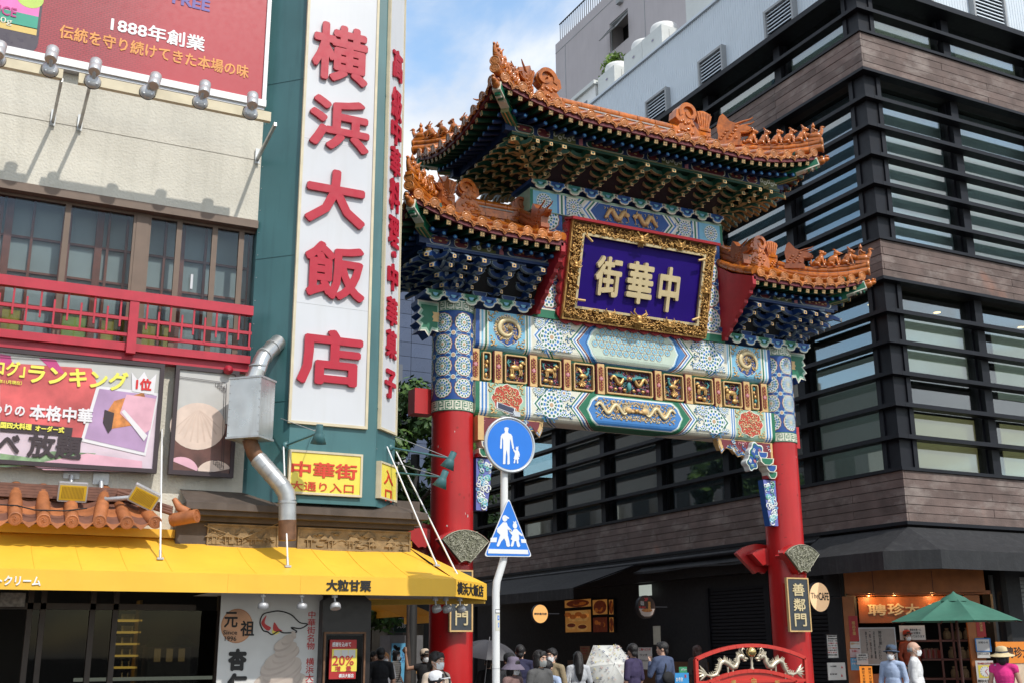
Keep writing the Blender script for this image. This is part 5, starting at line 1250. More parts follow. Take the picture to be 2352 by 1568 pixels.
for s_ in(-1,1):
 for i,m in enumerate((BLUEM,WHITEP,GREEN,WHITEP,BLUEM,SKYB)):x=XC+s_*(1.44+.04*i);b.prism(rect(x-.02,9.37,x+.02,9.75),.002,.005,m)
 for xo0,cols in((.70,(BLUE,WHITEP,GREEN,CREAM,BLUEM,WHITEP)),(1.02,(GREEN,WHITEP,BLUEM))):
  for i,m in enumerate(cols):xo=XC+s_*(xo0+.042*i);b.prism([(xo,9.37),(xo+s_*.042,9.37),(xo+s_*.20,9.56),(xo+s_*.042,9.75),(xo,9.75),(xo+s_*.158,9.56)],.002,.005+.0003*i,m)
 b.prism(rect(XC+s_*1.9-.24,9.37,XC+s_*1.9+.24,9.75),.002,.0035,SKYB);b.prism(rect(XC+s_*2.16-.03,9.36,XC+s_*2.16+.03,9.76),.002,.005,GREEN)
b.prism([(XC-.70,9.38),(XC+.70,9.38),(XC+.86,9.56),(XC+.70,9.74),(XC-.70,9.74),(XC-.86,9.56)],.002,.007,BLUE)
b.build('painted_stripes',lt)['kind']='stuff'
rs=rosette(.165,GREEN,BLUEM,.007,None).mesh('rosette')
for s_ in(-1,1):
 for dx_ in(1.27,1.90):link('rosette',rs,lt,FY(XC+s_*dx_,16.988,9.56))
 for q in range(8):
  cu=MB();cu.M=FY(XC+s_*(1.08+.05*(q%2)+.3*(q>3)),16.984,9.42+.09*(q%4));curl(cu,0,0,.04,q,GREEN if q%2 else BLUEM,.003,th=.22);cu.build('painted_scroll',lt)
g=MB();g.M=FY(XC,16.984,9.55)
for s_ in(-1,1):
 pts=[(s_*(.08+.52*t),.085*math.sin(t*11),.02)for t in(i/23 for i in range(24))];g.tube(pts,[.03+.026*math.sin(PI*i/23)for i in range(24)],GOLDP,6);g.ell((s_*.09,.04,.025),(.06,.05,.02),GOLDP)
 for k in range(12):g.tube([pts[k*2],(pts[k*2][0]+.03,pts[k*2][1]+(.10 if k%2 else-.10),.015)],[.02,.006],GOLDP,4);curl(g,s_*(.1+.045*k),(.12 if k%2 else-.12),.028,k,GOLDL,.012,th=.3)
g.build('dragon_relief',lt)
cloud_board('cloud_board',LX0-.02,LX1+.02,9.95,.2,16.93,BLUE,mat('cloud_teal',(.03,.22,.20),.5),.36,lt,.8)
#  gate roofs
disc_me=MB().lathe([(.09,-.02),(.092,.012),(.08,.02),(.074,.012),(.05,.012),(.046,.017),(.036,.012),(.0,.02)],GLAZE2,18)
for k in range(6):disc_me.ell((.062*math.cos(k*PI/3),.062*math.sin(k*PI/3),.013),.008,GLAZE2,nu=5,nv=3)
disc_me=disc_me.mesh('eave_disc')
DR=[(-.115,.055),(-.06,.02),(0,.008),(.06,.02),(.115,.055),(.125,.0),(.08,-.04),(.05,-.035),(0,-.095),(-.05,-.035),(-.08,-.04),(-.125,0)]
dm=MB();dm.prism(DR,0,.022,GLAZE2)
for s_ in(-1,1):
 dm.tube([(s_*.09,.005,.024),(s_*.05,-.005,.027),(s_*.02,-.03,.026),(0,-.06,.024)],.009,GLAZE2,4);dm.ell((s_*.04,-.012,.024),(.016,.012,.008),GLAZE2,nu=6,nv=3)
drip_me=dm.mesh('drip_tile')
BRGC=mat('bracket_green_shaded',(.005,.055,.03),.5,var=.15);BRBC=mat('bracket_blue_shaded',(.006,.034,.14),.5,var=.15);RAFB=mat('rafter_blue',(.006,.026,.10),.5,var=.15)  # bracket green and blue darkened, deep eave shade put into the paint
sq_me=MB();sq_me.bx(-.036,.036,0,.55,-.036,.036,BRGC);sq_me.prism(rect(0,0,0,0),0,0,GOLDP)if 0 else None
sq_me.M=frame((0,0,0));sq_me.prism(rect(-.039,-.039,.039,.039),0,.012,GOLDP)
for r_ in(rect(-.034,-.034,.034,-.028),rect(-.034,.028,.034,.034),rect(-.034,-.028,-.028,.028),rect(.028,-.028,.034,.028),rect(-.028,-.004,.028,.004),rect(-.004,-.028,.004,-.004),rect(-.004,.004,.004,.028)):sq_me.prism(r_,.012,.0135,BLACKD,back=False)
sq_me=sq_me.mesh('flying_rafter')
rd_me=MB();rd_me.tube([(0,0,0),(0,.65,.16)],.042,RAFB,10);rd_me.M=frame((0,0,0));rd_me.lathe([(.044,-.01),(.044,.012),(.0,.012)],RAFB,12,cap=False);rd_me.lathe([(.034,.012),(.034,.016),(.0,.018)],BLUEM,12,cap=False);rd_me.lathe([(.014,.018),(.0,.023)],SKYB,8,cap=False)
rd_me=rd_me.mesh('round_rafter')
def bracket_mesh(c,edge,nose=True):
 """one carved bracket tier facing -Y: a boat shaped cross arm with blocks on it and a beaked nose pointing out"""
 b=MB()
 arm=[(-.27,.07),(-.27,.025),(-.22,-.02),(-.14,-.05),(.14,-.05),(.22,-.02),(.27,.025),(.27,.07),(.20,.07),(.16,.03),(-.16,.03),(-.20,.07)]
 b.M=frame((0,-.0,0));b.prism(arm,-.04,.032,edge);b.prism(sc(arm,.93,(0,.012)),.032,.036,c)
 und=[(-.26,.03),(-.14,-.052),(.14,-.052),(.26,.03)]
 for x in(-.235,.235):
  b.prism([(x-.055,.07),(x-.035,.055)if 0 else(x-.055,.07),(x+.055,.07),(x+.055,.10),(x+.04,.12),(x-.04,.12),(x-.055,.10)],-.05,.05,edge);b.prism(rect(x-.045,.078,x+.045,.11),.05,.053,c)
 if nose:
  b.M=Matrix(((0,0,1,0),(1,0,0,0),(0,1,0,0),(0,0,0,1)))
  P=[(.1,.06),(-.16,.06),(-.20,.03),(-.30,-.075),(-.33,-.10),(-.31,-.055)if 0 else(-.33,-.045),(-.22,.0-.03),(-.1,-.06),(.1,-.06)]
  P=[(.1,.06),(-.12,.06),(-.22,.035),(-.345,-.045),(-.345,-.105),(-.20,-.05),(-.1,-.065),(.1,-.065)]
  b.prism(P,-.04,.04,edge);b.prism(sc(P,.90,(-.1,0)),.04,.043,c);b.prism(sc(P,.90,(-.1,0)),-.043,-.04,c)
  b.M=frame((0,-.345,-.075));b.prism(rect(-.036,-.032,.036,.032),0,.006,GOLDP);b.prism(rect(-.018,-.016,.018,.016),.006,.009,c)
 return b.mesh('bracket_arm')
GEDGE=mat('bracket_outline',(.30,.25,.11),.55,var=.1);BEDGE=mat('bracket_outline_blue',(.20,.25,.30),.55,var=.1)
BRG=bracket_mesh(BRGC,GEDGE);BRB=bracket_mesh(BRBC,BEDGE)
def beast_mesh(kind):
 b=MB();G=GLAZE;e=lambda*a,**k:b.ell(*a,m=G,**k)
 E=lambda c,r,R=None:b.ell(c,r,G,R,9,6)
 # faces +X, stands on z = 0, about .3 high
 if kind=='hen':
  E((0,0,.10),(.14,.065,.075));b.tube([(.10,0,.12),(.14,0,.19),(.13,0,.24)],[.045,.03,.028],G,8);E((.145,0,.25),(.04,.026,.028));b.tube([(.17,0,.25),(.21,0,.24)],[.014,.004],G,6)
  b.tube([(-.1,0,.12),(-.17,0,.16),(-.21,0,.22)],[.05,.045,.02],G,8);b.bx(-.12,.12,-.05,.05,0,.05,G)
  E((-.02,0,.20),(.045,.05,.08));E((-.015,0,.305),(.034,.034,.04));b.tube([(-.01,0,.33),(-.012,0,.37)],[.02,.008],G,6);
  for s_ in(-1,1):b.tube([(-.02,s_*.045,.24),(.03,s_*.05,.19),(.06,s_*.02,.2)],[.018,.015,.012],G,6)
  return b.mesh('hen_rider')
 b.bx(-.12,.12,-.05,.05,0,.025,G)
 R=Matrix.Rotation(math.radians(-38),3,'Y')
 E((-.01,0,.13),(.075,.058,.115),Matrix.Rotation(math.radians(28),3,'Y'));E((.03,0,.17),(.06,.055,.075));E((-.06,0,.08),(.075,.07,.07))
 for s_ in(-1,1):
  b.tube([(.055,s_*.035,.15),(.075,s_*.04,.08),(.08,s_*.04,.03),(.10,s_*.04,.022)],[.026,.02,.018,.02],G,7);b.tube([(-.06,s_*.05,.08),(.0,s_*.065,.06),(-.01,s_*.06,.03),(.03,s_*.06,.025)],[.04,.03,.02,.02],G,7)
 b.tube([(.03,0,.20),(.05,0,.25)],[.045,.04],G,8);E((.06,0,.275),(.052,.044,.046));E((.105,0,.262),(.036,.03,.026));E((.10,0,.24),(.03,.026,.012))
 b.tube([(-.11,0,.05),(-.15,0,.11),(-.13,0,.18)],[.022,.03,.008],G,7)
 if kind=='lion':
  for k in range(12):a=k*2.4;E((.035+.01*math.sin(k),.045*math.cos(a),.27+.045*math.sin(a)),.018)
 elif kind=='horse':
  for k in range(5):E((.02-.012*k,0,.30-.025*k),(.02,.012,.022))
  for s_ in(-1,1):b.tube([(.05,s_*.025,.31),(.048,s_*.03,.35)],[.016,.005],G,6)
 elif kind=='phoenix':
  b.tube([(.05,0,.31),(.03,0,.345),(.0,0,.35)],[.02,.014,.005],G,6);b.tube([(.12,0,.265),(.17,0,.25)],[.018,.004],G,6)
  for s_ in(-1,1):E((-.03,s_*.055,.15),(.09,.016,.05),R)
 else:
  for s_ in(-1,1):b.tube([(.05,s_*.025,.30),(.02,s_*.04,.345),(.0,s_*.045,.36)],[.016,.012,.004],G,6)
  for k in range(4):E((-.02-.02*k,0,.22-.035*k),(.016,.012,.026))
 return b.mesh('roof_beast')
BEASTS={k:beast_mesh(k)for k in('hen','lion','horse','phoenix','dragon')}
def chiwen_mesh(G,h=.62,t=.09):
 """ridge end ornament: dragon body swallowing the ridge, tail curling up into a scroll; faces -X, scroll curls to +X"""
 b=MB();k=h/.62
 body=[(-.24,0),(.20,0),(.20,.18),(.10,.30),(.06,.40),(-.02,.48),(-.12,.52),(-.2,.48),(-.22,.36),(-.14,.28),(-.2,.2),(-.28,.14)]
 b.M=Matrix.Scale(k,4)@Matrix(((1,0,0,0),(0,0,-1,0),(0,1,0,0),(0,0,0,1)))
 b.prism(body,-t,t,G)
 pts=[];rs=[]
 for i in range(26):
  a=math.radians(205)-i*.30;r=.155*(1-i/31);pts.append((.02+r*math.cos(a),.47+r*math.sin(a),0));rs.append(.052*(1-i/34))
 P=[(p[0],p[1])for p in pts];
 vs=[];n=len(P)
 for i,p in enumerate(pts):
  r=.155*(1-i/31);w_=.075*(1-.5*i/26);d_=Vector((p[0]-.02,p[1]-.47)).normalized();
  vs+=[(p[0]+d_.x*w_*.45,p[1]+d_.y*w_*.45,t*1.15),(p[0]-d_.x*w_*.45,p[1]-d_.y*w_*.45,t*1.15),(p[0]+d_.x*w_*.45,p[1]+d_.y*w_*.45,-t*1.15),(p[0]-d_.x*w_*.45,p[1]-d_.y*w_*.45,-t*1.15)]
 fs=[]
 for i in range(n-1):
  q=4*i;fs+=[(q,q+4,q+5,q+1),(q+2,q+3,q+7,q+6),(q,q+2,q+6,q+4),(q+1,q+5,q+7,q+3)]
 b.add(vs,fs,G,False)
 b.prism(circ(.02,.47,.14,n=18),-t*.7,t*.7,G)
 for s_ in(-1,1):
  for q in range(16):a=q*1.9;b.ell((-.04+.15*math.cos(a)*(.3+.045*q),.2+.13*math.sin(a*1.3),s_*t),(.035,.03,.022),G,nu=6,nv=4)
  b.ell((-.17,.12,s_*t*.9),(.045,.05,.03),G,nu=8);b.tube([(-.28,.13,s_*t*.6),(-.2,.05,s_*t),(-.08,.04,s_*t)],[.018,.03,.02],G,6)
 b.M=Matrix.Scale(k,4)
 # the fan shaped sword hilt
 fan=[(.16,.30),(.13,.42),(.10,.55),(.17,.585),(.25,.60),(.33,.58),(.39,.54),(.35,.42),(.32,.30)]
 b.M=Matrix.Scale(k,4)@Matrix(((1,0,0,.07),(0,0,-1,0),(0,1,0,-.02),(0,0,0,1)))
 b.prism(fan,-.05,.05,G);b.prism(rect(.13,0,.35,.30),-.06,.06,G);b.prism(rect(.14,.27,.34,.32),-.075,.075,G)
 for q in range(5):x0=.185+.028*q;b.tube([(x0,.32,.052),(x0+(q-2)*.03,.57,.052)],.012,G,4);b.tube([(x0,.32,-.052),(x0+(q-2)*.03,.57,-.052)],.012,G,4)
 for q in range(6):b.ell((.18+.03*q,.1+.04*(q%3),.06),.03,G,nu=6,nv=4)
 return b.mesh('ridge_ornament')
CHI=chiwen_mesh(GLAZE);CHID=chiwen_mesh(GLAZED,.58)
def dragon_head_mesh(G):
 """ridge dragon head facing +X"""
 b=MB();Q=Matrix(((1,0,0,0),(0,0,-1,0),(0,1,0,0),(0,0,0,1)));b.M=Q
 P=[(-.2,0),(.2,0),(.22,.16),(.36,.20),(.40,.25),(.30,.30),(.2,.30),(.10,.36),(.0,.40),(-.08,.50),(-.14,.56),(-.2,.5),(-.24,.3),(-.2,.14)]
 b.prism(P,-.085,.085,G);b.M=Matrix()
 for s_ in(-1,1):
  b.ell((.12,s_*.08,.28),(.04,.025,.035),G);b.tube([(.1,s_*.07,.33),(.22,s_*.08,.37),(.36,s_*.09,.40),(.42,s_*.09,.44)],[.025,.022,.016,.008],G,6)
  for k in range(9):b.ell((-.15+.035*k,s_*.085,.06+.05*(k%4)),(.04,.02,.03),G,nu=6,nv=4)
  b.tube([(.2,s_*.07,.17),(.34,s_*.06,.17),(.42,s_*.05,.22)],[.03,.025,.012],G,6)
 b.bx(-.22,.24,-.1,.1,-.09,.0,G)
 return b.mesh('dragon_head')
DHEAD=dragon_head_mesh(GLAZE);DHEADD=dragon_head_mesh(GLAZED)
taoshou=MB().ell((0,0,0),(.11,.075,.08),GLAZE).ell((.10,0,-.01),(.07,.05,.045),GLAZE).ell((.13,0,.05),(.03,.03,.03),GLAZE)
for s_ in(-1,1):taoshou.ell((.04,s_*.06,.05),(.035,.02,.03),GLAZE).tube([(0,s_*.04,.06),(-.05,s_*.05,.11)],[.02,.006],GLAZE,6)
taoshou.ell((.16,0,.03),(.025,.04,.02),GLAZE);taoshou=taoshou.mesh('beam_end_beast')
def make_roof(name,x0,x1,hip0,hip1,b,ze,zr,lift,run,step,BR,nt,by0,bz0,col,edge,figs,zt_ridge):
 """half hipped tiled roof over the eave rectangle x0..x1, YC-b..YC+b; hip0 / hip1: is that end hipped (else a gable end)"""
 ro=sub(name,Matrix.Translation(((x0+x1)/2,YC,ze)))
 xr0=x0+run if hip0 else x0;xr1=x1-run if hip1 else x1
 def q(x):
  r=0
  if hip0:r=max(r,1-(x-x0)/(run*1.25))
  if hip1:r=max(r,1-(x1-x)/(run*1.25))
  return max(0,r)**2
 def base(t):return ze+(zr-ze)*(.62*t+.38*t*t)
 def zf(x,t):return base(t)+lift*q(x)*(1-t)**1.5
 def qy(y):return max(0,1-(b-abs(y))/(b*.95))**2
 def zs(y,t):return base(t)+lift*qy(y)*(1-t)**1.5
 def tmax(x):
  if hip0 and x<xr0:return(x-x0)/run
  if hip1 and x>xr1:return(x1-x)/run
  return 1.0
  # tile bed
 bed=MB()
 for sg in(-1,1):
  bed.grid(lambda u,v:(x0+(x1-x0)*u,YC+sg*(b*(1-v*tmax(x0+(x1-x0)*u))),zf(x0+(x1-x0)*u,v*tmax(x0+(x1-x0)*u))-.03),36,6,GLAZED)
 for e,hp in((x0,hip0),(x1,hip1)):
  if hp:
   sg=1 if e==x0 else-1
   bed.grid(lambda u,v:(e+sg*run*v*(1-abs(2*u-1)),YC+(2*u-1)*b,zs((2*u-1)*b,v*(1-abs(2*u-1)))-.03),18,6,GLAZED)
 bed.build('tile_bed',ro)
 # deck and eave board underneath
 dk=MB()
 for sg in(-1,1):dk.grid(lambda u,v:(x0+.05+(x1-x0-.1)*u,YC+sg*(b-.05-(b-.05)*.62*v*min(1,tmax(x0+.05+(x1-x0-.1)*u)*1.6+.0)),zf(x0+.05+(x1-x0-.1)*u,0)-.115+.20*v*min(1,tmax(x0+.05+(x1-x0-.1)*u)*1.6)),36,3,DKRED)
 for e,hp in((x0,hip0),(x1,hip1)):
  if hp:
   sg=1 if e==x0 else-1
   dk.grid(lambda u,v:(e+sg*(.05+(run-.05)*.62*v*min(1,(1-abs(2*u-1))*1.6)),YC+(2*u-1)*(b-.05),zs((2*u-1)*b,0)-.115+.20*v*min(1,(1-abs(2*u-1))*1.6)),18,3,DKRED)
 dk.build('roof_deck',ro)
 ev=MB()
 for sg in(-1,1):
  n=36;pts=[(x0+(x1-x0)*i/n)for i in range(n+1)]
  for a,c in zip(pts,pts[1:]):
   za,zc=zf(a,0),zf(c,0);y=YC+sg*(b-.02);yi=YC+sg*(b-.07)
   ev.add([(a,y,za-.14),(c,y,zc-.14),(c,y,zc-.035),(a,y,za-.035),(a,yi,za-.14),(c,yi,zc-.14)],[(0,1,2,3)if sg<0 else(3,2,1,0),(4,5,1,0)if sg<0 else(0,1,5,4)],DKRED)
 for e,hp in((x0,hip0),(x1,hip1)):
  if hp:
   n=18;sg=1 if e==x0 else-1
   for i in range(n):
    a,c=-b+2*b*i/n,-b+2*b*(i+1)/n;za,zc=zs(a,0),zs(c,0);x=e+sg*.02;xi=e+sg*.07
    ev.add([(x,YC+a,za-.14),(x,YC+c,zc-.14),(x,YC+c,zc-.035),(x,YC+a,za-.035),(xi,YC+a,za-.14),(xi,YC+c,zc-.14)],[(0,3,2,1)if sg>0 else(0,1,2,3),(0,1,5,4)],DKRED)
 ev.build('eave_board',ro)
 # tile rolls, eave discs, drip tiles
 def row(P0,P1,fz,ori,first=True):
  pts=[P0.lerp(P1,i/4)for i in range(5)]
  for i,p in enumerate(pts):p.z=fz(i/4)+.015
  if(P1-P0).length>.22:
   c=MB();c.tube(pts,[.078,.075,.074,.073,.072],GLAZE,9);c.build('tile_roll',ro)
  link('eave_disc',disc_me,ro,Matrix.Translation((pts[0].x,pts[0].y,pts[0].z-.005))@Matrix.Rotation(ori,4,'Z')@Matrix.Rotation(PI/2+.12,4,'X'))
 L_=x1-x0;n=round(L_/step);d=L_/n
 for sg in(-1,1):
  for i in range(n):
   x=x0+d*(i+.5);tm=tmax(x)
   row(Vector((x,YC+sg*(b+.01),0)),Vector((x,YC+sg*b*(1-tm),0)),lambda v:zf(x,v*tm),0 if sg<0 else PI)
   if i<n-1 or True:
    xd=x0+d*(i+1)if i<n-1 else None
    if xd:link('drip_tile',drip_me,ro,(FY(xd,YC+sg*(b),zf(xd,0)-.035)if sg<0 else frame((xd,YC+b,zf(xd,0)-.035),(-1,0,0)))@Matrix.Rotation(.2,4,'X')@Matrix.Rotation(math.atan((zf(xd+.05,0)-zf(xd-.05,0))/.1)*(1 if sg<0 else-1),4,'Z'))
 m=round(2*b/step);d2=2*b/m
 for e,hp in((x0,hip0),(x1,hip1)):
  if not hp:continue
  sg=1 if e==x0 else-1
  for i in range(m):
   y=-b+d2*(i+.5);tm=1-abs(y)/b
   row(Vector((e-sg*.01,YC+y,0)),Vector((e+sg*run*tm,YC+y,0)),lambda v:zs(y,v*tm),-PI/2 if sg>0 else PI/2)
   if i<m-1:
    yd=-b+d2*(i+1);F=FX(e,YC+yd,zs(yd,0)-.035)if sg>0 else frame((e,YC+yd,zs(yd,0)-.035),(0,1,0),(0,0,1))
    link('drip_tile',drip_me,ro,F@Matrix.Rotation(math.atan((zs(yd+.05,0)-zs(yd-.05,0))/.1)*(-1 if sg>0 else 1),4,'Z'))
    # rafters
 rn=int((L_-.15)/.2)
 for sg in(-1,1):
  for i in range(rn+1):
   x=x0+.1+(L_-.2)*i/rn;z=zf(x,0)
   Rz=Matrix.Identity(4)if sg<0 else Matrix.Rotation(PI,4,'Z')
   if sg>0 and(not(hip0 and hip1)):continue
   link('flying_rafter',sq_me,ro,Matrix.Translation((x,YC+sg*(b-.06),z-.185))@Rz@Matrix.Rotation(.2,4,'X'))
   if x0+.35*hip0<x<x1-.35*hip1:link('round_rafter',rd_me,ro,Matrix.Translation((x+.02,YC+sg*(b-.30),z-.255-.10*q(x)))@Rz)
 mn=int((2*b-.15)/.2)
 for e,hp in((x0,hip0),(x1,hip1)):
  if not hp:continue
  sg=1 if e==x0 else-1
  for i in range(mn+1):
   y=-b+.1+(2*b-.2)*i/mn;z=zs(y,0);Rz=Matrix.Rotation(-PI/2*sg,4,'Z')
   link('flying_rafter',sq_me,ro,Matrix.Translation((e+sg*.06,YC+y,z-.185))@Rz@Matrix.Rotation(.2,4,'X'))
   if abs(y)<b-.35:link('round_rafter',rd_me,ro,Matrix.Translation((e+sg*.30,YC+y,z-.255-.1*qy(y)))@Rz)
   # purlin with painted fields, round filigree ends
 pd=.60 if b>1.5 else.50;pz1=ze-.13;pz0=ze-.31;xa=x0+pd if hip0 else x0;xb=x1-pd if hip1 else x1
 pu=MB();pu.bx(xa-.12*hip0,xb+.12*hip1,YC-b+pd,YC-b+pd+.14,pz0,pz1,RAFB);pu.bx(xa-.12*hip0,xb+.12*hip1,YC+b-pd-.14,YC+b-pd,pz0,pz1,RAFB)
 for e,hp in((xa,hip0),(xb,hip1)):
  if hp:pu.bx(e-.0,e+.14,YC-b+pd+.15,YC+b-pd-.15,pz0+.004,pz1,RAFB)if e==xa else pu.bx(e-.14,e,YC-b+pd+.15,YC+b-pd-.15,pz0+.004,pz1,RAFB)
 pu.build('purlin',ro)
 orn=MB();orn.M=FY(0,YC-b+pd,(pz0+pz1)/2);x=xa+.05;k=0;PGREENF=mat('purlin_olive',(.13,.14,.04),.55)
 while x<xb-.3:
  w_=(.42,.30,.5,.12,.85)[k%5];w_=min(w_,xb-x-.02);h_=.08
  if k%5==3:orn.prism(rect(x+.02,-h_,x+w_-.02,h_),0,.004,PINK)
  elif k%5==2:
   orn.prism(rect(x+.02,-h_,x+w_-.02,h_),0,.003,PGREENF)
   for j in range(5):ring(orn,.02,.045,.005,CREAM,8,1,1,x+.06+j*(w_-.12)/4,.02*(-1)**j)
  else:
   c_=(x+w_/2,0);rr2=rrect(x+.02,-h_,x+w_-.02,h_,.07);orn.prism(rr2,0,.003,CREAM);orn.prism(sc(rr2,.93,c_),.003,.005,MAROON if k%2 else col);orn.prism(sc(rr2,.72,c_),.005,.007,DKRED)
   for j in range(max(2,int(w_/.11))):orn.ell((x+w_*.2+j*w_*.6/max(1,int(w_/.11)-1),.012*(-1)**j,.008),(.035,.016,.008),GOLDP,nu=6,nv=4)
  x+=w_+.03;k+=1
 orn.build('purlin_painting',ro)['kind']='stuff'
 MB().bx(xa,xb,YC-b+pd-.02,YC-b+pd+.16,pz0-.07,pz0-.004,col).bx(xa,xb,YC-b+pd-.024,YC-b+pd,pz0-.02,pz0-.008,edge).build('purlin_tie',ro)
 # bracket pyramid
 nb=sum(1 for _ in range(nt));yb=YC-by0
 zt=pz0-.07;core=MB();inset=.06
 def rng(k):return(b-pd-by0)*k/(nt-.4)
 cx0,cx1=(x0+pd+.1 if hip0 else x0),(x1-pd-.1 if hip1 else x1)
 fx0,fx1=(cx0+(b-pd-by0)if hip0 else x0),(cx1-(b-pd-by0)if hip1 else x1)
 core.add([(fx0,YC-by0+inset,bz0),(fx1,YC-by0+inset,bz0),(cx1,YC-b+pd+.1+inset,zt+.02),(cx0,YC-b+pd+.1+inset,zt+.02),(fx0,YC+by0-inset,bz0),(fx1,YC+by0-inset,bz0),(cx1,YC+b-pd-.1-inset,zt+.02),(cx0,YC+b-pd-.1-inset,zt+.02)],[(0,1,2,3),(5,4,7,6),(4,0,3,7),(1,5,6,2),(3,2,6,7)],BLACKD)
 core.build('bracket_core',ro)
 sp=.62 if b>1.5 else.56
 dz=(zt-bz0-.12)/nt
 for k in range(nt):
  r=rng(k);z=bz0+.09+dz*(k+.35)
  nx=max(2,round((fx1-fx0)/sp));pos=[fx0+(fx1-fx0)*i/nx for i in range(nx+1)]
  if not hip0:pos=[fx0+(fx1-fx0)*(i+.5)/nx for i in range(nx)]+[fx1]
  if not hip1:pos=[fx0]+[fx0+(fx1-fx0)*(i+.5)/nx for i in range(nx)]
  if hip0:pos+=[fx0-(.27*(j+1))for j in range(int(r/.27))]
  if hip1:pos+=[fx1+(.27*(j+1))for j in range(int(r/.27))]
  for x in pos:
   wS=(.62+.13*k)if fx0-.01<=x<=fx1+.01 else.8
   link('bracket_arm',BR,ro,Matrix.Translation((x,YC-by0-r,z))@Matrix.Scale(wS,4,(1,0,0)))
   if hip0 and hip1:link('bracket_arm',BR,ro,Matrix.Translation((x,YC+by0+r,z))@Matrix.Rotation(PI,4,'Z'))
  for e,hp,sg in((fx0,hip0,-1),(fx1,hip1,1)):
   if not hp:continue
   ys_=[0]+[s_*by0 for s_ in(-1,1)]+[s_*(by0+.27*(j+1))for s_ in(-1,1)for j in range(int(r/.27))]
   for y in ys_:link('bracket_arm',BR,ro,Matrix.Translation((e+sg*r,YC+y,z))@Matrix.Rotation(PI/2*sg,4,'Z'))
   for s_ in(-1,1):
    link('bracket_arm',BR,ro,Matrix.Translation((e+sg*r,YC+s_*(by0+r),z-.01))@Matrix.Rotation(math.atan2(sg*1,-s_*1)*1.0 if s_<0 else math.atan2(sg,-1),4,'Z'))
 ft=MB()
 nx=max(2,round((fx1-fx0)/sp))
 for i in range(nx+1):
  x=fx0+(fx1-fx0)*i/nx;ft.M=FY(x,YC-by0-.03,bz0)
  ft.prism([(-.10,0),(.10,0),(.14,.05),(.14,.10),(-.14,.10),(-.14,.05)],-.1,.03,edge);ft.prism([(-.085,.012),(.085,.012),(.12,.055),(.12,.09),(-.12,.09),(-.12,.055)],.03,.034,col)
 ft.build('bracket_foot',ro)['kind']='stuff'
 # corner beams with a glazed beast on the tip, and a small gilt post under each
 for e,hp,sg in((x0,hip0,1),(x1,hip1,-1)):
  if not hp:continue
  for s_ in(-1,1):
   tip=Vector((e+sg*.03,YC+s_*(b-.03),ze+lift-.22));inn=Vector((e+sg*(pd+.1),YC+s_*(b-pd-.1),ze-.13));d_=(tip-inn)
   cb_=MB();mid=inn.lerp(tip,.52)+Vector((0,0,-.05))
   cb_.beam(inn,mid,.15,.20,GEDGE);cb_.beam(inn+Vector((0,0,-.004)),mid+Vector((0,0,-.004)),.156,.15,GREEN);cb_.beam(inn+Vector((0,0,-.006)),mid+Vector((0,0,-.006)),.09,.204,GREEN);cb_.beam(inn+Vector((0,0,-.008)),mid+Vector((0,0,-.008)),.02,.21,GOLDP)
   cb_.beam(mid-d_*.08+Vector((0,0,.07)),tip,.15,.17,CREAM);cb_.beam(mid-d_*.08+Vector((0,0,.07)),tip-d_*.02,.155,.12,GREEN)
   for j in range(4):p_=mid.lerp(tip,.3+.17*j)+Vector((0,0,.05-.03*j-.0));cb_.beam(p_,p_+d_*.035,.10,.21-.01*j,(CREAM,GREEN)[j%2])
   cb_.build('corner_beam',ro)
   link('beam_end_beast',taoshou,ro,Matrix.Translation(tip+d_.normalized()*.05)@Matrix.Rotation(math.atan2(d_.y,d_.x),4,'Z')@Matrix.Rotation(-.35,4,'Y'))
   vp=MB();vp.M=Matrix.Translation(inn+Vector((-sg*.02,s_*.02,-.30)));vp.lathe([(.035,.0),(.06,.03),(.065,.07),(.035,.11),(.03,.14),(.055,.17),(.03,.2)],GOLDP,12);vp.bx(-.07,.07,-.07,.07,-.05,0,GOLDP);vp.build('gilt_post',ro)
   for Fm in(FY(inn.x+sg*.17,inn.y+s_*.0-.03,ze-.22)if s_<0 else None,FX(inn.x-.02,inn.y-s_*.17,ze-.22)if sg>0 else frame((inn.x+.02,inn.y-s_*.17,ze-.22),(0,1,0),(0,0,1))):
    if Fm is None:continue
    fd=MB();fd.M=Fm;fd.lathe([(.125,-.05),(.125,.02),(.0,.02)],BLACKD,20,cap=False);ring(fd,.108,.12,.024,CREAM,20)
    for j in range(7):a=j*2*PI/6;ring(fd,.022,.030,.024,CREAM,8,1,1,.06*math.cos(a)*(j<6),.06*math.sin(a)*(j<6))
    for j in range(6):a=j*PI/3+.5;ring(fd,.012,.018,.024,CREAM,6,1,1,.09*math.cos(a),.09*math.sin(a))
    fd.build('filigree_disc',ro)
    # ridges
 rb_=MB();RX0=xr0+(.15 if hip0 else 0);RX1=xr1-(.15 if hip1 else 0)
 rb_.bx(RX0,RX1,YC-.06,YC+.06,zr-.05,zt_ridge-.1,GLAZE);rb_.build('ridge_wall',ro)
 nseg=max(2,int((RX1-RX0)/.42))
 for i in range(nseg):
  a=RX0+(RX1-RX0)*i/nseg;c=RX0+(RX1-RX0)*(i+1)/nseg
  MB().tube([(a+.006,YC,zt_ridge-.085),(c-.006,YC,zt_ridge-.085)],.085,GLAZE,12).build('ridge_tile',ro)
  MB().bx(a+.004,c-.004,YC-.085,YC+.085,zr+.03,zr+.10,GLAZE).build('ridge_course',ro)
 MB().bx(RX0,RX1,YC-.075,YC+.075,zt_ridge-.17,zt_ridge-.14,MORTAR).build('ridge_mortar',ro)
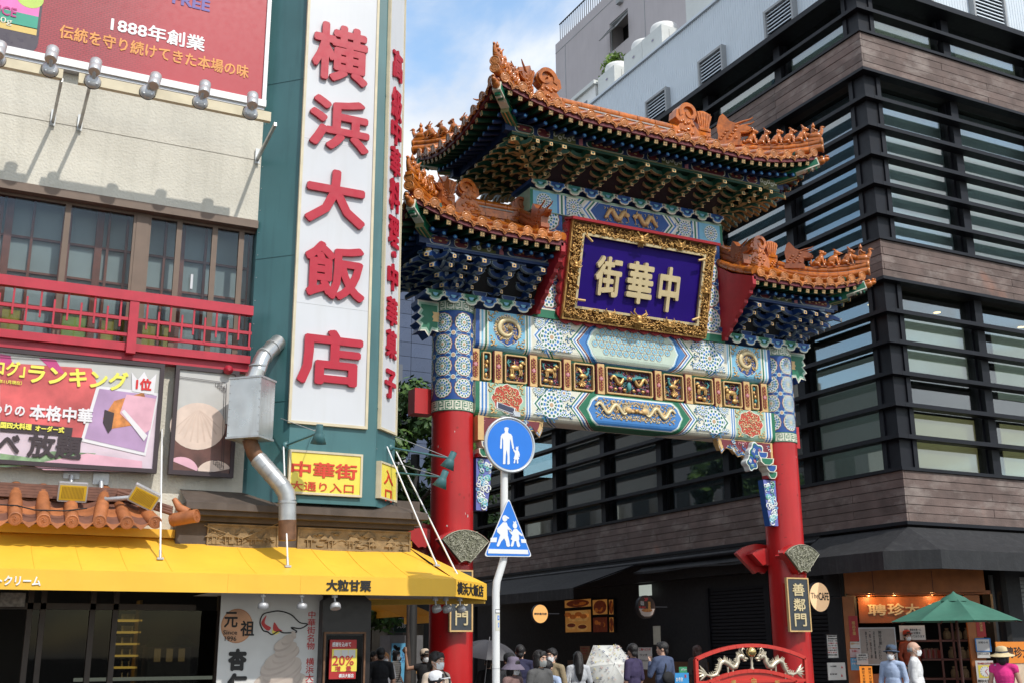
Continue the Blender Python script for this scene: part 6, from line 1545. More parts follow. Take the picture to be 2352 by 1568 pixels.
 for e,hp,sg,xr in((x0,hip0,1,xr0),(x1,hip1,-1,xr1)):
  if hp:
   link('ridge_ornament',CHI,ro,Matrix.Translation((xr+sg*.22,YC,zr-.02))@Matrix.Rotation(0 if sg<0 else PI,4,'Z')@Matrix.Scale(1.42 if b>1.5 else 1.12,4))
   for s_ in(-1,1):
    def hipp(v):return Vector((xr-sg*run*v,YC+s_*b*v,base(1-v)+lift*v**2.2))
    N_=9;hs=[hipp(.12+.90*i/N_)for i in range(N_+1)]
    for i in range(N_):
     a,c=hs[i],hs[i+1];d_=(c-a)*.012
     MB().tube([a+d_+Vector((0,0,.20)),c-d_+Vector((0,0,.20))],.068,GLAZE,10).build('hip_tile',ro)
     MB().tube([a+d_+Vector((0,0,.08)),c-d_+Vector((0,0,.08))],.082,GLAZE,10).build('hip_tile',ro)
    MB().tube([p+Vector((0,0,.14))for p in hs],.05,MORTAR,6).build('hip_mortar',ro)
    end=hs[-1];dr=(hs[-1]-hs[-3]);ang=math.atan2(dr.y,dr.x)
    for dz_ in(.20,.06):link('eave_disc',disc_me,ro,Matrix.Translation(end+Vector((0,0,dz_))+dr.normalized()*.01)@Matrix.Rotation(ang+PI/2,4,'Z')@Matrix.Rotation(PI/2,4,'X'))
    link('beam_end_beast',taoshou,ro,Matrix.Translation(end+Vector((0,0,.0))+dr.normalized()*.08+Vector((0,0,-.05)))@Matrix.Rotation(ang,4,'Z'))if 0 else None
    link('dragon_head',DHEAD if b>1.5 else DHEADD,ro,Matrix.Translation(hipp(.29)+Vector((0,0,.25)))@Matrix.Rotation(ang,4,'Z')@Matrix.Rotation(.1,4,'Y')@Matrix.Scale(1.12 if b>1.5 else.88,4))
    K=len(figs)
    for j,kd in enumerate(figs):
     v=(.47 if K>4 else.54)+(.50 if K>4 else.43)*j/(K-1);p=hipp(v)+Vector((0,0,.255))
     link('hen_rider' if kd=='hen' else 'roof_beast',BEASTS[kd],ro,Matrix.Translation(p)@Matrix.Rotation(ang,4,'Z')@Matrix.Scale(1.08 if K>4 else 1.16,4))
  else:
   link('ridge_ornament',CHID,ro,Matrix.Translation((xr+sg*.16,YC,zr-.02))@Matrix.Rotation(0 if sg<0 else PI,4,'Z')@Matrix.Scale(.95,4))
   for s_ in(-1,1):
    ps=[Vector((xr+sg*.16,YC+s_*b*v,base(1-v)+.16))for v in(.1,.25,.4,.55)]
    for a,c in zip(ps,ps[1:]):
     for dz_,r_ in((.12,.07),(0,.085)):MB().tube([a+Vector((0,0,dz_))+(c-a)*.01,c+Vector((0,0,dz_))-(c-a)*.01],r_,GLAZED,10).build('falling_ridge_tile',ro)
    MB().bx(xr+sg*.16-.12,xr+sg*.16+.12,YC+s_*b*.55-.16,YC+s_*b*.55+.16,base(.45)+.02,base(.45)+.12,GLAZE).build('dragon_base',ro)
    link('dragon_head',DHEADD,ro,Matrix.Translation((xr+sg*.16,YC+s_*b*.58,base(.42)+.16))@Matrix.Rotation(PI/2*s_,4,'Z')@Matrix.Scale(.85,4))
    for k in range(5):
     v0,v1=.15+.17*k,.15+.17*(k+1)-.01;MB().tube([(xr+sg*.02,YC+s_*b*v0,base(1-v0)+.02),(xr+sg*.02,YC+s_*b*v1,base(1-v1)+.02)],.08,GLAZE,9).build('verge_tile',ro)
 return ro
F6=['horse','dragon','lion','phoenix','dragon','hen'];F4=['lion','phoenix','dragon','hen']
make_roof('upper_roof',XC-3.6,XC+3.6,True,True,1.8,10.70,11.62,.38,1.72,.345,BRG,5,.36,9.90,BRGC,GEDGE,F6,11.98)
make_roof('side_roof',XC-4.97,XC-2.08,True,False,1.39,8.46,9.16,.36,1.40,.29,BRB,4,.30,7.52,BRBC,BEDGE,F4,9.52)
make_roof('side_roof',XC+2.08,XC+4.97,False,True,1.39,8.46,9.16,.36,1.40,.29,BRB,4,.30,7.52,BRBC,BEDGE,F4,9.52)
# red stepped gable boards
for sg in(-1,1):
 X=XC+sg*2.085;P=[(17.34,9.10),(16.6,8.62),(15.97,8.38),(15.97,8.22)]
 y,z=15.99,8.22;
 for k in range(6):
  P+=[(y+.02,z-.05),(y+.09,z-.09),(y+.10,z-.15)];y+=.165;z-=.145
 P+=[(17.02,7.36),(17.34,7.36)]
 b=MB();b.M=Matrix(((0,0,1,X),(1,0,0,0),(0,1,0,0),(0,0,0,1)));b.prism(P,-.04,.04,REDP);b.build('gable_board',gate)
 Q=[(2*YC-a,c)for a,c in P];b=MB();b.M=Matrix(((0,0,1,X),(1,0,0,0),(0,1,0,0),(0,0,0,1)));b.prism(Q,-.04,.04,REDP);b.build('gable_board',gate)
 # ---- hanging spandrels below the lower beam
def spandrel(sg):
 cx=CXs[0 if sg>0 else 1];F=FY(cx+sg*.34,17.12,5.44)@Matrix.Scale(sg,4,(1,0,0))
 o=sub('spandrel',Matrix.Translation((cx+sg*.9,17.2,4.9)))
 b=MB();b.M=F;S_=[(0,0),(1.32,0),(1.30,-.10),(1.24,-.22),(1.14,-.10),(.98,-.14),(.86,-.26),(.74,-.22),(.62,-.34),(.30,-.40),(0,-.42)]
 b.prism(S_,-.16,0,GOLDP);b.prism(sc(S_,.90,(.55,-.15)),0,.005,MAROON);b.build('board',o)
 g_=MB();g_.M=F;r=random.Random(3)
 for k in range(46):
  x=r.uniform(.06,1.1);y=r.uniform(-.34,-.03)*(1-.45*x/1.2)-.02;m=(BLUEM,GREEN,PINK,SKYB,WHITEP)[k%5];rr2=r.uniform(.022,.05);ph=r.uniform(0,6)
  g_.tube([(x+rr2*(1-i/7*.85)*math.cos(ph+i*.8),y+rr2*(1-i/7*.85)*math.sin(ph+i*.8),.012)for i in range(7)],rr2*.2,m,4,flat=.6)
 g_.build('painted_carving',o)['kind']='stuff'
 b=MB();b.M=F;edge_=[(1.32,0),(1.30,-.12),(1.25,-.24),(1.14,-.12),(.98,-.16),(.86,-.28),(.74,-.24),(.62,-.36),(.30,-.43)]
 for dz_,m in((0,WHITEP),(-.022,BLUEM),(-.044,GOLDP)):b.tube([(x-.01,y+dz_,-.02)for x,y in edge_],.014,m,5)
 b.build('scalloped_edge',o)
 # three small brackets and a hanging board against the column
 br=MB();br.M=F
 for(x,y,w_,d_,m,m2)in((.36,-.36,.24,.24,CREAM,BLUE),(.30,-.48,.34,.28,CREAM,GREEN),(.17,-.60,.26,.24,CREAM,BLUE),(.12,-.72,.22,.2,CREAM,GREEN)):
  P=[(x-w_*.2,y),(x-w_*.45,y+.06),(x-w_*.5,y+.14),(x+w_*.5,y+.14),(x+w_*.45,y+.06),(x+w_*.2,y)];br.prism(P,-.1,d_-.1,m);br.prism(sc(P,.8,(x,y+.08)),d_-.1,d_-.095,m2)
 br.prism(rect(.02,-.72,.22,-.60),-.1,.05,REDP);br.build('hanging_bracket',o)
 for(x,y,s_)in((.50,-.24,.17),(.62,-.44,.13)):
  c_=MB();c_.M=F@Matrix.Translation((x,y,.06));L6=[(s_*(1+.14*math.cos(5*a))*math.cos(a),s_*1.15*(1+.14*math.cos(5*a))*math.sin(a))for a in(i*2*PI/40 for i in range(40))]
  c_.prism(L6,-.10,.06,WHITEP);c_.prism(sc(L6,.86,(0,0)),.06,.066,GREEN);c_.prism(sc(L6,.74,(0,0)),.066,.07,BLUE)
  for k in range(9):a=k*2.2;c_.tube([(s_*.45*math.cos(a)+.03*(1-i/6*.8)*math.cos(a+i),s_*.45*math.sin(a)+.03*(1-i/6*.8)*math.sin(a+i),.074)for i in range(6)],.007,(WHITEP,PINK,GREENL)[k%3],4)
  c_.build('cloud_boss',o)
 hb=MB();hb.M=F;P=[(.0,-.74),(.30,-.74),(.26,-1.2),(.20,-1.62),(.0,-1.62)];hb.prism(P,-.14,.02,mat('board_violet',(.13,.15,.42),.5),BLUE);
 r=random.Random(8)
 for k in range(70):
  t=r.random();y=-.77-.82*t;x=r.uniform(.025,.275-.09*t);m=(WHITEP,mat('mint_paint',(.16,.42,.30),.5),WHITEP,SKYB)[k%4];rr2=r.uniform(.03,.06);ph=r.uniform(0,6)
  hb.tube([(x+rr2*(1-i/8*.85)*math.cos(ph+i*.8),y+rr2*(1-i/8*.85)*math.sin(ph+i*.8),.028)for i in range(8)],rr2*.24,m,4,flat=.6)
 hb.build('hanging_board',o)
 MB().bx(cx+sg*.34-.02,cx+sg*.34+.09,16.99,17.3,5.0,5.42,GOLDP).build('gilt_block',o)if sg>0 else None
spandrel(1);spandrel(-1)
#  name board
nb_=thing('name_board','purple name board with gold characters in a carved gold frame, leaning out from the gate','sign',(XC,16.9,7.36),group=None)
o_=Vector((XC-1.60,16.96,7.34));Fn=frame(o_,(1,0,0),(0,-.46,1.72));NW,NH=3.16,1.80;fw=.25
b=MB();b.M=Fn
P=[];nsc=13
for(ax,ay,bx_,by_)in((0,0,NW,0),(NW,0,NW,NH),(NW,NH,0,NH),(0,NH,0,0)):
 n=nsc if ax!=bx_ else 8;d_=Vector((bx_-ax,by_-ay));nv=Vector((d_.y,-d_.x)).normalized()
 for i in range(n):
  for j in range(4):t=(i+j/4)/n;p=Vector((ax,ay))+d_*t+nv*(.035+.055*math.sin(PI*j/4))if not(ay==NH and by_==NH)else Vector((ax,ay))+d_*t+nv*.03;P.append((p.x,p.y))
b.prism(P,-.16,-.01,REDP);b.build('scalloped_back',nb_)
b=MB();b.M=Fn;b.prism(rect(fw-.02,fw-.02,NW-fw+.02,NH-fw+.02),-.01,.02,PURPLE);b.build('panel',nb_)
b=MB();b.M=Fn;frame_mb(b,0,0,NW,NH,fw,-.01,.05,mat('frame_back',(.17,.075,.025),.5,metal=.3));frame_mb(b,fw-.045,fw-.045,NW-fw+.045,NH-fw+.045,.045,.05,.10,GOLDL)
frame_mb(b,-.015,-.015,NW+.015,NH+.015,.03,.0,.075,GOLD);b.build('frame',nb_)
cv=MB();cv.M=Fn;r=random.Random(12)
def along(t):
 per=2*(NW+NH-2*fw);s=t*per
 if s<NW:return s,0
 s-=NW
 if s<NH-2*fw:return NW-fw,fw+s
 s-=NH-2*fw
 if s<NW:return NW-s,NH-fw
 s-=NW;return 0,NH-fw-s
for k in range(900):
 t=k/900;x,y=along(t);
 hor=y in(0,NH-fw)
 u=r.random()
 if hor:x+=r.uniform(-.02,.02);y+=.03+u*(fw-.07);x=min(max(x,.03),NW-.03)
 else:x+=.03+u*(fw-.07)
 rr2=r.uniform(.018,.046);ph=r.uniform(0,6);n=7
 cv.tube([(x+rr2*(1-i/n*.8)*math.cos(ph+i*.85),y+rr2*(1-i/n*.8)*math.sin(ph+i*.85),.065+.03*math.sin(i*.6)+.02*r.random())for i in range(n)],[rr2*.40*(1-.6*i/n)for i in range(n)],GOLD,4)
cv.build('carved_frieze',nb_)['kind']='stuff'
def dragonface(x,y,s_,name='dragon_boss'):
 d=MB();d.M=Fn@Matrix.Translation((x,y,.09))@Matrix.Scale(s_,4)
 d.ell((0,0,.02),(.09,.08,.06),GOLD).ell((0,-.05,.05),(.06,.04,.05),GOLD)
 for q in(-1,1):
  d.ell((q*.05,.03,.07),.022,GOLD,nu=7);d.tube([(q*.05,.06,.04),(q*.12,.12,.05),(q*.10,.17,.04)],[.02,.016,.006],GOLD,6);d.tube([(q*.05,-.06,.06),(q*.13,-.05,.07),(q*.17,0,.05)],[.014,.01,.005],GOLD,5)
  for j in range(4):d.tube([(q*.08,-.02+.02*j,.02),(q*(.14+.01*j),-.04+.05*j,.02)],[.02,.006],GOLD,5)
 for j in range(7):d.tube([(-.05+.016*j,-.07,.03),(-.06+.02*j,-.16-.01*(j%2),.02)],[.012,.005],GOLD,4)
 d.build(name,nb_)
for x,y,s_ in((NW/2,.16,1.15),(NW*.3,.15,.8),(NW*.72,.15,.8),(NW*.46,NH-.14,.95),(NW*.2,NH-.12,.6),(NW*.74,NH-.12,.7),(.13,NH*.55,.75),(NW-.13,NH*.5,.75)):dragonface(x,y,s_)
Fn2=Fn@Matrix.Translation((0,0,.02))
for ch,(xa,xb,y0,y1)in zip('街華中',((.58,1.13,.50,1.24),(1.26,1.83,.45,1.24),(1.97,2.43,.38,1.24))):
 me_=text_mesh(ch,xb-xa,y1-y0,.025,.075,0,GOLDL);bmod=link('character',me_,nb_,Fn2@Matrix.Translation((xa,y0,.0)))
for x,y,a in((.33,NH-.31,-.6),(.30,.36,0),(NW-.33,NH-.33,.3),(NW-.33,.33,.4)):
 p_=MB();p_.M=Fn@Matrix.Translation((x,y,.15))@Matrix.Rotation(a,4,'Z');p_.tube([(-.08,0,0),(.08,0,0)],.022,GOLDP,10);p_.build('gilt_pin',nb_)
b=MB();b.M=Fn;b.prism(rect(-.06,NH,NW+.06,NH+.05),-.18,.16,REDP);b.build('red_cap',nb_)
#  fans and plaques on the columns
FANB=mat('fan_bronze',(.17,.165,.11),.5,metal=.35,var=.2,scale=20);FANL=mat('fan_relief',(.30,.29,.22),.45,metal=.35,var=.2,scale=20)
def fan(label,x,y,z,R,rz,seed,back=False):
 F=Matrix.Translation((x,y,z))@Matrix.Rotation(rz,4,'Z')@frame((0,0,0))
 t=thing('fan_ornament',label,'fan ornament',(x,y,z),group='fan ornaments on the gate columns')
 A0,A1=math.radians(46),math.radians(134);r0=R*.20
 outl=[(R*math.cos(A0+(A1-A0)*i/20),R*math.sin(A0+(A1-A0)*i/20))for i in range(21)]+[(r0*math.cos(A1-(A1-A0)*i/8),r0*math.sin(A1-(A1-A0)*i/8))for i in range(9)]
 b=MB();b.M=F;c_=(0,R*.62)
 b.prism(sc(outl,1.08,c_),-.16,-.02,RED);b.prism(sc(outl,.62,c_),-.45,-.16,RED);b.build('red_box',t)
 if not back:
  b=MB();b.M=F;b.prism(outl,-.02,.03,FANB);b.build('plate',t)
  g_=MB();g_.M=F;r=random.Random(seed)
  for k in range(170):
   a=r.uniform(A0+.06,A1-.06);q=R*math.sqrt(r.uniform(.09,.90));rr2=r.uniform(.018,.04);ph=r.uniform(0,6);cx_,cy_=q*math.cos(a),q*math.sin(a)
   g_.tube([(cx_+rr2*(1-i/6*.7)*math.cos(ph+i*.8),cy_+rr2*(1-i/6*.7)*math.sin(ph+i*.8),.036)for i in range(6)],[.010-.001*i for i in range(6)],FANL,4)
  g_.build('relief',t)['kind']='stuff'
  e_=MB();e_.M=F;e_.tube([(p[0],p[1],.035)for p in sc(outl,.97,c_)+[sc(outl,.97,c_)[0]]],.010,FANL,5);e_.build('rim',t)
pR=PY(1845,1318,16.8);pL=PY(1068,1290,16.8)
fan('bronze fan relief on the right red column, facing the street',pR.x+.0,16.8,pR.z-.06,.62,.06,4)
fan('bronze fan relief on the left red column behind the sign pole',pL.x,16.8,pL.z-.10,.62,.06,9)
q_=PY(1738,1325,17.9);fan('back of a red fan ornament, left of the right column',q_.x,17.9,q_.z,.62,PI-.25,2,True)
q_=PY(960,1290,17.9);fan('back of a red fan ornament, left of the left column',q_.x,17.9,q_.z,.62,PI-.25,2,True)
SLATE=mat('plaque_slate',(.035,.042,.05),.5,var=.15)
for(xl,xr,yt,yb,lab,cxi)in((1806,1856,1326,1450,'tall slate plaque with gold characters on the right red column',1),(1030,1083,1308,1450,'tall slate plaque on the left red column, cut by the yellow awning',0)):
 F=FY(0,YC-.46,0);a=loc(F,xl,(yt+yb)/2);b_=loc(F,xr,(yt+yb)/2);z1_=loc(F,(xl+xr)/2,yt)[1];z0_=loc(F,(xl+xr)/2,yb)[1]
 t=board('column_plaque',lab,F,a[0],z0_,b_[0],z1_,GOLDP,SLATE,.025,.06,'plaque','gate name plaques')
 bk=MB();bk.M=F;bk.prism(rect(a[0]+.05,z0_+.1,b_[0]-.05,z1_-.1),-.12,0,RED);bk.build('bracket',t)
 w_=b_[0]-a[0];h_=(z1_-z0_-.16)/3
 for i,ch in enumerate('善鄰門'):text('character',ch,F,a[0]+w_*.24,z1_-.08-h_*(i+1)+.02,w_*.54,h_*.84,GOLDL,t,.014,.010,lift=.05)
#  road sign
rsx=PY(1139,1450,11.6).x
rs_=thing('road_sign','white sign pole with round blue walkers sign and blue crossing sign','road sign',(rsx,11.6,0))
up=[PY(1158,y,11.6)for y in(955,1040,1120,1200,1270)];bend_=[PY(1156,1286,11.6),PY(1149,1310,11.6),PY(1141,1335,11.6),PY(1139,1360,11.6)]
xb_=bend_[-1].x;pts=up+bend_+[Vector((xb_,11.6,z))for z in(1.9,1.0,0)]
for p in pts[:5]:p.x=up[0].x*.3+p.x*.7
MB().tube(pts,.043,POLEW,16).build('pole',rs_)
MB().tube([Vector((xb_,11.6,PY(1139,1533,11.6).z)),Vector((xb_,11.6,PY(1139,1534.5,11.6).z))],.045,LAMPG,16).build('pole_band',rs_)
st_=MB();z0,z1=PY(1139,1447,11.55).z,PY(1139,1408,11.55).z
for(za,zb_,m,w_)in((z0,z1,mat('sticker_pale',(.62,.60,.50),.5),.7),(PY(1139,1407,11.55).z,PY(1139,1398,11.55).z,BLACKD,.7),(PY(1139,1405.5,11.55).z,PY(1139,1399.5,11.55).z,WHITE,.62)):
 vs=[];n=8
 for i in range(n+1):
  a=.1+(-w_+2*w_*i/n);r=.0445+(.001 if m is not WHITE else.002);vs+=[(xb_+r*math.sin(a),11.6-r*math.cos(a),za),(xb_+r*math.sin(a),11.6-r*math.cos(a),zb_)]
 st_.add(vs,[(2*i,2*i+2,2*i+3,2*i+1)for i in range(n)],m)
def cyl_patch(poly_z,a0,a1,m,r):
 vs=[];n=4
 for i in range(n+1):
  a=a0+(a1-a0)*i/n;vs+=[(xb_+r*math.sin(a),11.6-r*math.cos(a),poly_z[0]),(xb_+r*math.sin(a),11.6-r*math.cos(a),poly_z[1])]
 st_.add(vs,[(2*i,2*i+2,2*i+3,2*i+1)for i in range(n)],m)
cyl_patch((z1-.07,z1-.02),-.05,.5,SIGNB,.0465);cyl_patch((z1-.058,z1-.03),.15,.3,WHITE,.047);cyl_patch((z0+.035,z0+.085),.1,.42,SIGNB,.0465);cyl_patch((z0+.045,z0+.075),.22,.3,WHITE,.047)
st_.build('sticker',rs_)
YS_=11.52;FS=FY(0,YS_,0)
cc_=loc(FS,1171.5,1020);R_=abs(loc(FS,1229,1022)[0]-loc(FS,1113.5,1019)[0])/2
f7=lambda zx,zy:(1071.9+.36456*zx,918.75+.36456*zy)
def S7(pts):return[loc(FS,*f7(*p))for p in pts]
b=MB();b.M=FS;b.prism(circ(*cc_,R_,n=48),-.025,0,SIGNG);rim=MB();rim.M=FS
rim.tube([(*p,-.004)for p in circ(*cc_,R_-.012,n=48)]+[(*circ(*cc_,R_-.012,n=48)[0],-.004)],.016,SIGNG,8)
o=b.build('round_sign',rs_);rim.build('rim',o)
b=MB();b.M=FS;b.prism(circ(*cc_,R_-.035,n=48),0,.003,SIGNB);b.build('blue_face',o)
fig=MB();fig.M=FS
hd=loc(FS,*f7(249,184));fig.prism(circ(*hd,.026,.03,16),.003,.006,SIGNF);fig.prism([(p[0],p[1])for p in S7([(234,178),(238,171),(249,169),(260,171),(265,179)])],.006,.0075,SIGNF)
fig.prism(S7([(240,196),(258,196),(262,206),(278,212),(286,226),(290,262),(297,296),(293,308),(286,302),(279,262),(272,240),(270,290),(268,340),(270,398),(262,403),(254,402),(256,350),(250,310),(244,350),(242,400),(232,402),(227,398),(229,340),(229,290),(228,250),(222,232),(221,265),(220,300),(213,306),(208,298),(211,255),(213,226),(222,211),(236,206)]),.0045,.0072,SIGNF)
hc=loc(FS,*f7(316,302));fig.prism(circ(*hc,.018,.021,14),.003,.006,SIGNF);fig.prism(S7([(310,290),(318,294),(326,288),(322,298),(312,298)]),.006,.0078,SIGNF)
fig.prism(S7([(312,312),(321,312),(328,322),(333,340),(331,356),(327,354),(326,340),(325,352),(329,368),(322,372),(324,392),(320,398),(315,394),(314,372),(306,372),(303,394),(297,396),(294,390),(300,370),(294,366),(302,344),(302,330),(293,318),(290,308),(296,306),(304,316)]),.0045,.0072,SIGNF)
fig.build('walkers_symbol',o)
tp=S7([(265,612),(412,985),(110,982)])
def round_tri(k):
 out=[];c=(sum(p[0]for p in tp)/3,sum(p[1]for p in tp)/3);T=[(c[0]+(p[0]-c[0])*k,c[1]+(p[1]-c[1])*k)for p in tp];r=.045
 for i in range(3):
  p=Vector(T[i]);a=(Vector(T[i-1])-p).normalized();d=(Vector(T[(i+1)%3])-p).normalized()
  s,e=p+d*r,p+a*r
  for j in range(6):
   t=j/5;out.append(tuple((e*(1-t)**2+p*2*t*(1-t)+s*t*t)))
 return out
b=MB();b.M=FS;b.prism(round_tri(1.0),-.012,0,SIGNF);o=b.build('crossing_sign',rs_)
b=MB();b.M=FS;b.prism(round_tri(.955),0,.003,SIGNB);b.build('blue_face',o)
b=MB();b.M=FS
for P_ in([(150,865),(190,862),(186,892),(147,892)],[(340,872),(372,874),(375,897),(344,896)],[(136,934),(384,940),(388,968),(133,962)]):b.prism(S7(P_),.003,.006,SIGNF)
b.prism(circ(*loc(FS,*f7(239,742)),.032,.037,16),.003,.006,SIGNF);b.prism(S7([(240,722),(266,738),(264,744),(244,744)]),.006,.0075,SIGNF);b.prism(circ(*loc(FS,*f7(303,788)),.028,.034,16),.003,.006,SIGNF);b.prism(S7([(290,758),(299,766),(308,756),(312,770),(294,772)]),.006,.0075,SIGNF)
b.prism(S7([(228,766),(250,768),(258,790),(284,818),(278,826),(256,810),(258,850),(266,880),(272,916),(262,922),(250,918),(244,886),(234,868),(216,888),(202,918),(192,920),(187,912),(202,872),(210,846),(200,836),(190,828),(190,806),(204,792)]),.0045,.0072,SIGNF)
b.prism(S7([(296,810),(314,808),(326,822),(352,846),(348,856),(326,842),(330,874),(326,882),(336,916),(326,924),(316,918),(310,886),(300,884),(292,916),(282,922),(276,914),(286,880),(276,874),(286,848),(276,838),(264,820),(272,812),(284,828)]),.0045,.0072,SIGNF)
b.build('crossing_symbol',o)
b=MB();s0=loc(FS,1185,952);b.bx(s0[0]-.05,s0[0]+.05,YS_-.02,YS_+.06,s0[1]-.02,s0[1]+.035,SIGNG);b.M=frame((s0[0]-.13,YS_+.0,s0[1]+.06),(1,-.1,-.28),(0,.5,.8));b.prism(rect(-.12,-.04,.12,.07),-.012,.0,SIGNG);b.prism(rect(-.105,-.03,.105,.06),0,.003,mat('solar_cell',(.02,.025,.05),.25));b.build('solar_panel',rs_)
for z in(cc_[1]+.12,cc_[1]-.12,loc(FS,*f7(260,780))[1],loc(FS,*f7(260,930))[1]):MB().bx(up[0].x-.06,up[0].x+.06,YS_+.0,11.66,z-.02,z+.02,SIGNG).build('clamp',rs_)
#  red street barrier with two dragons
YBa=13.4;FBa=FY(0,YBa,0)
fC=lambda x,y:(1653.75+.2969*x,1163.75+.2969*y);fB=lambda x,y:(1225+.2083*x,1255.6+.2083*y)
L_=lambda p:loc(FBa,*p)
A_,B_,T_=L_(fB(1790,1228)),L_(fC(655,1170)),L_(fC(240,1068));BARR=mat('barrier_red',(.52,.03,.02),.35,var=.05,coat=.2)
ba=thing('dragon_barrier','low red arched street barrier with two silver dragons and a gold ball','barrier',((A_[0]+B_[0])/2,YBa,0))
xm=(A_[0]+B_[0])/2;hw=(B_[0]-A_[0])/2;zt=T_[1];ze_=(A_[1]+B_[1])/2
def arch(z_top,z_end,hw_,z0_,name,w_=.05):
 P=[(xm-hw_,YBa,z0_)]+[(xm+hw_*(i/14*2-1),YBa,z_end+(z_top-z_end)*(1-(i/14*2-1)**2))for i in range(15)]+[(xm+hw_,YBa,z0_)]
 b=MB()
 for a,c in zip(P,P[1:]):b.beam(a,Vector(c)+(Vector(c)-Vector(a)).normalized()*.003,.05,w_,BARR,up=(0,1,0))
 b.build(name,ba)
arch(zt,ze_,hw,.25,'outer_arch');zi=L_(fC(240,1265))[1];zie=L_(fC(590,1338))[1]
arch(zi,zie,hw*.80,.3,'inner_arch')
pn=MB();pn.M=FBa;pn.prism([(xm-hw*.78,.3)]+[(xm+hw*.78*(i/14*2-1),zie+(zi-zie)*(1-(i/14*2-1)**2)-.02)for i in range(15)]+[(xm+hw*.78,.3)],-.03,-.005,BARR);pn.build('panel',ba)
MB().bx(xm-hw-.05,xm+hw+.05,YBa-.03,YBa+.03,.25,.33,BARR).bx(xm-hw,xm+hw,YBa-.02,YBa+.02,zie-.02,zie+.02,BARR).build('rail',ba)
for s_ in(-1,1):MB().bx(xm+s_*hw*.9-.04,xm+s_*hw*.9+.04,YBa-.3,YBa+.3,.0,.26,BARR).build('foot',ba)
SILV=mat('dragon_silver_gilt',(.58,.50,.38),.32,metal=.6,var=.12)
c_=L_(fC(240,1118));bl_=MB();bl_.ell((c_[0],YBa,c_[1]),.075,mat('brass_ball',(.65,.48,.2),.18,metal=.9,var=.05),nu=16,nv=10);bl_.M=Matrix.Translation((c_[0],YBa,zi));bl_.lathe([(.02,0),(.03,.03),(.016,.06),(.022,.1),(.014,.14),(.03,c_[1]-zi-.06)],SILV,10);bl_.build('gold_ball',ba)
for s_ in(-1,1):
 d=MB();N_=30;fx=lambda p:(c_[0]+s_*abs(loc(FBa,*fC(p[0],p[1]))[0]-c_[0]),YBa,loc(FBa,*fC(p[0],p[1]))[1])
 K=[(600,1278),(560,1295),(520,1285),(495,1240),(482,1200),(455,1185),(425,1205),(400,1235),(370,1230),(350,1190),(345,1155),(320,1148)]
 K=[fx(k)for k in K];rad=[.016,.022,.028,.032,.035,.037,.038,.038,.037,.034,.032,.034]
 d.tube(K,rad,SILV,9)
 for i in range(1,len(K)-1):
  p=Vector(K[i]);q_=Vector(K[i+1]);dr=(q_-p).normalized();n_=Vector((-dr.z,0,dr.x))*(-s_ if True else 1)
  n_=Vector((-dr.z,0,dr.x));n_=n_ if n_.z>0 else-n_
  for j in range(3):
   o2=p.lerp(q_,j/3);d.M=Matrix(((1,0,0,0),(0,0,-1,YBa),(0,1,0,0),(0,0,0,1)))
   w2=.014;e_=o2+n_*(rad[i]+.045)-dr*.02;d.prism([(o2.x+n_.x*rad[i]*.7-dr.x*w2,o2.z+n_.z*rad[i]*.7-dr.z*w2),(e_.x,e_.z),(o2.x+n_.x*rad[i]*.7+dr.x*w2,o2.z+n_.z*rad[i]*.7+dr.z*w2)],-.006,.006,SILV);d.M=Matrix()
 hp=Vector(fx((312,1155)));d.ell(hp,(.06,.04,.045),SILV);d.ell(hp+Vector((-s_*.055,0,-.025)),(.05,.03,.022),SILV);d.ell(hp+Vector((-s_*.04,0,-.055)),(.035,.025,.012),SILV)
 for q in(-1,1):
  d.tube([hp+Vector((s_*.0,q*.02,.03)),hp+Vector((s_*.03,q*.03,.09)),hp+Vector((s_*.0,q*.03,.12)),hp+Vector((-s_*.03,q*.03,.10))],[.014,.016,.012,.006],SILV,7);d.ell(hp+Vector((-s_*.02,q*.035,.012)),.012,BLACKD,nu=6)
 t0=Vector(fx((600,1278)))
 for k in range(5):a=-.9+.45*k;d.tube([t0+Vector((-s_*.02,0,0)),t0+Vector((s_*.07*math.cos(a),0,.07*math.sin(a)+.01)),t0+Vector((s_*.14*math.cos(a),0,.13*math.sin(a)+.02))],[.02,.022,.004],SILV,6)
 for(lx,ly)in((505,1300),(430,1245),(395,1262),(560,1312)):p=Vector(fx((lx,ly)));d.tube([p+Vector((0,0,.03)),p+Vector((0,0,-.06))],[.016,.013],SILV,6)
 d.build('dragon',ba)
for i,ch in enumerate('横中街'):
 p=L_(fC((98,255,435)[i],(1352,1335,1352)[i]));text('character',ch,FBa,p[0]-.045,p[1]-.07,.09,.1,GOLD,ba,.03,.02,lift=0)
#  corner chestnut shop
P0,P1=Vector((17.55,18.75,0)),Vector((20.1,16.85,0));FK=frame(P0,P1-P0);WK=(P1-P0).length
ORW=mat('orange_wood',(.36,.115,.025),.5,var=.25,scale=4);ORWD=mat('orange_board',(.33,.10,.02),.45,var=.2,scale=3);SHELF=mat('shelf_red_brown',(.10,.028,.018),.55,var=.2)
ks=thing('chestnut_shop','orange timber corner shop front with shelves under the black awning','shop front',P0.lerp(P1,.5))
kl=lambda x,y,d=0:loc(FK,*fC(x,y),d)
def kbox(name,x0,y0,x1,y1,d0,d1,m,par=ks,build=True):
 a=kl(x0,(y0+y1)/2,d1);b_=kl(x1,(y0+y1)/2,d1);z0_=kl((x0+x1)/2,y1,d1)[1];z1_=kl((x0+x1)/2,y0,d1)[1]
 b=MB();b.M=FK;b.prism(rect(a[0],z0_,b_[0],z1_),d0,d1,m);return b.build(name,par)
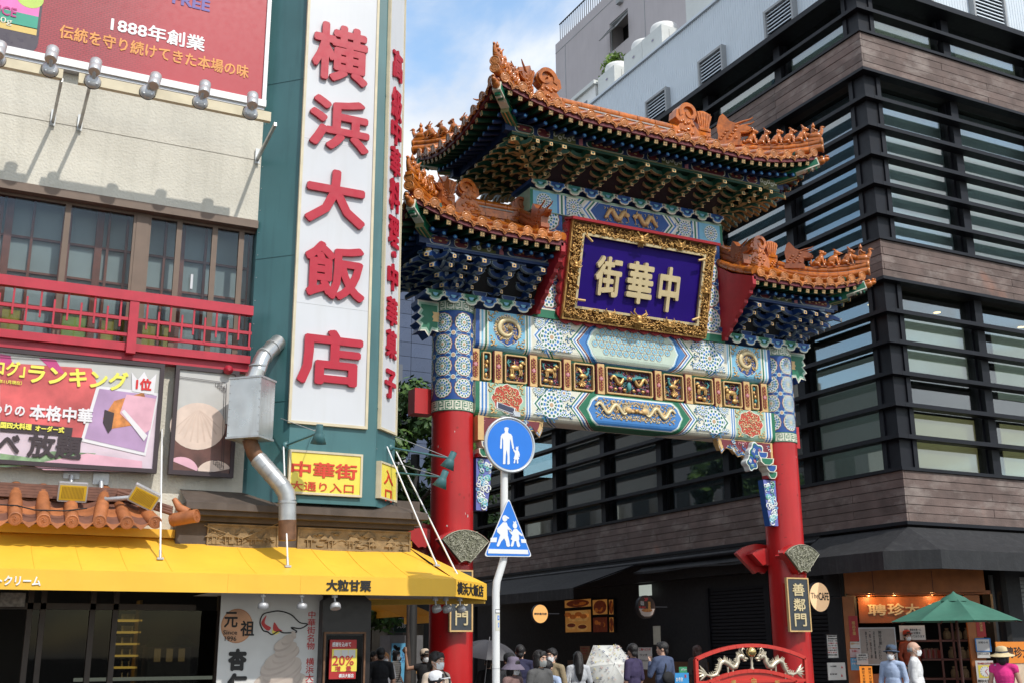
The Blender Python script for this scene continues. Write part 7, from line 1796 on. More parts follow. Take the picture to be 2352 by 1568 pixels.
b=MB();b.M=FK;b.prism(rect(-.05,0,WK+.05,3.3),-2.0,-1.9,INT);b.prism(rect(-.1,0,-.02,3.3),-2,0,INT);b.prism(rect(WK+.0,0,WK+.1,3.3),-2,0,INT);b.prism(rect(.0,2.62,WK-.2,2.7),-1.9,-.12,ORWD);b.build('room',ks)
kbox('fascia',960,480,2045,662,-.1,.0,ORW);kbox('sign_board',1072,690,1945,892,-.45,-.38,ORWD)
kbox('post',985,690,1075,1700,-.1,.02,ORW);kbox('post',1945,680,2062,1700,-.1,.02,ORW)
for x in(1180,1640):kbox('fascia_joint',x,490,x+5,660,0,.004,SHELF)
a=kl(1145,842,-.37);b_=kl(1525,842,-.37);z1_=kl(1300,742,-.37)[1]
FK2=FK@Matrix.Translation((0,0,-.38))
for ch,x0,x1,y0,y1 in(('聘',1147,1282,838,748),('珍',1300,1422,838,740),('大',1436,1540,830,745),('甘',1600,1700,835,745),('栗',1750,1850,835,745)):
 p=kl(x0,y0,-.37);q=kl(x1,y1,-.37);text('lettering',ch,FK2,p[0],p[1],q[0]-p[0],q[1]-p[1],GOLDL,ks,.02,.03)
for x,y in((1150,678),(1345,664),(1635,662),(1855,664)):
 p=kl(x,y,-.2);g=MB();g.M=FK@Matrix.Translation((p[0],p[1],-.2));g.ell((0,0,0),(.03,.03,.02),DLIGHT if x in(1150,1855)else LAMPG,nu=8);g.build('spot_lamp',ks)
 if x in(1150,1345,1635):ld=bpy.data.lights.new('spot_lamp_light','POINT');ld.energy=5;ld.color=(1,.55,.2);ld.shadow_soft_size=.03;link('spot_lamp_light',ld,ks,FK@Matrix.Translation((p[0],p[1]-.06,-.16)))
kbox('back_shelf',1360,1025,1960,1040,-1.1,-.5,SHELF);kbox('back_shelf',1560,1170,1960,1185,-1.1,-.5,SHELF);kbox('back_shelf',1560,1320,1960,1335,-1.1,-.5,SHELF)
for x in(1715,1815):kbox('shelf_post',x,880,x+16,1500,-.55,-.5,SHELF)
kbox('counter',1080,1290,1560,1700,-.5,-.1,ORWD)
BUR=mat('burlap',(.26,.16,.08),.9,var=.2,scale=20,bump=.5);
for i,(x,y)in enumerate(((1760,1020),(1845,1018),(1915,1018),(1800,1165),(1880,1168),(1940,1165),(1820,1318),(1900,1318))):
 p=kl(x,y,-.8);w_=FK@Vector((p[0],p[1],-.8));t=thing('burlap_bag',('leftmost','middle','rightmost','leftmost','middle','rightmost','left','right')[i]+' tied burlap bag on the '+('top','middle','bottom')[i//3]+' chestnut shop shelf','bag',w_,group='burlap bags on the shop shelves')
 g=MB();g.M=Matrix.Translation(w_);g.lathe([(.075,0),(.085,.03),(.085,.12),(.06,.17),(.03,.185),(.05,.23),(.04,.235)],BUR,10);g.build('sack',t);g=MB();g.M=Matrix.Translation(w_);g.lathe([(.034,.178),(.038,.186),(.034,.194)],SHELF,10);g.build('tie',t)
for i in range(10):
 x=1575+i*13;p=kl(x,1168,-.75);w_=FK@Vector((p[0],p[1],-.75));t=tag(MB().bx(w_.x-.035,w_.x+.035,w_.y-.03,w_.y+.03,w_.z,w_.z+.17+.02*(i%3),(mat('packet_red',(.30,.04,.03),.5),mat('packet_pink',(.34,.14,.13),.5),mat('packet_brown',(.2,.11,.07),.5))[i%3]).build('gift_packet'),('red','pink','brown')[i%3]+' gift packet, '+('first','second','third','fourth','fifth','sixth','seventh','eighth','ninth','last')[i]+' from the left in the shelf row','packet',group='gift packets on the shop shelf')
def sheet(name,label,x0,y0,x1,y1,m,d=.03,cat='notice',F=None,conv=fC,lines=(),group=None,fm=None):
 """a printed sheet or panel with its own text lines (lettering, x0, y0, x1, y1 in picture units of conv, material)"""
 F=F or FK;a=loc(F,*conv(x0,(y0+y1)/2),d);b_=loc(F,*conv(x1,(y0+y1)/2),d);z0_=loc(F,*conv((x0+x1)/2,y1),d)[1];z1_=loc(F,*conv((x0+x1)/2,y0),d)[1]
 t=thing(name,label,cat,F@Vector(((a[0]+b_[0])/2,z0_,d)),group=group);b=MB();b.M=F;b.prism(rect(a[0],z0_,b_[0],z1_),d-.02,d,m);b.build('sheet',t)
 if fm:b=MB();b.M=F;frame_mb(b,a[0]-.015,z0_-.015,b_[0]+.015,z1_+.015,.02,d-.02,d+.012,fm);b.build('frame',t)
 F2=F@Matrix.Translation((0,0,d))
 for(s,lx0,ly0,lx1,ly1,lm,vert)in lines:
  p=loc(F,*conv((lx0+lx1)/2 if vert else lx0,ly1),d);q=loc(F,*conv(lx1,(ly0+ly1)/2),d);pl=loc(F,*conv(lx0,(ly0+ly1)/2),d);zb_=loc(F,*conv((lx0+lx1)/2,ly1),d)[1];zt_=loc(F,*conv((lx0+lx1)/2,ly0),d)[1]
  text('lettering',s,F2,pl[0],zb_,q[0]-pl[0],zt_-zb_,lm,t,.015 if not vert else.01,.002,vert,.001)
 return t
PAPER=mat('paper_white',(.62,.60,.57),.7,var=.05);INK=mat('ink_dark',(.05,.045,.045),.7);INKR=mat('ink_red',(.5,.04,.04),.6);POSR=mat('poster_red',(.40,.02,.02),.5);POSGR=mat('poster_greige',(.34,.30,.27),.6,var=.1);GOLDI=mat('ink_gold',(.60,.40,.12),.5);INKB=mat('ink_blue',(.04,.2,.5),.6)
sheet('strip_poster','red vertical strip poster with gold writing on the left shop post',1000,840,1070,1036,POSR,lines=(('極品甘栗',1022,880,1048,990,GOLDI,True),))
sheet('strip_poster','red vertical strip poster with gold writing on the right shop post',1985,885,2055,1002,POSR,lines=(('天津甘栗',2008,890,2032,960,GOLDI,True),))
sheet('notice','small yellow and white notice below the left red strip poster',1008,1040,1082,1090,PAPER,lines=(('営業サービス',1012,1046,1078,1062,mat('ink_orange',(.6,.3,.03),.6),False),))
sheet('notice','pale pink notice on the left shop post',1006,1096,1086,1158,mat('paper_pink',(.60,.45,.45),.7),lines=(('お願い',1020,1104,1070,1120,INKR,False),))
sheet('notice','light blue notice low on the left shop post',1012,1163,1084,1260,mat('paper_blue',(.12,.36,.60),.6),lines=(('ご来店',1020,1172,1076,1190,WHITE,False),('お客様へ',1020,1200,1076,1215,WHITE,False)))
sheet('menu_poster','greige poster with columns of brush writing inside the shop',1086,935,1360,1215,POSGR,d=-.12,fm=LAMPG,cat='poster',lines=(('聘珍甘栗',1226,955,1252,1065,INK,True),('のこだわり',1226,1070,1250,1180,INK,True),('河北省産の厳選',1190,960,1204,1170,INK,True),('一粒一粒を丁寧',1160,960,1174,1170,INK,True),('焼き上げました',1130,960,1144,1170,INK,True)))
sheet('notice_board','white notice board about chestnuts behind the red capped worker',1390,914,1588,1026,PAPER,d=-.3,cat='notice',lines=(('品質・鮮度を第一に',1425,938,1555,956,INK,False),('自慢の甘栗を',1440,962,1552,982,INK,False),('焼いております',1455,988,1582,1008,INK,False)))
sheet('notice','white typed notice in front of the brush poster',1058,1132,1145,1217,PAPER,d=.12,lines=(('営業時間',1072,1138,1128,1150,INK,False),('感染予防のため',1066,1158,1138,1168,INK,False),('お並びください',1066,1174,1138,1184,INK,False)))
sheet('notice','blue framed notice on the right shop post',1982,1018,2090,1112,PAPER,d=.06,fm=INKB,lines=(('お知らせ',1998,1036,2074,1054,INK,False),))
sheet('notice','plain white notice under the blue framed one',1990,1116,2090,1165,PAPER,d=.06,lines=(('いらっしゃいませ',2000,1128,2080,1140,INK,False),))
ck=sheet('clock_poster','white poster with a yellow clock face for the next roasting time',1984,1186,2122,1368,PAPER,d=.1,cat='poster',lines=(('次の焼き上がり時間',1994,1200,2112,1216,INKR,False),('聘珍大甘栗',1996,1332,2116,1356,INK,False)))
p=kl(2053,1270,.1);b=MB();b.M=FK@Matrix.Translation((p[0],p[1],.1));b.prism(rect(-.135,-.125,.135,.125),0,.003,YELSIGN);b.prism(circ(0,0,.105,n=28),.003,.006,WHITE)
for k in range(12):a=k*PI/6;b.prism(rect(.09*math.cos(a)-.006,.09*math.sin(a)-.006,.09*math.cos(a)+.006,.09*math.sin(a)+.006),.006,.008,INK)
b.beam((0,0,.008),(.045,.05,.008),.012,.003,INKR,up=(0,0,1));b.beam((0,0,.009),(.05,-.075,.009),.012,.003,INKR,up=(0,0,1));b.build('clock_face',ck)
FRT=FY(0,15.9,0)
sheet('street_sign_board','orange shop sign with black brush characters cut by the right photo edge',2140,1040,2420,1206,mat('board_orange',(.66,.20,.015),.45,var=.05),d=0,F=FRT,cat='sign',lines=(('聘珍大',2208,1078,2400,1165,BRUSH,False),))
sheet('snack_stand','pale snack stand under the orange sign',2150,1207,2430,1700,mat('stand_cream',(.55,.42,.30),.6,var=.15),d=-.02,F=FRT,cat='stand')
lt_=sheet('lit_sign','small glowing orange shop sign beside the counter',1088,1230,1186,1480,mat('lit_orange',(.75,.25,.03),.5,emit=(1,.3,.03),es=.55,var=.05),d=.2,cat='sign',lines=(('聘珍大甘栗',1100,1240,1124,1366,BRUSH,True),('聘珍大甘栗',1150,1240,1174,1366,BRUSH,True)))
FBW=FY(0,18.55,0)
sheet('opening_hours_notice','white opening hours notice with red lines on the black wall',827,986,912,1166,PAPER,d=.03,F=FBW,fm=BLACKM,lines=tuple((s,834,992+18*i,906,1003+18*i,INKR if i in(3,5,7)else INK,False)for i,s in enumerate(('営業時間のお知らせ','新型感染症対策','平日十一時','土日祝十一時','ラストオーダー','二十一時まで','お持ち帰り','承ります','聘珍樓'))))
sheet('route_notice','white station route notice low on the black wall',837,1201,972,1336,PAPER,d=.03,F=FBW,cat='notice',lines=(('ＪＲ 石川町駅',850,1224,900,1236,INK,False),('地下鉄 元町',850,1284,905,1296,INK,False),('▲',935,1225,950,1245,INKR,False),('▲',935,1290,950,1310,INKR,False)))
MB().bx(17.54,17.9,18.82,19.35,0,3.2,BLACKD).build('shop_side_wall',bb);MB().bx(20.1,20.7,16.86,17.1,0,3.2,BLACKD).build('shop_side_wall',bb)
def disc_sign(name,label,F,cx_,cy_,rx,rz,face,lines,par_x=None,rim=BLACKM,cat='sign',emit=None):
 t=thing(name,label,cat,F@Vector((cx_,cy_,0)));n=36
 b=MB();b.M=F;b.prism(circ(cx_,cy_,rx,rz,n),-.10,0,rim);b.build('casing',t);b=MB();b.M=F;b.prism(circ(cx_,cy_,rx*.95,rz*.95,n),0,.006,face);b.build('face',t)
 F2=F@Matrix.Translation((cx_,cy_,.006))
 for(s,x,y,w_,h_,m,o_)in lines:text('lettering',s,F2,x,y,w_,h_,m,t,o_,.004)
 b=MB();b.M=F;b.tube([(cx_+rx*.9,cy_,-.05),(cx_+rx+.35,cy_,-.05)],.02,BLACKM,6);b.build('bracket',t);return t
LITC=mat('lit_sign_cream',(.75,.52,.30),.5,emit=(1,.62,.34),es=.36,var=.05);LITO=mat('lit_sign_amber',(.70,.38,.12),.5,emit=(1,.50,.17),es=.36,var=.05)
p=PY(1882.4,1370,18.2);r_=abs(PY(1906,1370,18.2).x-PY(1859,1370,18.2).x)/2
disc_sign('cafe_sign','round cream lit cafe sign beside the right red column',FY(0,18.2,0),p.x,p.z,r_,r_*1.12,LITC,(('The',-r_*.86,-.03,r_*.72,r_*.42,INK,0),('CAFE',-r_*.12,-r_*.24,r_*.98,r_*.58,INK,.02)))
Yq=26;p=PY(1241,1408.5,Yq);r_=abs(PY(1259,1408,Yq).x-PY(1223,1408,Yq).x)/2
disc_sign('mooncake_sign','round amber lit sign with small black characters beyond the pole',FY(0,Yq,0),p.x,p.z,r_,r_*1.05,LITO,(('聘珍樓月餅',-r_*.8,-.03,r_*1.6,r_*.26,INK,.02),))
Yq=22;p=PY(1485,1393,Yq);r_=abs(PY(1505.5,1393,Yq).x-PY(1464.5,1393,Yq).x)/2
dn=disc_sign('noodle_sign','dark round noodle bowl sign hanging near the shutters',FY(0,Yq,0),p.x,p.z,r_,r_*1.08,mat('sign_brown',(.04,.018,.012),.4),(('2F',-r_*.25,r_*.55,r_*.42,r_*.3,INKR,.03),('麺',-r_*.7,r_*.15,r_*.4,r_*.42,LAMPG,0),('￥450',-r_*.88,-r_*.12,r_*.75,r_*.2,INKR,.04)))
b=MB();b.M=FY(p.x,Yq-.008,p.z);b.prism([(-r_*.88,-r_*.15),(r_*.88,-r_*.15),(r_*.62,-r_*.68),(r_*.3,-r_*.85),(-r_*.3,-r_*.85),(-r_*.62,-r_*.68)],0,.003,mat('bowl_print',(.50,.42,.38),.5));b.prism(circ(0,-r_*.3,r_*.6,r_*.16),.003,.005,mat('noodle_print',(.42,.16,.04),.5,var=.4,scale=30));b.prism(rect(r_*.15,-r_*.3,r_*.42,r_*.5),.005,.007,mat('noodle_print_b',(.55,.25,.06),.5,var=.4,scale=40));b.build('printed_bowl',dn)
# food light boxes deep in the left shop
FLB=FX(XB+.30,0,0)
LB_=lambda n,c,e,v=.4:mat(n,c,.5,emit=None,var=v,scale=5)
GLOWB=mat('menu_glow',(.45,.22,.05),.5,emit=(1,.42,.09),es=.12,var=.3,scale=3);FOODO=mat('menu_food_orange',(.42,.13,.02),.5,emit=(.8,.2,.02),es=.09,var=.5,scale=7);FOODR=mat('menu_food_red',(.22,.04,.015),.5,emit=(.6,.08,.01),es=.03,var=.5,scale=8);FOODY=mat('menu_food_yellow',(.6,.36,.1),.5,emit=(1,.5,.14),es=.12,var=.4,scale=6)
for i,(x0,y0,x1,y1,lab)in enumerate(((355,570,652,668,'upper left glowing menu box with roast food'),(362,688,652,942,'largest glowing menu box with bamboo steamers'),(664,570,832,748,'glowing menu box with a plate of red food'),(668,765,832,942,'dim glowing menu box with fried food'),(844,570,898,748,'narrow cut off glowing menu box, upper'),(848,765,902,942,'narrow cut off glowing menu box, lower'))):
 a=loc(FLB,*fB(x0,(y0+y1)/2));b_=loc(FLB,*fB(x1,(y0+y1)/2));z0_=loc(FLB,*fB((x0+x1)/2,y1))[1];z1_=loc(FLB,*fB((x0+x1)/2,y0))[1]
 t=thing('menu_light_box',lab,'light box',FLB@Vector(((a[0]+b_[0])/2,z0_,0)),group='glowing food menu boxes');b=MB();b.M=FLB;b.prism(rect(a[0],z0_,b_[0],z1_),-.02,.002,BLACKD);b.prism(rect(a[0]+.02,z0_+.02,b_[0]-.02,z1_-.02),.002,.04,GLOWB if i!=3 else FOODR,BLACKD);b.build('box',t)
 w_=b_[0]-a[0];h_=z1_-z0_;cx_=(a[0]+b_[0])/2;cz_=(z0_+z1_)/2;r=random.Random(i);b=MB();b.M=FLB
 if i==1:
  b.prism(rrect(a[0]+w_*.12,z0_+h_*.5,b_[0]-w_*.08,z1_-h_*.05,.2),.04,.043,FOODY)
  for q in range(4):b.prism(circ(a[0]+w_*(.12+.2*q),z1_-h_*(.2+.1*(q%2)),w_*.13,h_*.1),.043,.046,FOODO)
  for q in range(2):b.prism(circ(a[0]+w_*(.25+.42*q),z0_+h_*(.3-.08*q),w_*.2,h_*.16),.046,.049,FOODY);b.prism(circ(a[0]+w_*(.25+.42*q),z0_+h_*(.33-.08*q),w_*.16,h_*.09),.049,.051,FOODR)
 else:
  b.prism(circ(cx_,cz_,w_*.42,h_*.42),.04,.043,FOODR)
  for q in range(7):b.prism(circ(cx_+r.uniform(-.24,.24)*w_,cz_+r.uniform(-.22,.22)*h_,w_*.13,h_*.14),.043+.001*q,.0445+.001*q,FOODO if q%2 else FOODR)
 b.build('printed_food',t)
b=MB();b.bx(XB+.1,XB+.35,24.1,31,0,1.2,mat('counter_wood',(.12,.05,.02),.5,var=.2));tag(b.build('shop_counter'),'dark wooden counter below the glowing menu boxes','counter')
sheet('menu_card','pink and white menu card by the dark post',1155,1105,1305,1345,PAPER,d=0,F=FX(16.6,0,0),conv=fB,cat='notice',lines=(('二階へどうぞ',1165,1112,1296,1140,INKR,False),('ランチ',1175,1175,1260,1200,INK,False),('点心セット',1175,1235,1270,1258,INK,False)))
sheet('menu_card','tall narrow menu with two dishes on the dark post',1322,868,1398,1072,mat('menu_cream',(.55,.52,.42),.6),d=0,F=FX(XB-.02,0,0),conv=fB,cat='notice')
sheet('menu_card','orange lettered menu card on the shop counter',515,1090,622,1245,mat('menu_salmon',(.35,.18,.10),.6,var=.2),d=0,F=FX(XB-.2,0,0),conv=fB,cat='notice',lines=(('中華まん',528,1108,612,1122,INKR,False),('小籠包',528,1135,600,1150,INKR,False),('焼売',528,1165,580,1180,INKR,False)))
sheet('shaved_ice_sign','blue shaved ice signboard beside the barrier',1562,1385,1715,1520,mat('ice_blue',(.03,.25,.55),.5),d=0,F=FY(0,17.0,0),conv=fB,cat='sign',lines=(('かき氷',1572,1432,1650,1480,WHITE,False),('氷',1664,1400,1690,1440,INKR,False)))
sheet('green_menu_sign','green menu signboard above the blue shaved ice one',1610,1318,1695,1384,mat('menu_green',(.03,.22,.10),.5),d=0,F=FY(0,17.05,0),conv=fB,cat='sign',lines=(('メニュー',1630,1335,1690,1358,WHITE,False),))
sheet('exit_light','pale lit ceiling panel by the stairway',1165,415,1300,535,mat('lit_panel',(.6,.65,.6),.5,emit=(.8,.9,.8),es=.35),d=0,F=FX(XB+.2,0,0),conv=fB,cat='light')
# ------------------------------------------------------------------ black awnings
aws=thing('black_awning','broad black canvas awning wrapped round the building corner','awning',(XB-.5,YB-.5,2.9))
o1=1.05;zt_,zf_,zv_=3.9,3.36,3.0
yl0=19.35
C_in=[(XB,yl0),(XB,YB),(XE-3,YB)];cm_=.75
outer=[(XB-o1,yl0),(XB-o1,YB-o1+cm_),(XB-o1+cm_,YB-o1),(XE-3,YB-o1)]
AW=BLACKT
def sag(n,a,b,c,d):
 return lambda u,v:tuple(Vector(a).lerp(Vector(b),u).lerp(Vector(c).lerp(Vector(d),u),v)+Vector((0,0,-.06*math.sin(PI*v)*(1-.5*abs(math.cos(PI*u*n))))))
MB().grid(sag(2,(XB,yl0,zt_),(XB,YB,zt_),(*outer[0],zf_),(*outer[1],zf_)),12,6,AW).build('canopy_panel',aws)
MB().add([(XB,YB,zt_),(*outer[1],zf_),(*outer[2],zf_)],[(0,1,2)],AW).build('canopy_panel',aws)
MB().grid(sag(4,(XB,YB,zt_),(XE-3,YB,zt_),(*outer[2],zf_),(*outer[3],zf_)),24,6,AW).build('canopy_panel',aws)
v=MB()
for a,c in zip(outer,outer[1:]):v.add([(*a,zv_),(*c,zv_),(*c,zf_),(*a,zf_)],[(0,1,2,3)],AW)
v.add([(*outer[0],zv_),(*outer[0],zf_),(XB,yl0,zt_),(XB,yl0,zv_)],[(0,1,2,3)],AW);v.build('valance',aws)
MB().bx(XB-.02,XB+.3,yl0,YE,3.3,3.95,BLACKD).tube([(XB-.08,yl0,3.80),(XB-.08,YE,3.80)],.07,BLACKM,8).build('awning_housing',bb)
yA=PX(1472,1293,XB).y;oA=PY(1317,1349,yA);zA=PY(1317,1374,yA).z
a2=thing('black_awning','extended black awning over the glowing food menu boxes','awning',(XB-.8,yA+4,zA))
zwA=PX(1472,1293,XB).z
MB().grid(sag(3,(XB-.05,yA,zwA),(XB-.05,36,zwA),(oA.x,yA,oA.z),(oA.x,36,oA.z)),20,6,AW).build('canopy_panel',a2);MB().add([(oA.x,yA,zA),(oA.x,36,zA),(oA.x,36,oA.z),(oA.x,yA,oA.z)],[(0,1,2,3)],AW).build('valance',a2);MB().beam((XB-.05,yA,zwA),(oA.x,yA,oA.z),.03,.03,BLACKM).build('arm',a2)
a3=thing('black_awning','folded black awning with short valance above the dark shutters','awning',(XB-.2,21,3.1))
zA3=PX(1475,1316,XB-.35).z
MB().grid(sag(3,(XB,yl0+.1,3.72),(XB,yA-.1,3.72),(XB-.35,yl0+.1,3.55),(XB-.35,yA-.1,3.55)),10,3,AW).build('canopy_panel',a3);MB().grid(lambda u,v:(XB-.35+.02*math.sin(u*20),yl0+.1+(yA-yl0-.2)*u,zA3+(3.55-zA3)*v+.02*math.sin(u*13)*(1-v)),20,2,AW).build('valance',a3)
# ------------------------------------------------------------------ green market umbrella
Yu=15.4;ap=PY(2186,1366,Yu);rl=PY(2041,1425,Yu);rr_=PY(2342,1427,Yu);Ru=(rr_.x-rl.x)/2*.70
um=thing('market_umbrella','wide green market umbrella beside the chestnut shop','umbrella',((rl.x+rr_.x)/2,Yu,0))
GRU=mat('umbrella_green',(.04,.145,.10),.7,var=.12,scale=4,streak=.15,dirt=(.10,.2,.15));cu=Vector(((rl.x+rr_.x)/2,Yu,0));zr_=(rl.z+rr_.z)/2
for k in range(8):
 a0,a1=k*PI/4+.2,(k+1)*PI/4+.2
 MB().grid(lambda u,v:(cu.x+Ru*v*(math.cos(a0)*(1-u)+math.cos(a1)*u),cu.y+Ru*v*(math.sin(a0)*(1-u)+math.sin(a1)*u),ap.z+(zr_-ap.z)*v**1.12-.07*math.sin(PI*u)*v*v*.0-.05*math.sin(PI*v)*math.sin(PI*u)),6,6,GRU).build('canopy_panel',um)
 MB().tube([(cu.x,cu.y,ap.z-.05),(cu.x+Ru*math.cos(a0)*.98,cu.y+Ru*math.sin(a0)*.98,zr_-.02)],.012,SHELF,5).build('rib',um)
MB().tube([(cu.x,cu.y,0),(cu.x,cu.y,ap.z+.05)],.025,SHELF,8).build('pole',um)
b=MB();b.M=Matrix.Translation((cu.x,cu.y,ap.z-.02));b.lathe([(.28,-.09),(.2,-.02),(.05,.05),(.0,.1)],GRU,8,cap=False);b.build('top_vent',um)
#  left shop front under the yellow awning
FG_=FY(0,13.75,0);IDV=lambda x,y:(x,y)
SPW=mat('soft_poster_grey',(.60,.59,.57),.5,var=.05);CONE=mat('soft_ice_print',(.50,.42,.36),.5,var=.12,scale=4)
sp=sheet('soft_ice_poster','large grey soft ice cream poster panel below the awning',502,1358,738,1600,SPW,d=0,F=FG_,conv=IDV,cat='poster',lines=(('中華街名物　横浜大飯店',703,1402,722,1600,INKR,True),))
pq=loc(FG_,544,1436);R_q=abs(loc(FG_,580,1436)[0]-pq[0])
b=MB();b.M=FG_;b.prism(circ(*pq,R_q,R_q*1.06,32),0,.003,mat('print_copper',(.45,.20,.09),.5,var=.25,scale=4));b.prism(circ(*pq,R_q*.94,R_q,32),.003,.004,mat('print_copper_light',(.55,.28,.15),.5,var=.3,scale=4));b.build('printed_disc',sp)
FG2=FG_@Matrix.Translation((0,0,.004))
for s,x0,y0,x1,y1,m,o_ in(('元',514,1440,547,1404,BRUSH,.02),('祖',551,1460,585,1424,BRUSH,.02),('Since',512,1456,545,1446,BRUSH,.005),('1996',516,1471,543,1460,BRUSH,.005),('杏',522,1540,568,1488,BRUSH,.06),('仁',520,1592,570,1544,BRUSH,.06)):
 p=loc(FG2,x0,y0);q=loc(FG2,x1,y1);text('lettering',s,FG2,p[0],p[1],q[0]-p[0],q[1]-p[1],m,sp,o_,.002)
def smooth(P,n=5):
 out=[];k=len(P)
 for i in range(k):
  a,b_,c,d=(Vector(P[(i+q-1)%k])for q in range(4))
  for j in range(n):t=j/n;out.append(tuple(.5*((2*b_)+(c-a)*t+(2*a-5*b_+4*c-d)*t*t+(3*b_-a-3*c+d)*t**3)))
 return out
b=MB();b.M=FG_;cl=smooth([loc(FG_,*q)for q in((597,1428),(604,1410),(622,1404),(642,1402),(668,1410),(688,1428),(706,1432),(690,1442),(668,1440),(682,1450),(652,1452),(640,1448),(625,1456),(615,1450),(604,1446))])
b.tube([(*p,.004)for p in cl+[cl[0]]],.008,BRUSH,5);b.prism(smooth([loc(FG_,*q)for q in((600,1430),(612,1412),(608,1430),(622,1440),(614,1447))]),0,.004,INKR);b.prism(smooth([loc(FG_,*q)for q in((624,1450),(632,1440),(642,1450),(632,1456))]),0,.004,YELSIGN);b.prism(smooth([loc(FG_,*q)for q in((628,1447),(630,1428),(640,1442),(648,1448))]),.004,.006,INKR);b.build('printed_cloud',sp)
b=MB();b.M=FG_;SHD=mat('soft_ice_shade',(.44,.36,.31),.5,var=.12)
for k in range(13):
 t=k/12;cx9=636+8*math.sin(k*1.7)+30*t*t;cy9=1592-138*t;rx9=66*(1-t)**.75+5;ry9=22*(1-t)+7;tl=-.45
 for q,(dy9,m9,sc9)in enumerate(((5,SHD,1.0),(0,CONE,.97))):
  P9=[(cx9+sc9*rx9*math.cos(a9)*math.cos(tl)-ry9*math.sin(a9)*math.sin(tl),cy9+dy9+sc9*rx9*math.cos(a9)*math.sin(tl)+ry9*math.sin(a9)*math.cos(tl))for a9 in(z9*PI/14 for z9 in range(28))]
  b.flat([loc(FG_,*p9)for p9 in P9 if True],.002+.0012*(2*k+q)/3,m9)
b.build('printed_ice',sp)
FGc=FY(0,13.6,0);a=loc(FGc,738,1500)[0];b_=loc(FGc,850,1500)[0];CAB=mat('cabinet_dark',(.014,.010,.010),.4,var=.2);zt1=loc(FGc,790,1364)[1]
cb_=thing('display_cabinet','dark tall display cabinet with sloped shoulders below the awning','cabinet',((a+b_)/2,13.9,0))
b=MB();b.M=FGc;zs_=loc(FGc,800,1376)[1];b.prism([(a,0),(b_,0),(b_,zs_-.02),(b_-.13,zt1+.02),(a+.13,zt1+.02),(a,zs_-.02)],-.5,0,CAB);b.build('body',cb_)
b=MB();b.M=FGc;x0,x1=loc(FGc,742,1500)[0],loc(FGc,838,1500)[0];z1_=loc(FGc,790,1450)[1];frame_mb(b,x0,.6,x1,z1_,.022,0,.03,RUST);b.build('door_frame',cb_);b=MB();b.M=FGc;b.prism(rect(x0+.04,.64,x1-.04,z1_-.04),0,.01,GLASSD);b.build('door_glass',cb_)
ds=sheet('discount_sign','red and yellow twenty percent sign on the dark cabinet',757,1468,818,1558,POSR,d=.05,F=FGc,conv=IDV,cat='sign',lines=(('感謝を込めて',763,1473,806,1484,WHITE,False),('横浜大飯店',778,1546,812,1555,WHITE,False)))
pa,pb2=loc(FGc,758,1541),loc(FGc,817,1489);b=MB();b.M=FGc;b.prism(rect(pa[0],pa[1],pb2[0],pb2[1]),.05,.054,YELSIGN)
for k in range(3):x=pa[0]+.02+(pb2[0]-pa[0]-.04)/3*k;b.prism(rect(x+.003,pb2[1]-.1,x+(pb2[0]-pa[0]-.05)/3,pb2[1]-.01),.054,.056,PAPER)
b.build('yellow_field',ds)
FGc2=FGc@Matrix.Translation((0,0,.056))
for s,x0,y0,x1,y1 in(('20%',763,1527,813,1504),('増',769,1540,782,1528),('量',794,1540,807,1528)):
 p=loc(FGc2,x0,y0);q=loc(FGc2,x1,y1);text('lettering',s,FGc2,p[0],p[1],q[0]-p[0],q[1]-p[1],INKR,ds,.01,.002)
 # shop glass and what stands behind it
sw=thing('shop_window','dark shop window with brown frames under the yellow awning','shop window',(1.5,14.3,0))
SFR=mat('shop_frame_dark',(.035,.022,.016),.5,var=.2)
b=MB();xs_=[PY(x,1480,14.3).x for x in(60,90,205,258,500)]
for x in xs_:b.bx(x-.03,x+.03,14.25,14.35,0,2.6,SFR)
b.bx(-3,2.9,14.25,14.34,2.05,2.12,SFR).bx(-3,2.9,14.26,14.33,2.3,2.6,SFR).build('frame',sw)
for a_,c_ in zip(xs_,xs_[1:]):MB().bx(a_+.03,c_-.03,14.29,14.296,.3,2.05,GLASSD).build('pane',sw)
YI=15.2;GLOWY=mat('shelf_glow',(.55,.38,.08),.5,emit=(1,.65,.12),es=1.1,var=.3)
sh=thing('display_shelves','lit yellow display shelves inside the dark shop','shelves',PY(300,1560,YI))
for k in range(6):
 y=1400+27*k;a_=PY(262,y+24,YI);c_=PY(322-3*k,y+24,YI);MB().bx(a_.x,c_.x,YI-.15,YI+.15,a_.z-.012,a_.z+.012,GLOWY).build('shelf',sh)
 for j in range(5):x=a_.x+.1+(c_.x-a_.x-.2)*j/4;MB().bx(x-.02,x+.02,YI-.05,YI,a_.z+.014,a_.z+.08,LAMPG).build('packet',sh)
c0_=PY(322,1400,YI);MB().bx(c0_.x-.03,c0_.x+.0,YI-.15,YI+.15,.6,2.2,mat('shelf_side',(.16,.10,.03),.6,var=.3)).build('side',sh)
md=thing('model_house','green roofed model house in the shop window display','model',PY(385,1560,YI))
a_,c_=PY(337,1530,YI),PY(440,1480,YI);MB().bx(a_.x,c_.x,YI,YI+.4,a_.z-.4,c_.z,mat('model_wall',(.14,.13,.12),.7)).build('wall',md)
MB().add([(a_.x-.05,YI-.06,c_.z),(c_.x+.05,YI-.06,c_.z),(c_.x-.05,YI+.2,c_.z+.12),(a_.x+.05,YI+.2,c_.z+.12)],[(0,1,2,3)],mat('model_roof',(.01,.09,.055),.5)).bx(a_.x-.04,c_.x+.04,YI-.05,YI,c_.z-.02,c_.z-.002,mat('model_roof',(.01,.09,.055),.5)).build('roof',md)
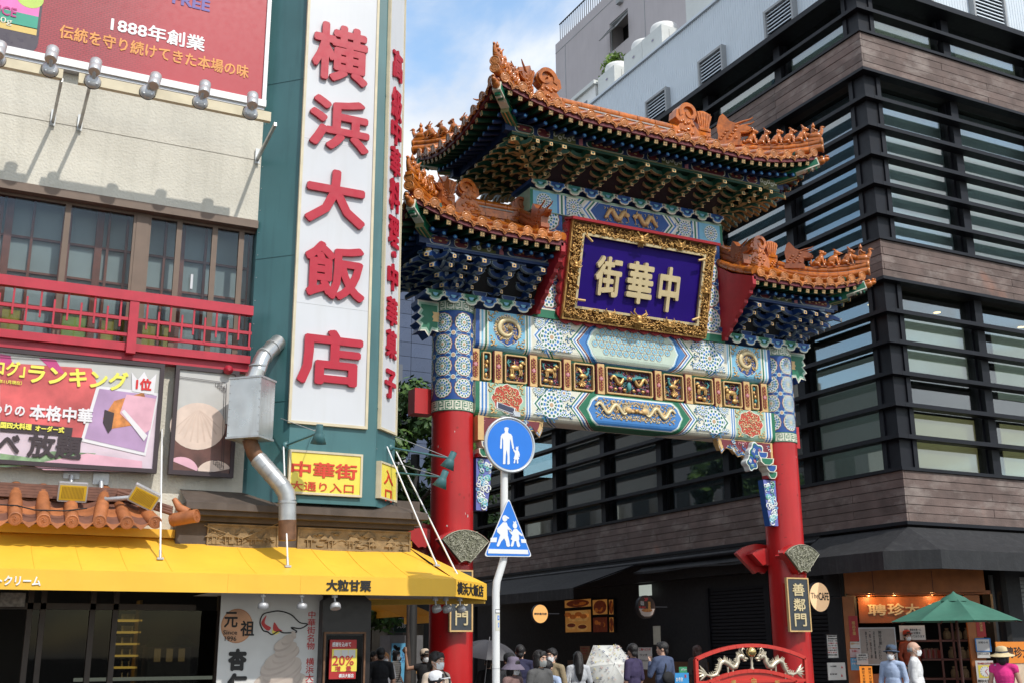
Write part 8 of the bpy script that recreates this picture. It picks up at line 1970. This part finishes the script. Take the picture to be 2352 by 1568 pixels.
for k in range(3):x=a_.x+(c_.x-a_.x)*(.22+.28*k);MB().bx(x-.04,x+.04,YI-.008,YI-.001,a_.z+.06,a_.z+.22,mat('model_window',(.4,.3,.15),.5,emit=(1,.7,.3),es=.2)).build('window',md)
t=sheet('shop_banner','small hanging white cloud print at the left shop edge',0,1360,58,1392,mat('banner_grey',(.20,.19,.18),.6,var=.6,scale=20),d=0,F=FY(0,14.1,0),conv=IDV,cat='banner')
p=PY(480,1555,14.9);tag(MB().bx(p.x-1.6,p.x+.1,14.9,15.0,p.z-.02,p.z+.02,mat('case_light',(.7,.75,.7),.5,emit=(.9,1,.9),es=.5)).build('case_light'),'thin white light strip on the showcase inside the shop','light')
#  things down the street
FSG=FY(0,44,0)
sheet('restaurant_sign','dark green framed restaurant sign down the street under the trees',906,1385,948,1450,mat('sign_dark_green',(.012,.03,.025),.4),d=0,F=FSG,conv=IDV,cat='sign',fm=mat('sign_green_rim',(.02,.12,.09),.5),lines=(('大珍樓',912,1428,943,1442,PAPER,False),('新館',915,1418,938,1424,PAPER,False)))
FSD=FY(0,32,0)
dk_=sheet('drink_banner','blue tea drink banner standing in the street behind the people',899,1476,952,1600,mat('banner_blue',(.10,.36,.58),.5,var=.25,scale=2),d=0,F=FSD,conv=IDV,cat='banner',lines=(('凍頂烏龍茶',934,1490,946,1536,WHITE,True),('タピオカ',922,1490,930,1520,mat('ink_navy',(.03,.08,.3),.6),True)))
b=MB();b.M=FSD;r=random.Random(4)
for k in range(6):p=loc(FSD,r.uniform(903,920),r.uniform(1480,1520));b.prism(circ(*p,.05,.06,12),0,.003,BLACKD)
for k in range(3):p=loc(FSD,936+9*k,1541);b.prism(rect(p[0]-.04,p[1]-.06,p[0]+.04,p[1]+.06),0,.004,(INKR,mat('cup_purple',(.2,.08,.3),.5),mat('cup_amber',(.5,.25,.05),.5))[k])
p=loc(FSD,909,1545);b.prism(circ(p[0],p[1],.14,.22,10),0,.003,mat('splash_cream',(.6,.58,.5),.5));b.build('printed_drinks',dk_)
p0,p1=PY(899,1478,32.2),PY(967,1478,32.2);tag(MB().bx(p0.x-.1,p1.x,32.05,32.9,0,p0.z+.25,mat('kiosk_grey',(.12,.12,.125),.6,var=.2)).build('drink_kiosk'),'grey drink kiosk behind the blue banner','kiosk')
p=PY(946,1500,30);t=thing('street_pole','dark street pole between the awning and the left red column','pole',(p.x,30,0));MB().tube([(p.x,30,0),(p.x,30,7)],.13,mat('pole_dark',(.03,.03,.03),.6),12).build('shaft',t);MB().lathe([(.2,0),(.2,.3),(.14,.4)],BLACKM,12).build('base',t)if 0 else None
for(x,y,Y,lab)in((905,1392,40,'small yellow awning down the street left of the green sign'),(978,1404,36,'small yellow awning down the street beside the left column')):
 p=PY(x,y,Y);t=thing('street_awning',lab,'awning',p,group='small yellow awnings down the street');MB().add([(p.x-1.2,Y,p.z+.5),(p.x-1.2,Y+3,p.z+.5),(p.x+.4,Y+3,p.z-.1),(p.x+.4,Y,p.z-.1)],[(0,1,2,3)],YELLOW).build('cloth',t);MB().add([(p.x+.4,Y,p.z-.1),(p.x+.4,Y+3,p.z-.1),(p.x+.4,Y+3,p.z-.35),(p.x+.4,Y,p.z-.35)],[(0,1,2,3)],YELLOW).build('valance',t)
p=PY(928,1368,42);t=thing('red_lantern','red hanging ornament above the dark green sign','lantern',p);MB().ell(p,(.35,.35,.42),RED).build('body',t);MB().tube([p+Vector((0,0,-.4)),p+Vector((0,0,-.8))],.06,RED,6).build('tassel',t)
# trees: trunk, limbs and a crown of many small leaves in clumps
def tree(name,label,base,h,crown,seed,n=5200,leaf=.12,mats=(LEAF,LEAFL),group=None,trunk=.14):
 r=random.Random(seed);t=thing(name,label,'tree',base,group=group);B=Vector(base)
 b=MB();tops=[]
 c0=B+Vector((crown[0]*.0,0,h*.45));b.tube([B,B+Vector((.05,.03,h*.25)),c0,B+Vector((-.05,.1,h*.7))],[trunk,trunk*.8,trunk*.65,trunk*.3],BARK,8)
 for k in range(9):
  a=k*2.4+r.random();zz_=h*r.uniform(.35,.62);s_=B+Vector((0,0,zz_));e=s_+Vector((math.cos(a)*crown[0]*r.uniform(.5,.9),math.sin(a)*crown[0]*r.uniform(.5,.9),crown[1]*r.uniform(.15,.6)))
  b.tube([s_,s_.lerp(e,.5)+Vector((0,0,.15)),e],[trunk*.45,trunk*.3,trunk*.08],BARK,5);tops.append(e)
 b.build('trunk',t)
 cl=[];
 for k in range(46):
  a=r.uniform(0,2*PI);u=r.uniform(-1,1);q=r.uniform(.45,1)**.6
  cl.append((B+Vector((math.cos(a)*math.sqrt(1-u*u)*crown[0]*q,math.sin(a)*math.sqrt(1-u*u)*crown[0]*q,h-crown[1]+u*crown[1]*q)),r.uniform(.25,.5)*crown[0]*.62))
 b=MB();m0,m1=mats
 for k in range(n):
  c,rad=cl[k%len(cl)];d=Vector((r.gauss(0,1),r.gauss(0,1),r.gauss(0,.75)));d=d.normalized()*rad*r.random()**.45;p=c+d
  nrm=(d.normalized()+Vector((r.uniform(-.7,.7),r.uniform(-.7,.7),r.uniform(-.2,.9)))).normalized();tx=nrm.cross(Vector((r.uniform(-1,1),r.uniform(-1,1),r.uniform(-1,1)))).normalized();ty=nrm.cross(tx);L_=leaf*r.uniform(.6,1.3);w_=L_*.42
  b.add([p-tx*L_,p-ty*w_,p+tx*L_,p+ty*w_],[(0,1,2,3)],m0 if k%3 else m1)
 b.build('crown',t);return t
p=PY(938,1500,30);tree('street_tree','leafy green street tree between the sign tower and the red column',(p.x,30,0),PY(930,885,30).z,(1.8,2.4),3,15000,.16)
tree('street_tree','street tree mirrored in the dark windows, mostly behind the tower',(7.5,24.5,0),7.4,(2.3,2.6),5,8000,.12)
tree('street_tree','far street tree at the end of the shop row',(16.2,45,0),8.5,(2.8,3.4),6,8000,.16)
pl=PX(1352,200,XS+2.2)
rb2=thing('rooftop_shrub','bright green shrub on the roof between cabin and fan units','shrub',(XS+1.2,30.0,ZS+.1))
b=MB();r=random.Random(2)
for k in range(1500):
 c=((30.1,1.55,.55),(29.9,1.9,.45),(30.6,1.35,.45),(31.4,1.2,.3))[k%4];d=Vector((r.gauss(0,1),r.gauss(0,1),r.gauss(0,1))).normalized()*c[2]*r.random()**.5;p=Vector((XS+1.15,c[0],ZS+c[1]))+d*.9
 tx=Vector((r.uniform(-1,1),r.uniform(-1,1),r.uniform(-.5,1))).normalized();ty=tx.cross(Vector((r.uniform(-1,1),r.uniform(-1,1),r.uniform(-1,1)))).normalized();b.add([p-tx*.13,p-ty*.03,p+tx*.13,p+ty*.03],[(0,1,2,3)],LEAFY)
b.build('foliage',rb2);b=MB()
for k in range(6):b.tube([(XS+1.2,30.2+.05*k,ZS),(XS+1.2,29.9+.25*k,ZS+1.4)],.015,BARK,5)
b.build('stem',rb2)
#  people
def remesh(mb,name,m,vox,par,smooth=3,disp=0.0):
 me=mb.mesh('tmp');o=bpy.data.objects.new('tmp',me);COL.objects.link(o)
 md_=o.modifiers.new('r','REMESH');md_.mode='VOXEL';md_.voxel_size=vox
 s_=o.modifiers.new('s','SMOOTH');s_.iterations=smooth;s_.factor=.5
 dg=bpy.context.evaluated_depsgraph_get();me2=bpy.data.meshes.new_from_object(o.evaluated_get(dg));bpy.data.objects.remove(o);bpy.data.meshes.remove(me)
 me2.materials.clear();me2.materials.append(m);me2.name=name
 me2.polygons.foreach_set('use_smooth',[True]*len(me2.polygons));return link(name,me2,par,WM[par.name])
def cap(b,a,c,r0,r1,n=9):
 a,c=Vector(a),Vector(c);b.tube([a,a.lerp(c,.5),c],[r0,(r0+r1)/2,r1],SKIN,n);b.ell(a,r0,SKIN,nu=n);b.ell(c,r1,SKIN,nu=n)
def hand(b,w_,d,curl=.5,side=1):
 """palm and five bent fingers from wrist w_ along d"""
 w_=Vector(w_);d=Vector(d).normalized();s_=d.cross(Vector((0,1,0)));
 if s_.length<.2:s_=d.cross(Vector((1,0,0)))
 s_.normalize();n=s_.cross(d)
 pc=w_+d*.045;b.ell(pc,(.034,.034,.04),SKIN,nu=9);
 for k in range(4):
  L_=(.062,.072,.068,.052)[k];p=w_+d*.08+s_*(.027-.018*k);q_=p+d*L_*.5*(1-curl*.2)+n*L_*.25*curl;e=q_+d*L_*.45*(1-curl)+n*L_*.5*curl
  b.tube([p-d*.02,p,q_,e],[.010,.0098,.009,.007],SKIN,6);b.ell(e,.007,SKIN,nu=6,nv=4)
 p=w_+d*.025+s_*.03*side;q_=p+d*.035+s_*.025*side;e=q_+d*.03+n*.01;b.tube([p,q_,e],[.013,.011,.008],SKIN,6);b.ell(e,.008,SKIN,nu=6,nv=4)
def person(label,x,Y,h,yaw,shirt,pants,hair='short',hairm=None,skin=None,mask=None,hat=None,sleeve=.5,arms=None,lean=0,long_skirt=False,bag=None,group=None,turn=0,base=0,glasses=False,wide=1.0,extra=None):
 hairm=hairm or HAIRB;skin=skin or SKIN;k=h/1.65
 t=link('person',None,None,Matrix.Translation((x,Y,base))@Matrix.Rotation(yaw,4,'Z')@Matrix.Scale(k,4));tag(t,label,'person',group)
 A={'L':((.235,.02,1.08),(.22,-.10,.86)),'R':((-.235,.02,1.08),(-.22,-.10,.86))}
 if arms:A.update(arms)
 HB=Matrix.Translation((0,0,1.46))@Matrix.Rotation(turn,4,'Z')@Matrix.Rotation(lean,4,'X')@Matrix.Translation((0,0,-1.46))
 b=MB();b.M=HB
 b.ell((0,.012,1.56),(.074,.094,.092),SKIN,nu=14,nv=9);b.ell((0,-.022,1.50),(.058,.068,.070),SKIN,nu=12,nv=8);b.ell((0,-.055,1.452),(.030,.028,.022),SKIN);b.ell((0,-.094,1.512),(.013,.018,.014),SKIN,nu=8);b.tube([(0,-.084,1.545),(0,-.098,1.515)],[.009,.012],SKIN,7);b.ell((0,-.083,1.572),(.045,.014,.014),SKIN)
 for s_ in(-1,1):b.ell((s_*.076,.012,1.53),(.011,.022,.031),SKIN,nu=8);b.ell((s_*.038,-.066,1.515),(.022,.020,.020),SKIN)
 b.ell((0,-.082,1.478),(.024,.012,.010),SKIN,nu=8)
 b.M=Matrix();cap(b,(0,.018,1.34),(0,.008,1.47),.056,.050)
 b.ell((0,.01,1.22),(.150*wide,.098,.19),SKIN,nu=14,nv=8);b.ell((0,.0,1.03),(.132*wide,.095,.17),SKIN,nu=14,nv=8);b.ell((0,.012,.89),(.158*wide,.110,.13),SKIN,nu=14,nv=8)
 for s_,kk in((1,'L'),(-1,'R')):
  sh_=(s_*.172*wide,.012,1.345);cap(b,(s_*.05,.012,1.375),sh_,.050,.056);el,hd_=A[kk]
  cap(b,sh_,el,.046,.037);cap(b,el,hd_,.037,.025);hand(b,hd_,Vector(hd_)-Vector(el),.6,-s_)
  cap(b,(s_*.085,.01,.86),(s_*.09,-.005,.48),.078,.052);cap(b,(s_*.09,-.005,.48),(s_*.09,.02,.09),.052,.036);b.ell((s_*.095,-.05,.045),(.042,.115,.045),SKIN)
 remesh(b,'body',skin,.0105,t)
 b=MB();e_=.016
 b.ell((0,.01,1.22),(.150*wide+e_,.098+e_,.19+e_),SKIN,nu=14,nv=8);b.ell((0,.0,1.03),(.142*wide+e_,.100+e_,.19),SKIN,nu=14,nv=8);b.ell((0,.01,.90),(.160*wide+e_,.112+e_,.10),SKIN,nu=14,nv=8);cap(b,(0,.018,1.33),(0,.014,1.392),.078,.066)
 for s_,kk in((1,'L'),(-1,'R')):
  sh_=Vector((s_*.172*wide,.012,1.345));el,hd_=Vector(A[kk][0]),Vector(A[kk][1]);cap(b,(s_*.05,.012,1.372),sh_,.062,.064)
  if sleeve>0:cap(b,sh_,sh_.lerp(el,min(1,sleeve/.55)),.062,.056 if sleeve<.9 else.05)
  if sleeve>=.9:cap(b,el,el.lerp(hd_,.93),.050,.038)
 if long_skirt:b.lathe([(.17,.92),(.22,.6),(.30,.2)],SKIN,14)
 remesh(b,'shirt',shirt,.0125,t,2)
 b=MB();b.ell((0,.012,.885),(.158*wide+.012,.110+.014,.125),SKIN,nu=14,nv=8)
 for s_ in(-1,1):cap(b,(s_*.085,.01,.86),(s_*.09,-.005,.48),.090,.068);cap(b,(s_*.09,-.005,.48),(s_*.09,.02,.11),.068,.058)
 remesh(b,'trousers',pants,.015,t,2)
 hb=MB();hb.M=HB
 if hair=='bald':
  for s_ in(-1,1):hb.ell((s_*.068,.035,1.535),(.014,.05,.04),SKIN)
  hb.ell((0,.088,1.535),(.06,.02,.045),SKIN)
 else:
  hb.ell((0,.026,1.578),(.085,.099,.094),SKIN,nu=14,nv=9);hb.ell((0,-.056,1.628),(.056,.036,.026),SKIN);
  for s_ in(-1,1):hb.ell((s_*.070,-.004,1.575),(.020,.055,.045),SKIN)
  hb.ell((0,.075,1.50),(.062,.04,.06),SKIN)
  rr9=random.Random(int(x*100))
  for q in range(7):hb.ell((-.048+.016*q,-.078+.01*abs(q-3)/3,1.612-.008*rr9.random()-.004*abs(q-3)),(.014,.016,.024),SKIN,nu=7,nv=5)
  if hair=='bob':
   for s_ in(-1,1):hb.ell((s_*.074,.01,1.50),(.026,.066,.098),SKIN)
   hb.ell((0,.07,1.47),(.07,.045,.09),SKIN)
  if hair=='long':
   for s_ in(-1,1):hb.ell((s_*.070,.02,1.47),(.028,.058,.12),SKIN)
   hb.tube([(0,.07,1.56),(0,.095,1.42),(.01,.115,1.25),(.0,.11,1.12)],[.07,.085,.075,.03],SKIN,10);hb.ell((0,.1,1.36),(.09,.04,.14),SKIN)
  if hair=='bun':hb.ell((0,.125,1.56),(.042,.042,.042),SKIN)
  if hair=='tied':hb.tube([(0,.1,1.56),(0,.14,1.5),(0,.13,1.36)],[.03,.035,.012],SKIN,8)
 remesh(hb,'hair',hairm,.011,t,1)
 fb=MB();fb.M=HB
 for s_ in(-1,1):
  fb.ell((s_*.031,-.0815,1.546),(.0135,.006,.0062),MASKW,nu=9,nv=5);fb.ell((s_*.031,-.0865,1.546),(.0062,.004,.0060),BLACKD,nu=8,nv=5);fb.tube([(s_*.015,-.090,1.567),(s_*.032,-.092,1.572),(s_*.048,-.082,1.566)],[.003,.004,.002],HAIRB,5)
 fo=fb.build('eyes',t,WM[t.name]);fo['kind']='stuff' if False else fo.get('kind')or 'thing';del fo['kind']
 if not mask:fb=MB();fb.M=HB;fb.tube([(-.022,-.089,1.478),(0,-.094,1.479),(.022,-.089,1.478)],[.003,.005,.003],mat('lips',(.38,.13,.11),.5),5);fb.build('mouth',t,WM[t.name])
 if mask:
  mm=MB();mm.M=HB
  def mk(u,v):
   a=(u-.5)*2.35;zz_=1.445+.078*v;rx=.071-.014*(1-v)*(1-v);bulge=.020*math.exp(-(a/.55)**2)*(1-abs(v-.55)*1.2)
   return(rx*math.sin(a)*1.02,-.02-(.072+bulge-.012*(1-v)**2)*math.cos(a),zz_+.008*math.cos(a*1.4)*(1 if v>.5 else-1)*.6)
  mm.grid(mk,14,8,mask)
  for s_ in(-1,1):mm.tube([(s_*.066,-.045,1.512),(s_*.078,-.005,1.54)],.0022,mask,4);mm.tube([(s_*.064,-.045,1.458),(s_*.078,.005,1.51)],.0022,mask,4)
  mm.build('face_mask',t,WM[t.name])
 if glasses:
  gm=MB();gm.M=HB
  for s_ in(-1,1):
   gm.tube([(s_*.034+.021*math.cos(q*PI/6),-.100,1.545+.016*math.sin(q*PI/6))for q in range(13)],.0018,BLACKD,4);gm.tube([(s_*.056,-.096,1.55),(s_*.078,.01,1.545)],.0018,BLACKD,4)
  gm.tube([(-.012,-.101,1.548),(.012,-.101,1.548)],.0018,BLACKD,4);gm.build('glasses',t,WM[t.name])
 if hat:
  kind,hm=hat;q=MB();q.M=HB@Matrix.Translation((0,.018,1.585))@Matrix.Rotation(-.10,4,'X')
  if kind=='cap':
   q.lathe([(.094,-.01),(.097,.03),(.085,.075),(.05,.10),(.0,.108)],hm,18,cap=False);q.M=q.M@Matrix.Translation((0,-.085,.0));q.prism([(-.075,.02),(-.07,-.05),(-.04,-.085),(0,-.095),(.04,-.085),(.07,-.05),(.075,.02)],-.006,.004,hm)
  else:
   br={'bucket':(.185,-.075),'straw':(.20,-.045),'fedora':(.145,-.012)}[kind]
   q.lathe([(br[0],br[1]),(br[0]-.004,br[1]+.008),(.125,-.012),(.096,.01),(.094,.05),(.082,.095),(.04,.112),(.0,.113)],hm,26,cap=False);q.lathe([(br[0]-.002,br[1]-.001),(.123,-.020),(.092,.0)],hm,26,cap=False)
   if kind!='bucket':q.lathe([(.099,.008),(.098,.035)],mat('hat_band',(.05,.05,.07)if kind=='fedora' else(.5,.42,.25),.8),26,cap=False)
  q.build('hat',t,WM[t.name])
 if bag:
  kind,bm_=bag;q=MB()
  if kind=='sling':q.tube([(-.13,-.11,1.36),(-.02,.0,1.44),(.06,.13,1.25),(.16,.14,1.0)],.014,bm_,6);q.ell((.06,.17,1.06),(.15,.06,.11),bm_)
  elif kind=='strap':q.tube([(.10,.11,1.34),(.10,.0,1.425),(.11,-.115,1.32),(.12,-.125,1.1),(.13,.0,.95)],.014,bm_,6);q.ell((.05,.19,1.14),(.14,.07,.18),bm_)
  elif kind=='cross':q.tube([(.12,.09,1.39),(.09,-.03,1.41),(.0,-.13,1.2),(-.12,-.13,.98),(-.18,-.02,.86)],.010,bm_,6);q.ell((-.2,-.03,.78),(.05,.1,.08),bm_)
  elif kind=='tote':q.tube([(.15,.08,1.38),(.17,-.0,1.40),(.19,.10,1.1),(.2,.1,.95)],.012,bm_,6);q.bx(.12,.28,.05,.2,.60,.98,bm_)
  q.build('bag',t,WM[t.name])
 return t
BLK=cloth('black',(.012,.012,.014));NAVY=cloth('navy',(.022,.022,.06));BLUEC=cloth('slate_blue',(.055,.075,.14));WHT=cloth('white',(.62,.62,.62));BEI=cloth('beige',(.50,.40,.31));GRY=cloth('dark_grey',(.075,.073,.072));TANC=cloth('tan',(.26,.20,.12));LGR=cloth('light_grey',(.42,.43,.45));PINKC=cloth('pink',(.70,.03,.22));LBL=cloth('pale_blue',(.36,.44,.60));DEN=cloth('denim',(.04,.06,.11));ORC=cloth('dull_orange',(.28,.05,.02));BRN=cloth('dark_brown',(.03,.02,.018));PURG=cloth('purple_grey',(.14,.115,.16));STRAW=cloth('straw',(.58,.46,.26));NVHAT=cloth('blue_hat',(.05,.075,.12));REDCAP=cloth('red_cap',(.30,.03,.02))
def stripe():
 m=cloth('striped',(.60,.55,.48));nt=m.node_tree;b=nt.nodes['Principled BSDF'];tc=nt.nodes.new('ShaderNodeNewGeometry');sx=nt.nodes.new('ShaderNodeSeparateXYZ');ma=nt.nodes.new('ShaderNodeMath');ma.operation='MULTIPLY';ma.inputs[1].default_value=22;fr=nt.nodes.new('ShaderNodeMath');fr.operation='FRACT';gt=nt.nodes.new('ShaderNodeMath');gt.operation='GREATER_THAN';gt.inputs[1].default_value=.72;mx=nt.nodes.new('ShaderNodeMix');mx.data_type='RGBA'
 L=nt.links;L.new(tc.outputs['Position'],sx.inputs[0]);L.new(sx.outputs[2],ma.inputs[0]);L.new(ma.outputs[0],fr.inputs[0]);L.new(fr.outputs[0],gt.inputs[0]);L.new(gt.outputs[0],mx.inputs[0]);mx.inputs[6].default_value=(.60,.55,.48,1);mx.inputs[7].default_value=(.12,.10,.09,1);L.new(mx.outputs[2],b.inputs['Base Color']);return m
STRP=stripe()
def at_head(x,ytop,Y):p=PY(x,ytop,Y);return p.x,Y,p.z
def PP(label,x,ytop,Y,deg,*a,hat_h=0.0,**k):
 X_,Y_,z=at_head(x,ytop,Y);b0=k.get('base',0);return person(label,X_,Y_,(z-b0-hat_h)*1.0 if True else 0,math.radians(deg),*a,**k)
 # yaw 0 looks to -Y (towards the main road); +90 looks to +X
PP('person in a black t-shirt seen from behind at the dark cabinet',874,1487,19.5,170,BLK,BLK,sleeve=.45,wide=1.05)
PP('person with dyed orange hair and white mask beside the black t-shirt',884.5,1498,21.5,0,WHT,DEN,'long',HAIRO,mask=MASKW,sleeve=.4)
PP('person in a striped t-shirt with a white mask and black strap',911,1494,25,45,STRP,BLK,'bob',mask=MASKW,sleeve=.45,bag=('cross',BLK))
PP('person in a black tank top and beige cap raising a fist',977,1493,19.2,-30,BLK,DEN,'short',mask=MASKW,skin=SKIN2,hat=('cap',BEI),sleeve=0,arms={'R':((-.34,.0,1.32),(-.37,-.06,1.60))},turn=.7)
PP('person half hidden behind the cabinet edge at far left of the crowd',860,1496,22.5,20,GRY,BLK,skin=SKIN2,sleeve=.5)
PP('person in a beige top with tied black hair and white mask before the red column',1004.5,1497,12.7,24,BEI,DEN,'tied',mask=MASKW,sleeve=.45,bag=('strap',BLK),arms={'L':((.235,-.02,1.08),(.13,-.24,1.05))})
PP('short person in a white cap below the beige top',1005,1546,11.0,62,WHT,DEN,'short',mask=None,hat=('cap',cloth('cap_white',(.66,.66,.68))),sleeve=.5)
gu=PP('person in dark clothes under the grey umbrella',1122,1510,18.9,150,BLK,BLK,'short',sleeve=.95,arms={'R':((-.2,-.1,1.12),(-.10,-.20,1.26))})
PP('person in a navy t-shirt seen from behind, right of the sign pole',1195,1481,17.2,150,NAVY,DEN,'short',sleeve=.5,wide=1.08)
PP('person in a wide purple grey sun hat and white mask',1179,1514,13.6,28,cloth('mauve_top',(.20,.12,.11)),BLK,'bob',mask=MASKW,hat=('bucket',PURG),sleeve=.9,lean=.12)
PP('person in a black cap behind the purple grey sun hat',1171,1503,15.2,10,BLK,BLK,'short',hat=('cap',BLK),sleeve=.5,skin=SKIN2)
PP('person with straight black hair, grey mask and dark grey jacket',1241,1494,13.3,18,GRY,BLK,'bob',mask=MASKG,sleeve=.95,extra=None)
PP('person in a tan high necked top behind the grey mask',1267,1489,16.0,-60,TANC,BLK,'bun',mask=MASKW,sleeve=.95)
PP('person in a pale blue shirt behind the dark grey jacket',1258,1516,14.4,130,LBL,DEN,'short',sleeve=.95)
PP('person with long black hair and light grey t-shirt, seen from behind',1327,1496,17.6,165,LGR,BEI,'long',sleeve=.5,bag=('tote',WHT))
PP('person behind the flowered umbrella',1408,1520,18.6,170,WHT,BLK,'short',sleeve=.5,arms={'R':((-.22,-.12,1.1),(-.10,-.22,1.2))})
PP('person in a dark purple navy t-shirt turned to the flowered umbrella',1452,1478,16.2,205,cloth('purple_navy',(.035,.025,.07)),BLK,'short',sleeve=.5,turn=-.5)
PP('person in a slate blue sweatshirt with a black sling bag',1520,1474,17.0,195,BLUEC,DEN,'short',sleeve=.95,bag=('sling',BLK),wide=1.12,turn=.6,arms={'L':((.27,-.06,1.10),(.10,-.20,1.32))})
PP('person in dark brown clothes in the shade of the shutter',1600,1482,19.6,180,BRN,BLK,'bob',HAIRBR,sleeve=.95)
PP('person in a blue brimmed hat and pale blue shirt at the shop',2045,1481,14.6,-70,LBL,DEN,'short',mask=MASKW,hat=('fedora',NVHAT),sleeve=.95,hat_h=.03,skin=SKIN2)
PP('bald person with glasses, white mask and white shirt',2098,1473,13.2,40,WHT,DEN,'bald',mat('grey_hair',(.25,.24,.23),.7),mask=MASKW,glasses=True,sleeve=.95,wide=1.1)
PP('shop worker in a red cap with white mask behind the counter',2083,1447,18.2,-15,ORC,BLK,'short',mask=MASKW,hat=('cap',REDCAP),sleeve=.95,base=.42,hat_h=.02)
PP('person in a straw sun hat and bright pink top, seen from behind',2300,1486,12.6,120,PINKC,DEN,'bob',mask=MASKW,hat=('straw',STRAW),sleeve=.1,hat_h=.02,bag=('cross',LBL),skin=SKIN2)
# ------------------------------------------------------------------ umbrellas in hands
def umbrella(label,c,ax,R,dep,m,n=8,handle=.8,dots=None):
 t=thing('umbrella',label,'umbrella',c);q=Matrix.Translation(c)@Vector(ax).normalized().to_track_quat('Z','Y').to_matrix().to_4x4()
 for k in range(n):
  a0,a1=2*PI*k/n,2*PI*(k+1)/n
  b=MB();b.M=q;fn=lambda u,v:((R*math.sin(v*1.25)/math.sin(1.25))*(math.cos(a0)*(1-u)+math.cos(a1)*u),(R*math.sin(v*1.25)/math.sin(1.25))*(math.sin(a0)*(1-u)+math.sin(a1)*u),-dep*(1-math.cos(v*1.25))/(1-math.cos(1.25))-.05*math.sin(PI*u)*v*(1-v)*2)
  b.grid(fn,5,7,m);b.build('canopy_panel',t)
 b=MB();b.M=q;b.tube([(0,0,.06),(0,0,-handle)],.007,LAMPG,6);b.tube([(0,0,-handle),(0,0,-handle-.1)],.014,BLACKD,8);b.build('shaft',t)
 b=MB();b.M=q
 for k in range(n):a=2*PI*k/n;b.tube([(R*math.sin(v*1.25)/math.sin(1.25)*math.cos(a),R*math.sin(v*1.25)/math.sin(1.25)*math.sin(a),-dep*(1-math.cos(v*1.25))/(1-math.cos(1.25))-.008)for v in(0,.25,.5,.75,1)],.004,LAMPG,4)
 b.build('ribs',t)['kind']='stuff'
 if dots:
  b=MB();b.M=q;r=random.Random(9)
  for k in range(170):
   v=math.sqrt(r.uniform(.02,.9));a=r.uniform(0,2*PI);s_=math.cos(PI/n)/math.cos((a%(2*PI/n))-PI/n);rr9=R*math.sin(v*1.25)/math.sin(1.25)*s_;z=-dep*(1-math.cos(v*1.25))/(1-math.cos(1.25))+.012;p=(rr9*math.cos(a),rr9*math.sin(a),z);m2=dots[k%len(dots)];s2=r.uniform(.006,.015)
   for j in range(3 if k%3 else 1):b.ell((p[0]+s2*1.2*math.cos(j*2.1),p[1]+s2*1.2*math.sin(j*2.1),p[2]),(s2,s2*.7,.003),m2,nu=6,nv=3)
  b.build('printed_flowers',t)['kind']='stuff'
 return t
gp=PY(1124,1469,18.6);umbrella('dark grey umbrella held up in front of the red column',gp,(.05,-.16,1),.54,.27,mat('umbrella_grey',(.05,.048,.055),.6,var=.1),8,.75)
fp_=PY(1411,1524,17.6);umbrella('white flowered umbrella held open towards us',fp_,(-.15,-1,.42),.50,.2,mat('umbrella_white',(.55,.55,.52),.6,var=.08),6,.6,(mat('flower_pink',(.55,.33,.3),.6),mat('flower_yellow',(.6,.5,.14),.6),mat('flower_navy',(.10,.13,.26),.6),mat('flower_peach',(.6,.44,.32),.6),mat('flower_grey',(.36,.36,.38),.6)))
